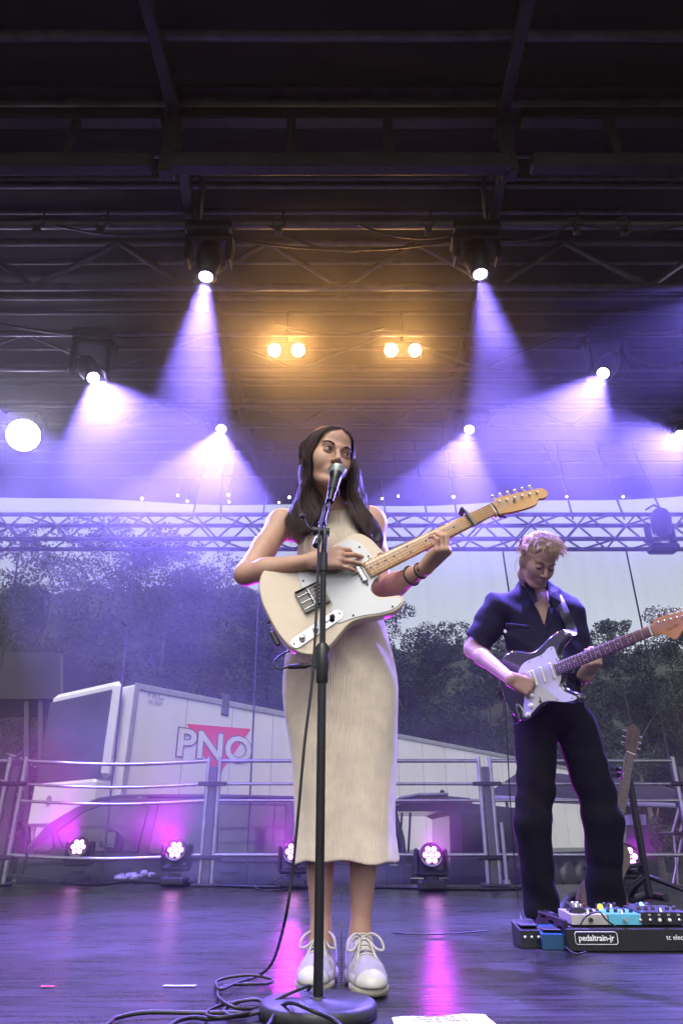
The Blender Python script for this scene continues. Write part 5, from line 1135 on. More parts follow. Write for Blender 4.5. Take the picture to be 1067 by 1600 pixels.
# ================================================================ his guitar
SB, su, sv, sn_ = guitar_frame(822, 1065, 3.17, 1017, 985.5, (.02, -1, .05)); SL = SB
sp = lambda x, y, z=0: SB + su * x + sv * y + sn_ * z
strat = empty('electric_guitar', SB, 'dark double horned electric guitar with white pickguard and brown neck, played by the man', 'guitar')
blackgl = mat('gloss_charcoal_body', (.035, .032, .045), .16, 0, .1, 6, coat=1); rose = mat('rosewood', (.11, .04, .025), .5, 0, .3, 40, stretch=(1, 6, 1)); pearl = mat('pearl_dot', (.6, .6, .6), .3); mapl2 = mat('tinted_maple', (.5, .24, .09), .32, 0, .1, 8, coat=.5)
so_ = [(-.155, 0), (-.15, -.07), (-.125, -.125), (-.08, -.155), (-.03, -.158), (.02, -.138), (.06, -.120), (.10, -.118), (.15, -.133), (.20, -.150), (.245, -.153), (.275, -.140), (.283, -.117), (.262, -.099), (.23, -.085), (.205, -.06), (.205, -.035), (.235, -.0285), (.235, .0285), (.197, .032), (.178, .05), (.174, .075), (.19, .098), (.222, .118), (.242, .138), (.238, .155), (.21, .162), (.17, .153), (.12, .131), (.08, .121), (.04, .125), (-.01, .145), (-.06, .160), (-.10, .152), (-.135, .11), (-.15, .06)]
mb = MB(); mb.prism([(q.x, q.y) for q in catmull([(a, b, 0) for a, b in so_], 5)], -.045, 0, (su, sv, sn_), SB, .010); mb.build('body', blackgl, strat, SL, fixn=True)
sg_ = [(-.035, -.02), (-.025, -.055), (.02, -.082), (.08, -.084), (.13, -.085), (.17, -.10), (.198, -.095), (.2, -.06), (.2, -.03), (.188, -.0287), (.188, .0287), (.182, .045), (.166, .068), (.175, .098), (.205, .122), (.226, .142), (.206, .149), (.16, .142), (.11, .122), (.07, .112), (.03, .117), (-.015, .136), (-.05, .150), (-.066, .138), (-.055, .10), (-.035, .06), (-.036, .02)]
mb = MB(); mb.prism([(q.x, q.y) for q in catmull([(a, b, 0) for a, b in sg_], 4)], .0003, .0028, (su, sv, sn_), SB, .0006); pg2 = mb.build('pickguard', guard_w, strat, SL, fixn=True)
for a, b in ((-.028, -.045), (.05, -.076), (.12, -.078), (.185, -.09), (.165, .07), (.205, .138), (.13, .12), (.04, .108), (-.055, .13), (-.045, .08), (.192, -.04)): mb = MB(); mb.cyl(sp(a, b, .002), sp(a, b, .0038), .003, n=8); mb.build('screw', inlay_k, pg2, SL)
for x, w_ in ((.032, .018), (.052, .018), (.098, .017), (.152, .017)):
    mb = MB(); mb.box(sp(x, 0, .005), (w_, .076, .010), (su, sv, sn_), .006); pk_ = mb.build('pickup', white_p, strat, SL)
    for k in range(6): mb = MB(); mb.cyl(sp(x, -.026 + .0104 * k, .009), sp(x, -.026 + .0104 * k, .0108), .0028, n=8); mb.build('pole_piece', steel_dark, pk_, SL)
mb = MB(); mb.box(sp(-.006, 0, .003), (.045, .085, .005), (su, sv, sn_), .001)
for k in range(6): mb.box(sp(-.004, -.0265 + .0106 * k, .008), (.03, .009, .006), (su, sv, sn_), .001)
mb.build('bridge', chrome, strat, SL)
for a, b in ((.009, .067), (-.011, .108), (-.039, .140)): mb = MB(); mb.lathe(sp(a, b, .003), [(0, .0125), (.004, .0115), (.014, .0095), (.015, .008), (.0152, .0001)], sn_, 20, caps=False); mb.build('knob', white_p, pg2, SL)
mb = MB(); mb.box(sp(.046, .099, .0035), (.004, .028, .001), (su, sv, sn_)); mb.cyl(sp(.046, .103, .003), sp(.046, .106, .016), .003, n=8); mb.build('switch', inlay_k, pg2, SL)
mb = MB(); q_ = [(-.080 + .019 * math.cos(t) * (1 + .0 * math.sin(t)), .113 + .036 * math.sin(t) * (1 - .18 * math.cos(t))) for t in [2 * math.pi * k / 20 for k in range(20)]]; mb.prism(q_, .0002, .005, (su, sv, sn_), SB, .002); jk = mb.build('jack_socket', chrome, strat, SL, fixn=True)
mb = MB(); mb.prism([(-.080 + (a + .080) * .55, .113 + (b - .113) * .62) for a, b in q_], .0052, .0058, (su, sv, sn_), SB, 0); mb.cyl(sp(-.08, .12, .004), sp(-.088, .15, .014), .0055, n=10); mb.build('socket_hollow', inlay_k, jk, SL, fixn=True)
guitar_neck(strat, SB, su, sv, sn_, rose, fretm, pearl, 22, mat('white_nut', (.7, .7, .68), .4), .002, SL, mapl2)
h2 = [(.650, -.0215), (.664, -.027), (.672, -.036), (.69, -.0385), (.75, -.030), (.81, -.020), (.835, -.012), (.848, .004), (.846, .026), (.828, .043), (.805, .046), (.788, .038), (.778, .036), (.762, .044), (.742, .058), (.726, .064), (.712, .056), (.692, .036), (.672, .025), (.650, .0212)]
H2 = [(q.x, q.y) for q in catmull([(a, b, 0) for a, b in h2], 4)]; mb = MB(); mb.prism(H2, -.018, -.004, (su, sv, sn_), SB, .0015); hd2 = mb.build('headstock', mapl2, strat, SL, fixn=True)
for k in range(6):
    x = .684 + .0255 * k; y = -.022 + .0035 * k; mb = MB(); peg(mb, sp(x, y, -.004), sn_, sv, 0); mb.cyl(sp(x, y - .014, -.012), sp(x - .001, y - .026, -.012), .002, n=8); mb.ball(sp(x - .001, y - .031, -.012), (.009, .0055, .0045), 10, ax=(su, sv, sn_)); mb.build('tuning_peg', chrome, hd2, SL)
text_mesh('logo', 'Fender', .021, inlay_k, hd2, basis(sp(.735, .018, -.0042), (su * .94 - sv * .1).normalized(), -(sv * .94 + su * .1).normalized(), sn_), .0002, wloc=SL)
a0 = sp(.275, -.135, -.02); so2 = ribbon('guitar_strap', [a0, P(893, 985, 3.24), P(882, 958, 3.245), P(872, 935, 3.29), P(862, 926, 3.40), P(850, 960, 3.53), P(810, 1040, 3.53), P(785, 1085, 3.36), sp(-.13, .0, -.055)], .05, lambda t: Vector((0, -1, .25)).lerp(Vector((0, 1, .1)), max(0, min(1, (t - .35) / .25))), .003, strap_m)
tag(so2, 'dark strap of the guitarist\'s charcoal guitar over his shoulder', 'guitar strap')
mb = MB(); mb.tube(catmull([sp(-.09, .155, .014), sp(-.12, .16, .02), sp(-.17, .10, .01), sp(-.165, .02, -.03), P(790, 1120, 3.5), P(800, 1300, 3.58), PZ(815, 1440, .02), PZ(860, 1470, .01)], 7, False), .003, 6); tag(mb.build('guitar_cable', rubber), 'black lead hanging from the guitarist\'s charcoal guitar', 'cable')
mb = MB(); mb.tube([Vector(lE * .1 + lW * .9) + Vector((0, math.cos(t) * .032, math.sin(t) * .032)) for t in [2 * math.pi * k / 20 for k in range(20)]], .003, 6, closed=True); mb.cyl(Vector(lW) - Vector((0, 0, .03)), Vector(lW) - Vector((.003, 0, .055)), .003); mb.build('wrist_band', black, mn, ME)
# ================================================================ along the back edge of the stage
tube_m = alu
def barrier(pxa, pxb, Y, label, ends=(1, 1), lean=0):
    """three rails between two end posts"""
    A, B = P(pxa, 1250, Y), P(pxb, 1250, Y); xa, xb = A.x, B.x; o = empty('crowd_barrier', (xa, Y, 0), label, 'railing', 'railing panels along the back of the stage')
    z = [P(533, y, Y).z for y in (1189, 1225, 1251, 1336)]
    for x in (xa, xb): mb = MB(); mb.cyl((x, Y, .02), (x, Y, z[0] + .035), .019, n=12); mb.build('post', tube_m, o)
    for i, zz in enumerate(z):
        mb = MB(); n = 8; mb.tube([(xa + (xb - xa) * k / n, Y, zz - lean * math.sin(math.pi * k / n)) for k in range(n + 1)], .0165 if i in (0, 3) else .013, 10); mb.build('rail', tube_m, o)
    return o
YB = 6.62
barrier(-420, 4, YB, 'aluminium railing panel cut by the left edge of the picture'); barrier(30, 322, YB, 'aluminium railing panel in front of the van\'s windscreen and door', lean=.03)
barrier(340, 752, YB, 'aluminium railing panel passing behind the singer'); barrier(770, 1063, YB, 'aluminium railing panel behind the guitarist'); barrier(1085, 1500, YB, 'aluminium railing panel just outside the right edge')
for px, lab in ((17, 'flat aluminium joining post by the left edge'), (331, 'flat aluminium joining post between the second and third railing panel'), (762, 'flat aluminium joining post left of the guitarist\'s legs'), (1074, 'flat aluminium joining post at the right edge')):
    a = P(px, 1250, YB); o = empty('joining_post', (a.x, YB, 0), lab, 'post', 'joining posts of the railing'); zt_ = P(px, 1198, YB).z
    mb = MB(); mb.box((a.x, YB, zt_ / 2 - .01), (.07, .03, zt_ + .02), bev=.006); mb.build('upright', alu_dull, o)
    for py in (1225, 1340): z_ = P(px, py, YB).z; mb = MB(); mb.box((a.x, YB - .025, z_), (.26, .03, .035), bev=.008); mb.build('clamp', black, o)
    mb = MB(); mb.box((a.x, YB, .012), (.22, .22, .02), bev=.004); mb.build('foot_plate', steel_dark, o)
a = PZ(788, 1388, 0); mb = MB(); q = P(783, 1285, YB - .06); mb.cyl((q.x, YB - .06, .02), (q.x, YB - .06, q.z), .016, n=12); mb.cyl((q.x, YB - .06, 0), (q.x, YB - .06, .05), .032, n=12); tag(mb.build('short_pole', alu), 'short free aluminium pole right of the joining post by the guitarist', 'pole')
# cables and litter along the edge
for i, (pts, r, lab) in enumerate((([(0, 1366), (60, 1372), (140, 1382), (210, 1377), (300, 1382), (350, 1384), (430, 1386), (520, 1385)], .012, 'black cable along the back edge, left half'), ([(560, 1386), (640, 1387), (700, 1389), (790, 1389), (860, 1386)], .012, 'black cable along the back edge, right half'),
    ([(402, 1388), (430, 1381), (452, 1384), (440, 1391), (412, 1391), (400, 1387), (425, 1379), (446, 1368), (452, 1376)], .006, 'small coil of thin black cable left of the singer\'s legs'), ([(35, 1365), (42, 1340), (38, 1300), (30, 1285)], .012, 'black cable climbing the left railing post'))):
    mb = MB(); q = [PZ(x, y, .012) if i < 3 else P(x, y, 6.5) for x, y in pts]; mb.tube(catmull(q, 6, False), r, 7); tag(mb.build('edge_cable', rubber), lab, 'cable', 'cables on the back edge of the stage')
c = PZ(206, 1378, .0); mb = MB(); rn = random.Random(4)
for k in range(26): mb.ball((c.x + rn.uniform(-.16, .18), c.y + .1 + rn.uniform(-.03, .03), .02 + rn.uniform(0, .05) * (1 if k % 2 else .4)), (rn.uniform(.02, .05), .02, rn.uniform(.012, .03)), 8)
tag(mb.build('crumpled_cloth', mat('pale_cloth', (.4, .36, .36), .8, 0, .4, 30)), 'small crumpled pale cloth on the back edge beside the first lit wash light', 'cloth')
# low dark monitor wedge at the left edge
def wedge(px, py, w_, h_, lab):
    c = PZ(px, py, 0); o = empty('stage_monitor', (c.x, c.y, 0), lab, 'speaker', None); x0, x1 = c.x - w_ / 2, c.x + w_ / 2; y0, y1 = c.y, c.y + .4
    mb = MB(); vs = [(x, y, z) for x in (x0, x1) for y, z in ((y0, 0), (y1, 0), (y1, h_), (y0 + .12, h_), (y0, h_ * .45))]; mb.add(vs, [(0, 1, 2, 3, 4), (9, 8, 7, 6, 5)] + [(i, (i + 1) % 5 + 0, 5 + (i + 1) % 5, 5 + i) for i in range(5)]); mb.build('cabinet', black, o, fixn=True)
    mb = MB(); mb.box(((x0 + x1) / 2, y0 + .05, h_ * .72), (w_ * .9, .01, h_ * .5), (Vector((1, 0, 0)), Vector((0, -.8, .5)).normalized(), Vector((0, .5, .8)).normalized())); mb.build('grille', steel_dark, o)
wedge(-14, 1366, .5, .36, 'dark monitor speaker cut by the left edge of the picture')
# ---------------------------------------------------------------- guitar stand and the acoustic guitar
stm = mat('black_stand_tube', (.01, .01, .012), .35, .2, .1); gx = P(1014, 1400, 4.6); o = empty('guitar_stand', (gx.x, 4.6, 0), 'black upright guitar stand at the right, behind the pedalboard', 'guitar stand')
zt2 = P(1012, 1202, 4.6).z; mb = MB(); mb.cyl((gx.x, 4.6, .05), (gx.x, 4.6, zt2), .022, n=12); mb.build('upright', stm, o)
xl = P(955, 1205, 4.6).x
for dz in (0, -.035): mb = MB(); mb.tube([(gx.x, 4.6, zt2 - .01 + dz), (gx.x - .12, 4.55, zt2 + dz), (xl, 4.5, zt2 - .01 + dz)], .014, 8); mb.build('cradle_arm', stm, o)
for q in ((-.3, -.22), (.28, -.2), (0, .32)): mb = MB(); mb.tube([(gx.x, 4.6, .16), (gx.x + q[0] * .5, 4.6 + q[1] * .5, .10), (gx.x + q[0], 4.6 + q[1], .02)], .014, 8); mb.build('leg', stm, o)
mb = MB(); mb.tube([(gx.x, 4.6, .22), (gx.x - .2, 4.5, .2), (gx.x - .28, 4.36, .2)], .012, 8); mb.tube([(gx.x, 4.6, .22), (gx.x - .3, 4.6, .2), (gx.x - .4, 4.46, .2)], .012, 8); mb.build('lower_rest', stm, o)
ag = P(945, 1390, 4.5); ah = P(983, 1180, 4.44); o = empty('acoustic_guitar', ag, 'brown acoustic guitar leaning in the stand behind the guitarist, neck and slotted head showing', 'guitar'); au = (P(984, 1160, 4.5) - P(955, 1330, 4.4)).normalized(); av = au.cross(Vector((0, -1, 0))).normalized(); an_ = au.cross(av) * -1; an_ = an_ if an_.y < 0 else -an_
nutp = P(984, 1178, 4.5); A_ = nutp - au * .88; darkw = mat('dark_mahogany', (.05, .02, .012), .35, 0, .3, 12, coat=.5); spruce = mat('aged_spruce', (.06, .025, .012), .3, 0, .12, 6, coat=.5, stretch=(1, 1, 6))
ol = [(-.12, 0), (-.11, -.1), (-.05, -.17), (.03, -.18), (.10, -.14), (.15, -.11), (.20, -.12), (.26, -.14), (.32, -.12), (.35, -.05), (.35, .05), (.32, .12), (.26, .14), (.20, .12), (.15, .11), (.10, .14), (.03, .18), (-.05, .17), (-.11, .1)]
OL = [(q.x, q.y * .72) for q in catmull([(a, b, 0) for a, b in ol], 4)]; mb = MB(); mb.prism(OL, -.1, -.004, (au, av, an_), A_, .003); mb.build('body', darkw, o, fixn=True); mb = MB(); mb.prism(OL, -.0035, 0, (au, av, an_), A_, .001); mb.build('soundboard', spruce, o, fixn=True)
ap = lambda x, y, z=0: A_ + au * x + av * y + an_ * z
mb = MB(); mb.cyl(ap(.20, 0, .0005), ap(.20, 0, .0015), .045, n=24); mb.build('sound_hole', inlay_k, o); mb = MB(); mb.box(ap(0, 0, .005), (.025, .17, .010), (au, av, an_), .003); mb.build('bridge', inlay_k, o)
mb = MB(); mb.prism([(.25, -.030), (.88, -.025), (.88, .025), (.25, .030)], -.018, .009, (au, av, an_), A_, .003); mb.build('neck', darkw, o, fixn=True)
for i in range(1, 21): mb = MB(); x = fret_x(i, .88); mb.cyl(ap(x, -.025, .0098), ap(x, .025, .0098), .0012, n=6); mb.build('fret', fretm, o)
mb = MB(); mb.box(ap(.882, 0, .009), (.006, .052, .012), (au, av, an_), .001); mb.build('nut', mat('nut_white', (.8, .78, .75), .4), o)
hw = [(x + .25, y) for x, y in [(.635, -.026), (.66, -.036), (.80, -.038), (.822, -.02), (.83, 0), (.822, .02), (.80, .038), (.66, .036), (.635, .026)]]
mb = MB(); mb.prism(hw, -.02, -.002, (au, av, an_), A_, .002); hd3 = mb.build('headstock', mat('reddish_head', (.07, .025, .015), .4, 0, .2, 20), o, fixn=True)
for s_ in (-1, 1): mb = MB(); mb.prism([(.925 + .105 * (.5 + .5 * math.cos(t)), s_ * .018 + .006 * math.sin(t)) for t in [2 * math.pi * k / 16 for k in range(16)]], -.0015, -.001, (au, av, an_), A_, 0); mb.build('slot', inlay_k, hd3, wloc=o.location, fixn=True)
for s_ in (-1, 1):
    for k in range(3): x = .94 + .04 * k; mb = MB(); mb.cyl(ap(x, s_ * .037, -.012), ap(x, s_ * .052, -.014), .003, n=8); mb.ball(ap(x, s_ * .056, -.015), (.006, .005, .008), 8, ax=(au, av, an_)); mb.build('tuning_peg', pearl, hd3, wloc=o.location)
# ---------------------------------------------------------------- pedalboard
PB = PZ(888, 1488, 0); pbx1 = PB.x + 1.0; o = empty('pedalboard', (PB.x, PB.y, 0), 'black sloping pedalboard frame at the guitarist\'s feet, white name plate on its front', 'pedalboard'); py0 = PB.y
bk = mat('black_frame', (.008, .008, .009), .45, .2, .2, 20)
mb = MB(); zf = .070
mb.box((PB.x + .33, py0 + .012, zf / 2), (.66, .02, zf), bev=.004)
mb.build('front_rail', bk, o)
for k in range(3): mb = MB(); mb.box((PB.x + .33, py0 + .07 + .11 * k, .066 + .008 * k), (.66, .07, .014), bev=.003); mb.build('crossbar', bk, o)
for s_ in (0.006, .654): mb = MB(); mb.box((PB.x + s_, py0 + .19, .05), (.012, .36, .09), bev=.003); mb.build('side_panel', bk, o)
lettr = emit('x', (1, 1, 1), 0) if False else mat('white_print', (.75, .78, .8), .5)
Mx = basis(Vector((P(931, 1466, py0).x, py0 - .0015, P(931, 1466, py0).z)), Vector((1, 0, 0)), Vector((0, 0, 1)), Vector((0, -1, 0)))
text_mesh('plate_writing', 'pedaltrain-jr', .0255, lettr, o, Mx, .0003, space=.98, offset=.0004)
mb = MB(); cx, cz = P(931, 1466, py0).x, P(931, 1466, py0).z; mb.tube([(cx + a * .073, py0 - .001, cz + b * .0185) for a, b in ((-1, -.7), (-.93, -1), (.93, -1), (1, -.7), (1, .7), (.93, 1), (-.93, 1), (-1, .7))], .0012, 5, closed=True); mb.build('plate_border', lettr, o)
q = P(1040, 1465, py0); text_mesh('side_writing', 'tc electronic', .022, lettr, o, basis(Vector((q.x - .0, py0 - .0015, q.z)), Vector((1, 0, 0)), Vector((0, 0, 1)), Vector((0, -1, 0))), .0003, 'LEFT')
def pedal(px, pw, z0, hh_, dep, col, label, knobs, kc, sw=True, yoff=.03, rough=.35, leds=None, jack=True, texts=None):
    c = P(px, 1440, py0 + yoff); w_ = pw / 1067 * (py0 + yoff) * .92; o = empty('effects_pedal', (c.x, py0 + yoff, z0), label, 'effects pedal', 'effects pedals at the guitarist\'s feet'); m = mat('pedal_paint', col, rough, .2, .05, 20)
    mb = MB(); vs = [(c.x + a * w_ / 2, py0 + yoff + y, z0 + z) for a in (-1, 1) for y, z in ((0, 0), (dep, 0), (dep, hh_ * 1.25), (0, hh_))]; mb.add(vs, [(0, 3, 2, 1), (4, 5, 6, 7), (0, 4, 7, 3), (1, 2, 6, 5), (3, 7, 6, 2), (0, 1, 5, 4)]); mb.build('case', m, o, fixn=True)
    for k in range(knobs):
        x = c.x + w_ * (-.5 + (k + .7) / (knobs + .4)); mb = MB(); mb.lathe((x, py0 + yoff + dep * .35, z0 + hh_ * 1.08), [(0, .007), (.009, .0065), (.013, .005), (.0132, .0001)], (0, -.1, 1), 12, caps=False); mb.build('knob', kc, o)
    if sw: mb = MB(); mb.lathe((c.x, py0 + yoff + .02, z0 + hh_), [(0, .008), (.005, .008), (.006, .005), (.014, .005)], (0, 0, 1), 12); mb.build('foot_switch', chrome, o)
    if leds: mb = MB(); mb.ball((c.x + leds[0] * w_, py0 + yoff + dep * .4, z0 + hh_ * 1.25 + .012), leds[2], 10); mb.build('led', leds[1], o)
    if jack: mb = MB(); mb.cyl((c.x, py0 + yoff - .014, z0 + hh_ * .5), (c.x, py0 + yoff + .004, z0 + hh_ * .5), .007, n=12); mb.build('jack', inlay_k if jack == 1 else chrome, o)
    return o, c
greenl = emit('green_led', (.35, 1, .05), 3); bluel = emit('blue_led', (.1, .4, 1), 6)
zb_ = .078
pedal(922, 54, zb_, .030, .16, (.42, .41, .38), 'cream white effects pedal on the pedalboard, left of the blue one', 5, black, leds=(.48, greenl, .010))
pedal(976, 50, zb_, .032, .12, (.10, .42, .58), 'light blue effects pedal on the pedalboard, right of the white one', 4, black, jack=2)
o_, c_ = pedal(1038, 68, zb_, .038, .16, (.012, .012, .014), 'wide black effects pedal on the right of the pedalboard', 6, steel_dark, leds=(-.3, bluel, .006))
for k in range(6): text_mesh('dial_writing', ['MIX', 'TIME', 'TONE', 'LEVEL', 'RATE', 'GAIN'][k] if False else 'IIIII', .008, lettr, o_, basis(Vector((c_.x - .085 + .034 * k, c_.y - .0015, zb_ + .030)), Vector((1, 0, 0)), Vector((0, 0, 1)), Vector((0, -1, 0))), .0002)
for k in range(6): mb = MB(); mb.lathe((c_.x - .085 + .034 * k, c_.y - .001, zb_ + .014), [(0, .006), (.005, .0055), (.0052, .0001)], (0, -1, 0), 12, caps=False); mb.build('dial', white_p if k in (2, 3) else chrome, o_)
pedal(905, 16, zb_ + .0, .05, .08, (.03, .03, .03), 'narrow dark effects pedal at the left end of the pedalboard', 2, alu, yoff=.06)
for i, (x, m_, l_) in enumerate(((900, mat('red_knob_cap', (.14, .01, .01), .4), 'small red-topped effects pedal behind the cream one'), (948, mat('plain_dark', (.02, .02, .02), .4), 'small dark effects pedal behind the gap between cream and blue'), (1000, mat('navy_paint', (.02, .05, .2), .4), 'small navy effects pedal behind the blue one'))):
    pedal(x + 12, 26, zb_ + .004, .032, .1, (.03, .03, .035), l_, 3, m_, yoff=.22)
# floor pedals left of the board
def floor_pedal(px, pyb, pw, col, label, h_, dep, kn, ang=0, lc=None):
    c = PZ(px, pyb, 0); w_ = pw / 1067 * c.y * .88; o = empty('floor_pedal', (c.x, c.y, 0), label, 'effects pedal'); m = mat('floor_pedal_paint', col, .35, .1, .1, 20); X = Vector((math.cos(R(ang)), math.sin(R(ang)), 0)); Yv = Vector((-X.y, X.x, 0))
    vs = [c + X * (a * w_ / 2) + Yv * y + Vector((0, 0, z)) for a in (-1, 1) for y, z in ((0, 0.002), (dep, .002), (dep, h_), (0, h_ * .72))]; mb = MB(); mb.add(vs, [(0, 3, 2, 1), (4, 5, 6, 7), (0, 4, 7, 3), (1, 2, 6, 5), (3, 7, 6, 2), (0, 1, 5, 4)]); mb.build('case', m, o, fixn=True)
    for k in range(kn): mb = MB(); mb.lathe(c + X * (w_ * (-.3 + .3 * k)) + Yv * -.001 + Vector((0, 0, h_ * .45)), [(0, .007), (.008, .006), (.0082, .0001)], -Yv, 10, caps=False); mb.build('knob', steel_dark if not lc else lc, o)
    mb = MB(); mb.box(c + Yv * dep * .5 + Vector((0, 0, h_ * .9)), (w_ * .8, dep * .7, .006), (X, Yv, Vector((0, 0, 1))), .002); mb.build('tread', rubber, o); return o
floor_pedal(832, 1482, 34, (.012, .012, .013), 'black foot pedal on the floor under the guitarist\'s shoe, left of the blue pedal', .075, .13, 3, lc=chrome)
floor_pedal(868, 1485, 38, (.01, .06, .14), 'dark blue foot pedal on the floor between the black pedal and the pedalboard', .065, .13, 0, ang=-6)
for pts, lab in (([(906, 1446), (915, 1432), (935, 1425), (947, 1438), (962, 1448)], 'short patch lead over the cream pedal'), ([(850, 1470), (876, 1475), (897, 1490), (915, 1488)], 'patch lead on the floor left of the pedalboard')):
    mb = MB(); mb.tube(catmull([P(x, y, py0 + .005) for x, y in pts] if 'over' in lab else [PZ(x, y, .012) for x, y in pts], 6, False), .0032, 6); tag(mb.build('patch_cable', rubber), lab, 'cable')
mb = MB(); mb.tube(catmull([PZ(x, y, .02) for x, y in ((872, 1430), (885, 1405), (905, 1398), (930, 1402), (955, 1400), (985, 1405), (1010, 1398), (1040, 1402))], 6, False), .02, 8); tag(mb.build('bag_strap', rubber), 'thick black cable bundle behind the pedalboard', 'cable')
# ================================================================ behind the stage
GZ = -1.25
tarm = mat('asphalt', (.05, .05, .052), .9, 0, .3, 3, .4, 60); grm = mat('meadow', (.05, .07, .03), .95, 0, .4, 1.5, .5, 30)
mb = MB(); mb.box((0, 28, GZ - .05), (98, 58, .1)); tag(mb.build('ground', grm), kind='structure'); mb = MB(); mb.box((0, 13, GZ + .002), (60, 12, .012)); tag(mb.build('road', tarm), kind='structure')
# ---- van
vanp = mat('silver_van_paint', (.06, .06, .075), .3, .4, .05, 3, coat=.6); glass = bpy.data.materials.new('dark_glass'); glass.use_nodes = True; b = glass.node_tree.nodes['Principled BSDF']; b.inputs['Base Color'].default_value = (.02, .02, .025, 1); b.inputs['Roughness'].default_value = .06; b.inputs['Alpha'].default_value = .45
trim = mat('black_trim', (.02, .02, .022), .5); seatm = mat('seat_fabric', (.03, .03, .035), .9)
VY = 8.7; VW = 1.9
def vehicle(name, label, prof, win, Y, m, cat='van', extra=None, width=VW):
    """prof: side outline in picture places at depth Y; win: window outlines, holes are inset dark glass"""
    P0 = [P(x, y, Y) for x, y in prof]; zz = min(p.z for p in P0); o = empty(name, (P0[0].x, Y, GZ), label, cat); mb = MB()
    pts = [(p.x, p.z) for p in P0]; n = len(pts); ins = lambda z: .10 * max(0, (z - (zwb))) / .9
    zwb = P(200, 1340, Y).z; vs = []
    for s_, yb in ((0, Y), (1, Y + width)):
        for x, z in pts: vs.append((x, yb + (ins(z) if s_ == 0 else -ins(z)), z))
    mb.add(vs, [tuple(range(n)), tuple(range(2 * n - 1, n - 1, -1))] + [(i, (i + 1) % n, n + (i + 1) % n, n + i) for i in range(n)]); bo = mb.build('body', m, o, fixn=True)
    bv = bo.modifiers.new('round', 'BEVEL'); bv.width = .05; bv.segments = 3; bv.limit_method = 'ANGLE'; bv.angle_limit = R(30)
    cut = []
    for wi in win:
        W_ = [P(x, y, Y) for x, y in wi]; mb = MB(); k = len(W_); fr = [(p.x, Y + ins(p.z) - .004, p.z) for p in W_]; mb.add(fr + [(a, b_ + .01, c_) for a, b_, c_ in fr], [tuple(range(k)), tuple(range(2 * k - 1, k - 1, -1))] + [(i, (i + 1) % k, k + (i + 1) % k, k + i) for i in range(k)]); w_o = mb.build('window', glass_dark, o, fixn=True)
        mb = MB(); mb.tube([(a, b_ - .003, c_) for a, b_, c_ in fr], .012, 5, closed=True); mb.build('seal', trim, w_o, wloc=o.location)
    return o, ins
glass_dark = mat('tinted_glass', (.012, .012, .018), .05, 0, .1, 3, coat=1)
vp = [(18, 1420), (26, 1345), (44, 1318), (70, 1288), (112, 1262), (150, 1245), (186, 1240), (300, 1240), (452, 1243), (560, 1246), (585, 1254), (604, 1290), (610, 1340), (612, 1420)]
vw = [[(52, 1326), (72, 1308), (80, 1300), (84, 1324), (78, 1331), (54, 1331)], [(88, 1300), (128, 1268), (170, 1254), (232, 1253), (215, 1331), (140, 1331), (96, 1322)], [(246, 1254), (330, 1255), (330, 1334), (232, 1334)], [(340, 1256), (446, 1257), (446, 1336), (340, 1336)], [(456, 1258), (560, 1262), (582, 1290), (588, 1336), (456, 1337)]]
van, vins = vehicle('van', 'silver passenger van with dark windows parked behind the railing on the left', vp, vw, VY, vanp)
def vpt(px, py, off=0): p = P(px, py, VY); return Vector((p.x, VY + vins(p.z) - off, p.z))
for pts in ([(160, 1331), (158, 1420)], [(228, 1334), (222, 1420)], [(334, 1256), (336, 1420)], [(450, 1258), (452, 1420)]): mb = MB(); mb.tube([vpt(x, y, .001) for x, y in pts], .006, 5); mb.build('door_gap', trim, van)
for (x, y) in ((188, 1358), (358, 1362)): mb = MB(); a, b_ = vpt(x - 12, y, .03), vpt(x + 14, y, .03); mb.tube([vpt(x - 14, y, .0), a, b_, vpt(x + 16, y, .0)], .014, 8); mb.build('door_handle', vanp, van)
a = vpt(176, 1312, .12); mb = MB(); mb.box(a, (.10, .16, .21), bev=.03); mir = mb.build('wing_mirror', trim, van); mb = MB(); mb.box(a + Vector((.0, -.083, .0)), (.17, .01, .16), bev=.02); mb.box(a + Vector((.005, -.085, .01)), (.15, .014, .13), bev=.02); mb.build('mirror_glass', mat('mirror_glass', (.45, .55, .5), .06, 1, .02), mir, wloc=van.location)
mb = MB(); mb.tube([vpt(x, y, .004) for x, y in ((230, 1244), (330, 1243), (450, 1246), (556, 1250))], .022, 6); mb.build('roof_rail', vanp, van)
mb = MB(); mb.tube([vpt(x, y, .006) for x, y in ((30, 1352), (200, 1342), (400, 1346), (606, 1350))], .018, 6); mb.build('side_moulding', trim, van)
for x in (110, 520): mb = MB(); c = P(x, 1500, VY); mb.lathe((c.x, VY - .01, GZ + .34), [(0, .22), (.02, .34), (.2, .34)], (0, 1, 0), 24); wl_ = mb.build('wheel', rubber, van); mb = MB(); mb.lathe((c.x, VY - .02, GZ + .34), [(0, .05), (.0, .20), (.02, .22)], (0, 1, 0), 16); mb.build('rim', alu, wl_, wloc=van.location)
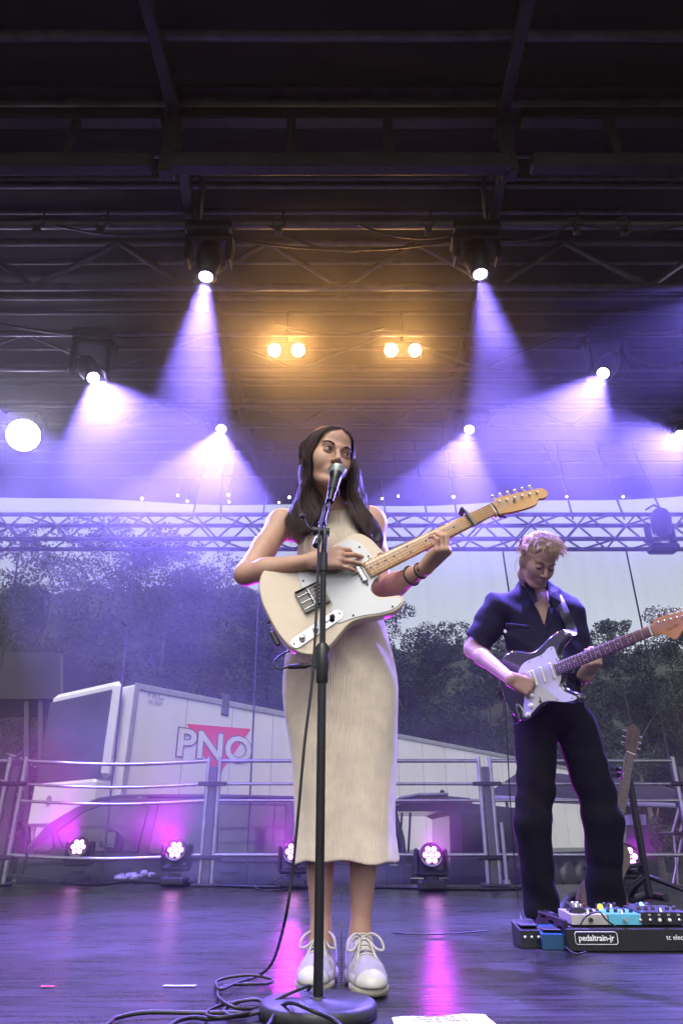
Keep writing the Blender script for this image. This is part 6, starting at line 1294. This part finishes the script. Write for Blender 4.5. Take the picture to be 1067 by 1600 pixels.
# ---- open estate car, its tailgate raised
dk = mat('dark_car_paint', (.03, .025, .04), .3, .3, .1, 4, coat=.7)
car = empty('estate_car', (P(620, 1400, 8.7).x, 8.7, GZ), 'dark car with silver roof rack seen through the railing between singer and guitarist', 'car')
def slab(pts, Y, th, m, name, par): W_ = [P(x, y, Y) for x, y in pts]; k = len(W_); mb = MB(); mb.add([(p.x, Y, p.z) for p in W_] + [(p.x, Y + th, p.z) for p in W_], [tuple(range(k)), tuple(range(2 * k - 1, k - 1, -1))] + [(i, (i + 1) % k, k + (i + 1) % k, k + i) for i in range(k)]); return mb.build(name, m, par, fixn=True)
slab([(606, 1262), (640, 1254), (730, 1255), (800, 1262), (824, 1290), (835, 1345), (835, 1440), (705, 1440), (702, 1274), (690, 1268), (622, 1268)], 8.7, 1.7, dk, 'body', car)
slab([(722, 1272), (792, 1275), (812, 1296), (816, 1335), (722, 1335)], 8.69, .008, glass_dark, 'window', car)
slab([(604, 1256), (625, 1246), (690, 1243), (734, 1247), (738, 1256), (690, 1254)], 8.66, .5, vanp, 'roof', car)
mb = MB(); a = P(691, 1241, 8.8); mb.lathe((a.x, 8.8, a.z - .02), [(0, .035), (.05, .03), (.07, .012)], (0, 0, 1), 10); mb.build('antenna', dk, car)
mb = MB(); mb.tube([P(x, y, 8.62) for x, y in ((625, 1247), (655, 1242), (700, 1241))], .018, 7); mb.build('roof_rail', alu, car)
for pts, r in (([(612, 1262), (626, 1310), (636, 1400)], .045), ([(628, 1270), (624, 1330), (622, 1400)], .012), ([(641, 1270), (639, 1310), (637, 1345)], .014)): mb = MB(); mb.tube([P(x, y, 8.7) for x, y in pts], r, 8); mb.build('pillar', dk, car)
slab([(604, 1352), (640, 1352), (642, 1440), (604, 1440)], 8.66, .25, vanp, 'sill', car); slab([(641, 1373), (704, 1373), (704, 1440), (641, 1440)], 8.9, .2, dk, 'floor_panel', car)
# ---- trailer
tw = mat('white_trailer_panel', (.66, .66, .68), .4, 0, .05, .7, .03, 3); tg = mat('grey_trailer_trim', (.34, .34, .36), .4, .4, .1); pinkred = mat('red_logo', (.75, .015, .04), .45, 0, .05)
TC = P(215, 1068, 12.0); zT = TC.z; Tf = PZ(962, 1213, zT); Td = (Tf - TC); Td.z = 0; Td.normalize(); Tn = Vector((Td.y, -Td.x, 0)); Tn = Tn if Tn.y < 0 else -Tn; LT = 21.5; Z3 = Vector((0, 0, 1)); zb2 = zT - 2.75
tr = empty('trailer', (TC.x, TC.y, GZ), 'long white refrigerated truck trailer with a red triangle logo on its side', 'trailer')
q = lambda l, h, o_=0: TC + Td * l + Z3 * (h) + Tn * o_
mb = MB(); c = q(LT / 2, -1.375, -1.27); mb.box(c, (LT, 2.54, 2.75), (Td, -Tn, Z3), .03); bx = mb.build('box', tw, tr)
for l in [.0, LT]: mb = MB(); mb.box(q(l, -1.375, .004), (.10, .03, 2.77), (Td, -Tn, Z3), .01); mb.build('corner_post', tg, tr)
mb = MB(); mb.box(q(LT / 2, -.05, .006), (LT, .03, .11), (Td, -Tn, Z3), .01); mb.build('top_rail', tg, tr); mb = MB(); mb.box(q(LT / 2, -2.72, .006), (LT, .03, .14), (Td, -Tn, Z3), .01); mb.build('bottom_rail', tg, tr)
for k in range(1, 19): mb = MB(); mb.box(q(1.13 * k, -1.36, .001), (.012, .006, 2.5), (Td, -Tn, Z3)); mb.build('panel_joint', tg, bx, wloc=tr.location)
def on_side(px, py):
    d = ray(px, py); o0 = Vector((0, 0, CAMZ)); t = (TC + Tn * .004 - o0).dot(Tn) / d.dot(Tn); return o0 + d * t
tri = [on_side(x, y) + Tn * .004 for x, y in ((292, 1131), (392, 1139), (338, 1217))]; mb = MB(); mb.add(tri + [p - Tn * .003 for p in tri], [(0, 1, 2), (5, 4, 3), (0, 3, 4, 1), (1, 4, 5, 2), (2, 5, 3, 0)]); mb.build('logo_triangle', pinkred, tr, fixn=True)
a, b_, c = on_side(287, 1166), on_side(381, 1180), on_side(335, 1150); wtxt = (b_ - a).dot(Td); hgt = (on_side(300, 1144) - on_side(300, 1184)).length
ink_m = mat('logo_edge', (.10, .06, .12), .5); outl = mat('grey_outline', (.25, .22, .26), .5); ctr = (on_side(289, 1164) + on_side(381, 1178)) / 2; zc_ = (on_side(335, 1148).z + on_side(335, 1190).z) / 2
for nm, m_, off, zo in (('logo_outline', ink_m, .075, .006), ('logo_letters', tw, 0.03, .012)):
    Mx = basis(Vector((ctr.x, ctr.y, zc_)) + Tn * zo, Td, Z3, Tn) @ Matrix.Scale(wtxt / (hgt * 2.5), 4, (1, 0, 0)); text_mesh(nm, 'PNO', hgt * 1.5, m_, tr, Mx, .001, offset=off * hgt, space=1.0)
q1 = on_side(231, 1084); text_mesh('fleet_code', 'FRC', .20, outl, tr, basis(q1 + Tn * .004, Td, Z3, Tn), .001, 'LEFT'); q1 = on_side(232, 1096); text_mesh('date_code', '06-2024', .09, outl, tr, basis(q1 + Tn * .004, Td, Z3, Tn), .001, 'LEFT')
mb = MB(); c = on_side(352, 1101); mb.box(c + Tn * .01, (.2, .02, .40), (Td, -Tn, Z3), .01); mb.build('vent_hatch', mat('dark_hatch', (.08, .07, .09), .5, 0, .6, 12), tr)
# front wall: refrigeration unit
Fd = -Td; Fx = -Tn  # unit sits on the front face, which looks along -Td
fq = lambda w_, h, o_: TC + Fx * w_ + Z3 * h + Fd * o_
mb = MB(); mb.box(fq(1.27, -.75, .17), (2.1, .2, 1.6), (Fx, Fd, Z3), .09); un = mb.build('cooling_unit', tw, tr)
mb = MB(); mb.box(fq(1.29, -.82, .28), (1.96, .04, 1.42), (Fx, Fd, Z3), .01); mb.build('radiator_grille', mat('dark_grille', (.035, .035, .045), .6, 0, .3, 20), tr)
mb = MB(); mb.box(fq(1.27, -1.9, .18), (1.9, .36, .7), (Fx, Fd, Z3), .05); mb.build('lower_cover', tw, tr); mb = MB(); mb.lathe(fq(1.6, -1.85, .365), [(0, .09), (.006, .09)], Fd, 16); mb.build('round_badge', outl, tr)
mb = MB(); mb.box(q(LT / 2, -3.0, -1.27), (LT, 1.2, .25), (Td, -Tn, Z3)); mb.build('chassis', trim, tr)
for l in (LT - 4.8, LT - 3.5, LT - 2.2):
    mb = MB(); c = q(l, 0, -.05); mb.lathe((c.x, c.y, GZ + .5), [(0, .4), (.03, .5), (.3, .5)], -Tn, 24); mb.build('wheel', rubber, tr)
for l in (1.6,): mb = MB(); c = q(l, 0, -.3); mb.box((c.x, c.y, (GZ + zb2) / 2 - .1), (.12, .12, abs(GZ - zb2) + .1)); mb.build('landing_leg', trim, tr)
# ---- tent roof and clutter on the right
tent = empty('gazebo_tent', P(900, 1300, 9.6), 'dark peaked gazebo tent behind the guitarist', 'tent'); tm = mat('dark_tent_cloth', (.05, .035, .06), .8, 0, .3, 2); ap_ = P(810, 1203, 10.4); c4 = [P(752, 1246, 9.2), P(1120, 1262, 9.2), P(1140, 1255, 11.6), P(790, 1240, 11.6)]; ap_ = (P(815, 1203, 10.4)); ap2 = P(1010, 1222, 10.4)
mb = MB(); mb.add([c4[0], c4[1], c4[2], c4[3], ap_, ap2], [(0, 1, 5, 4), (1, 2, 5), (2, 3, 4, 5), (3, 0, 4)], False); mb.add([v + Vector((0, 0, -.02)) for v in (c4[0], c4[1], c4[2], c4[3], ap_, ap2)], [(4, 5, 1, 0), (5, 2, 1), (5, 4, 3, 2), (4, 0, 3)]); mb.build('roof', tm, tent)
mb = MB(); mb.tube([c4[0], c4[1]], .03, 8); mb.build('edge_band', mat('pale_band', (.5, .48, .5), .6), tent)
for c in c4: mb = MB(); mb.cyl((c.x, c.y, GZ), c, .025, n=8); mb.build('leg', steel_dark, tent)
slab([(760, 1262), (830, 1262), (830, 1440), (760, 1440)], 11.5, .03, tm, 'back_panel', tent)
crt = empty('numbered_case', P(997, 1283, 8.2), 'grey case end marked 83 behind the acoustic guitar', 'case'); slab([(981, 1273), (1009, 1273), (1009, 1289), (982, 1289)], 8.2, .4, mat('grey_case', (.32, .3, .34), .6), 'panel', crt); slab([(978, 1289), (1014, 1289), (1014, 1400), (978, 1400)], 8.22, .4, dk, 'base', crt)
q1 = P(995, 1281, 8.19); text_mesh('number', '83', .085, inlay_k, crt, basis(q1, Vector((1, 0, 0)), Z3, Vector((0, -1, 0))), .001)
fc = empty('folding_chair', P(1050, 1385, 7.6), 'folding chair with pale metal legs at the right edge, behind the railing', 'chair'); cm_ = mat('pale_pink_metal', (.5, .35, .38), .4, .4)
for a, b_ in (((1050, 1300), (1068, 1235)), ((1062, 1300), (1078, 1240)), ((1052, 1301), (1060, 1400)), ((1047, 1400), (1066, 1302))): mb = MB(); mb.tube([P(*a, 7.6), P(*b_, 7.6)], .013, 8); mb.build('leg', cm_, fc)
mb = MB(); c = P(1070, 1302, 7.7); mb.box(c, (.4, .38, .03), bev=.01); mb.build('seat', dk, fc); mb = MB(); c = P(1085, 1262, 7.9); mb.box(c, (.4, .03, .25), bev=.01); mb.build('backrest', dk, fc)
# ---- dark container and scaffolding at the left
ct = empty('dark_container', P(20, 1100, 15), 'dark container on legs beyond the trailer at the left edge', 'container'); slab([(-160, 1020), (97, 1020), (97, 1092), (-160, 1092)], 15, 2.4, mat('dark_container_paint', (.006, .006, .010), .6, 0, .2, 2), 'box', ct)
for x in (38, 60, -60): slab([(x, 1092), (x + 7, 1092), (x + 7, 1330), (x, 1330)], 15.2, .12, dk, 'leg', ct)
mb = MB(); mb.tube([P(97, 1024, 14.95), P(97, 1090, 14.95)], .04, 6); mb.build('corner_post', steel_dark, ct)
# ---- spot hung on the rear truss, right
o = empty('moving_head', P(1028, 812, 6.85), 'unlit moving head standing on the rear truss at the right', 'moving head'); c = P(1028, 822, 6.85)
mb = MB(); mb.lathe(c + Vector((0, -.05, -.12)), [(0, .06), (.03, .10), (.2, .11), (.28, .085), (.30, .07)], (.15, .1, 1), 18); mb.build('head', black, o); mb = MB(); mb.box(c + Vector((-.13, 0, -.1)), (.04, .12, .26), bev=.02); mb.box(c + Vector((.13, 0, -.1)), (.04, .12, .26), bev=.02); mb.box(c + Vector((0, 0, -.27)), (.3, .18, .08), bev=.02); mb.build('yoke', black, o)
mb = MB(); mb.tube([c + Vector((-.1, 0, .2)), c + Vector((0, 0, .26)), c + Vector((.1, 0, .2))], .012, 6); mb.build('handle', steel_dark, o)
# ---- backdrop gauze with its weights, and the tie lines
gz = bpy.data.materials.new('gauze'); gz.use_nodes = True; nt = gz.node_tree; b = nt.nodes['Principled BSDF']; b.inputs['Base Color'].default_value = (.10, .10, .12, 1); b.inputs['Roughness'].default_value = .9
tc = nt.nodes.new('ShaderNodeTexCoord'); no = nt.nodes.new('ShaderNodeTexNoise'); no.inputs['Scale'].default_value = 1.4; no.inputs['Detail'].default_value = 5; mpn = nt.nodes.new('ShaderNodeMapping'); mpn.inputs['Scale'].default_value = (6, 1, .5); nt.links.new(tc.outputs['Object'], mpn.inputs[0]); nt.links.new(mpn.outputs[0], no.inputs['Vector'])
mr = nt.nodes.new('ShaderNodeMapRange'); mr.inputs[1].default_value = .3; mr.inputs[2].default_value = .7; mr.inputs[3].default_value = .06; mr.inputs[4].default_value = .12; nt.links.new(no.outputs[0], mr.inputs[0]); nt.links.new(mr.outputs[0], b.inputs['Alpha'])
go = empty('backdrop_gauze', (0, 7.45, 0), 'see-through gauze cloth hanging from the rear truss across the whole back', 'gauze backdrop'); zg = P(533, 862, 7.45).z; mb = MB(); vs = []; NX, NZ = 160, 14
for j in range(NZ + 1):
    for i in range(NX + 1): x = -7.4 + 14.8 * i / NX; vs.append((x, 7.45 + .03 * math.sin(x * 6.1) + .02 * math.sin(x * 17 + j * .4), GZ + .25 + (zg - GZ - .25) * j / NZ))
mb.add(vs, [(j * (NX + 1) + i, j * (NX + 1) + i + 1, (j + 1) * (NX + 1) + i + 1, (j + 1) * (NX + 1) + i) for j in range(NZ) for i in range(NX)], True); mb.build('cloth', gz, go)
mb = MB(); mb.cyl((-7.4, 7.45, GZ + .25), (7.4, 7.45, GZ + .25), .02, n=8); mb.build('bottom_pipe', alu, go)
for i, (a, b_) in enumerate((((30, 866), (-4, 1080)), ((212, 866), (176, 1215)), ((404, 944), (390, 1260)), ((786, 866), (793, 912)), ((979, 866), (1022, 1075)))):
    A_, B_ = P(*a, 7.38), P(*b_, 7.38); dd = (B_ - A_); A_ = A_ - dd * ((A_.z - zg) / dd.z) if A_.z < zg else A_; E_ = A_ + dd * ((GZ + .3 - A_.z) / dd.z); mb = MB(); mb.tube([A_, E_], .010, 6); tag(mb.build('tie_line', steel_dark), ['dark line down the gauze at the left edge', 'dark line down the gauze left of the trailer box', 'dark line down the gauze just left of the singer\'s hip', 'dark line down the gauze behind the guitarist\'s shoulder', 'dark line down the gauze right of the guitarist'][i], 'line', 'lines down the gauze')
# ---- trees
barkm = mat('bark', (.09, .07, .06), .9, 0, .3, 6, .5, 20); birch = mat('birch_bark', (.45, .43, .40), .8, 0, .5, 9)
leafs = [mat('leaf_green', (.024, .038, .018), .7, 0, .4, .8, spec=.08), mat('leaf_grey_green', (.034, .046, .026), .7, 0, .4, .8, spec=.08), mat('leaf_dark', (.017, .027, .016), .7, 0, .4, .8, spec=.08), mat('leaf_autumn', (.06, .055, .03), .7, 0, .4, .8, spec=.08)]
LEAF = np.array([(-.5, 0, 0), (0, -.30, .06), (.5, 0, 0), (0, .30, .06)])
def tree(px, Y, ztop, rad, lm, label, seed, n=5200, ls=.16, trunk=None, base=.25, mix=None, sparse=1.0):
    rng = np.random.default_rng(seed); x0 = P(px, 1100, Y).x; H = ztop - GZ; o = empty('tree', (x0, Y, GZ), label, 'tree', 'trees beyond the gauze'); mb = MB(); rn = random.Random(seed)
    lean = rn.uniform(-.3, .3); tp_ = [(x0 + lean * t * t + .08 * math.sin(t * 7 + seed), Y, GZ + H * .72 * t) for t in [k / 8 for k in range(9)]]; tr_ = .011 * H
    mb.tube(tp_, [tr_ * (1.25 - t / 8) for t in range(9)], 8); tips = []
    for k in range(15):
        t = rn.uniform(base, .88); b0 = Vector(tp_[int(t * 8)]); an = rn.uniform(0, 6.28); L = rad * rn.uniform(.5, 1.0) * (1.15 - .75 * abs(t - .45)); e = b0 + Vector((math.cos(an) * L, math.sin(an) * L, H * rn.uniform(.06, .17))); mid = (b0 + e) / 2 + Vector((0, 0, .12)); mb.tube([b0, mid, e], [tr_ * .45, tr_ * .3, .01], 5); tips.append(e); tips.append(mid)
    mb.build('trunk', trunk or barkm, o)
    C = []; Rr = []
    for e in tips[::2]: C.append(e); Rr.append(rad * rn.uniform(.2, .32))
    for k in range(46):
        t = base + (.96 - base) * (rn.random() ** .8); env = rad * max(.12, math.sqrt(max(0, 1 - ((t - .45) / .58) ** 2))); an = rn.uniform(0, 6.28); q = rn.random() ** .5 * .85
        C.append(Vector((x0 + lean * t + math.cos(an) * env * q, Y + math.sin(an) * env * q, GZ + H * t))); Rr.append(rad * rn.uniform(.15, .32) * (.8 if t > .88 else 1))
    C = np.array([list(c) for c in C]); Rr = np.array(Rr); w = Rr ** 2; idx = rng.choice(len(C), n, p=w / w.sum()); d = rng.normal(size=(n, 3)); d /= np.linalg.norm(d, axis=1)[:, None]
    pos = C[idx] + d * (Rr[idx] * rng.uniform(.35, 1.08, n) ** .6)[:, None] * np.array([1, 1, .8]); pos[:, 2] = np.maximum(pos[:, 2], GZ + H * base * .5)
    q_ = rng.normal(size=(n, 4)); q_ /= np.linalg.norm(q_, axis=1)[:, None]; a, b, c, dd = q_.T
    Rm = np.stack([np.stack([1 - 2 * (c * c + dd * dd), 2 * (b * c - a * dd), 2 * (b * dd + a * c)], 1), np.stack([2 * (b * c + a * dd), 1 - 2 * (b * b + dd * dd), 2 * (c * dd - a * b)], 1), np.stack([2 * (b * dd - a * c), 2 * (c * dd + a * b), 1 - 2 * (b * b + c * c)], 1)], 1)
    V = pos[:, None, :] + np.einsum('nij,kj->nki', Rm, LEAF) * (ls * rng.uniform(.6, 1.4, n))[:, None, None]; V = V.reshape(-1, 3); Q = np.arange(n * 4).reshape(-1, 4)
    cr_ = mesh_obj('crown', [(V, Q)], [leafs[i] for i in lm], o, matfn=(lambda Cc: rng.choice(len(lm), len(Cc))) if len(lm) > 1 else None); return o
TR = [ # px, Y, top pixel row, radius, leaves, n
 (40, 26, 800, 3.4, (1, 3), 'tall hazy tree at the left edge, above the dark container'), (150, 30, 790, 3.6, (0, 1), 'tall tree rising to the roof edge left of the singer'), (235, 24, 820, 2.8, (1, 3), 'broad pale leaved tree above the trailer\'s cooling unit'), (330, 27, 865, 3.2, (0, 3), 'round tree above the white trailer, left of the singer\'s elbow'), (405, 25, 905, 2.6, (0, 2), 'dark tree right behind the singer\'s guitar body'),
 (470, 30, 930, 3.2, (2, 0), 'tree hidden mostly behind the singer\'s hips'), (560, 34, 945, 3.0, (2, 0), 'tree just behind the singer\'s skirt'), (630, 33, 930, 2.7, (2, 0), 'tree right of the singer\'s skirt, tallest of the group there'), (700, 32, 968, 2.6, (2, 1), 'tree midway between singer and guitarist'), (765, 33, 985, 2.6, (2, 0), 'tree just left of the guitarist'),
 (845, 35, 985, 2.8, (2, 0), 'tree behind the guitarist'), (925, 31, 975, 2.4, (2, 0), 'feathery tree right of the guitarist\'s elbow'), (985, 30, 955, 2.0, (2, 1), 'slim pointed tree above the dark guitar\'s headstock'), (1050, 32, 948, 2.6, (2, 0), 'tall tree at the right edge of the picture'), (1130, 32, 960, 3.0, (2, 0), 'tree just outside the right edge'), (-60, 28, 820, 3.6, (1, 0), 'tree just outside the left edge')]
for i, (px, Y, pt, rd, lm, lb) in enumerate(TR):
    tree(px, Y, P(px, pt, Y).z, rd, lm, lb, 20 + i, n=22000, ls=.12, base=.14)
BT = [(90, 20, 985, 1.8, (1, 3), 'thin pale birch left of the trailer'), (345, 21, 985, 1.3, (1, 3), 'thin birch with a white stem above the triangle logo'), (655, 33, 1050, 1.9, (2, 0), 'low bush just right of the singer\'s hip'), (740, 33, 1085, 1.8, (2, 0), 'low bush above the far end of the trailer'), (900, 33, 1085, 2.0, (2, 0), 'low bush behind the guitarist\'s legs'), (1020, 33, 1080, 2.0, (2, 0), 'low bush behind the guitar stand'), (180, 22, 1010, 1.9, (1, 3), 'bushy young tree behind the cooling unit'), (450, 22, 1040, 2.0, (0, 2), 'low bush behind the singer\'s left hip'), (270, 20, 1030, 1.6, (1, 0), 'young tree directly above the trailer\'s front half'), (560, 27, 1060, 2.0, (2, 0), 'low bush behind the singer\'s skirt'), (20, 21, 1000, 2.0, (0, 1), 'young tree behind the dark container')]
for i, (px, Y, pt, rd, lm, lb) in enumerate(BT): tree(px, Y, P(px, pt, Y).z, rd, lm, lb, 60 + i, n=9000, ls=.10, base=.05, trunk=birch if 'birch' in lb else None)
bank = mat('wooded_bank', (.016, .022, .013), .95, 0, .5, .6, 1, 4); mb = MB(); vs = []; nx = 90
for j in range(12):
    for i in range(nx + 1): x = -45 + 90 * i / nx; t = j / 11; vs.append((x, 36 + 9 * t, GZ + (13.2 + 4.2 * max(0, min(1, (-x - 1) / 5))) * t ** .8 + .35 * math.sin(x * 1.3 + j) + .25 * math.sin(x * 3.1 - j * 2)))
mb.add(vs, [(j * (nx + 1) + i, j * (nx + 1) + i + 1, (j + 1) * (nx + 1) + i + 1, (j + 1) * (nx + 1) + i) for j in range(11) for i in range(nx)], True); tag(mb.build('hill', bank), kind='structure')
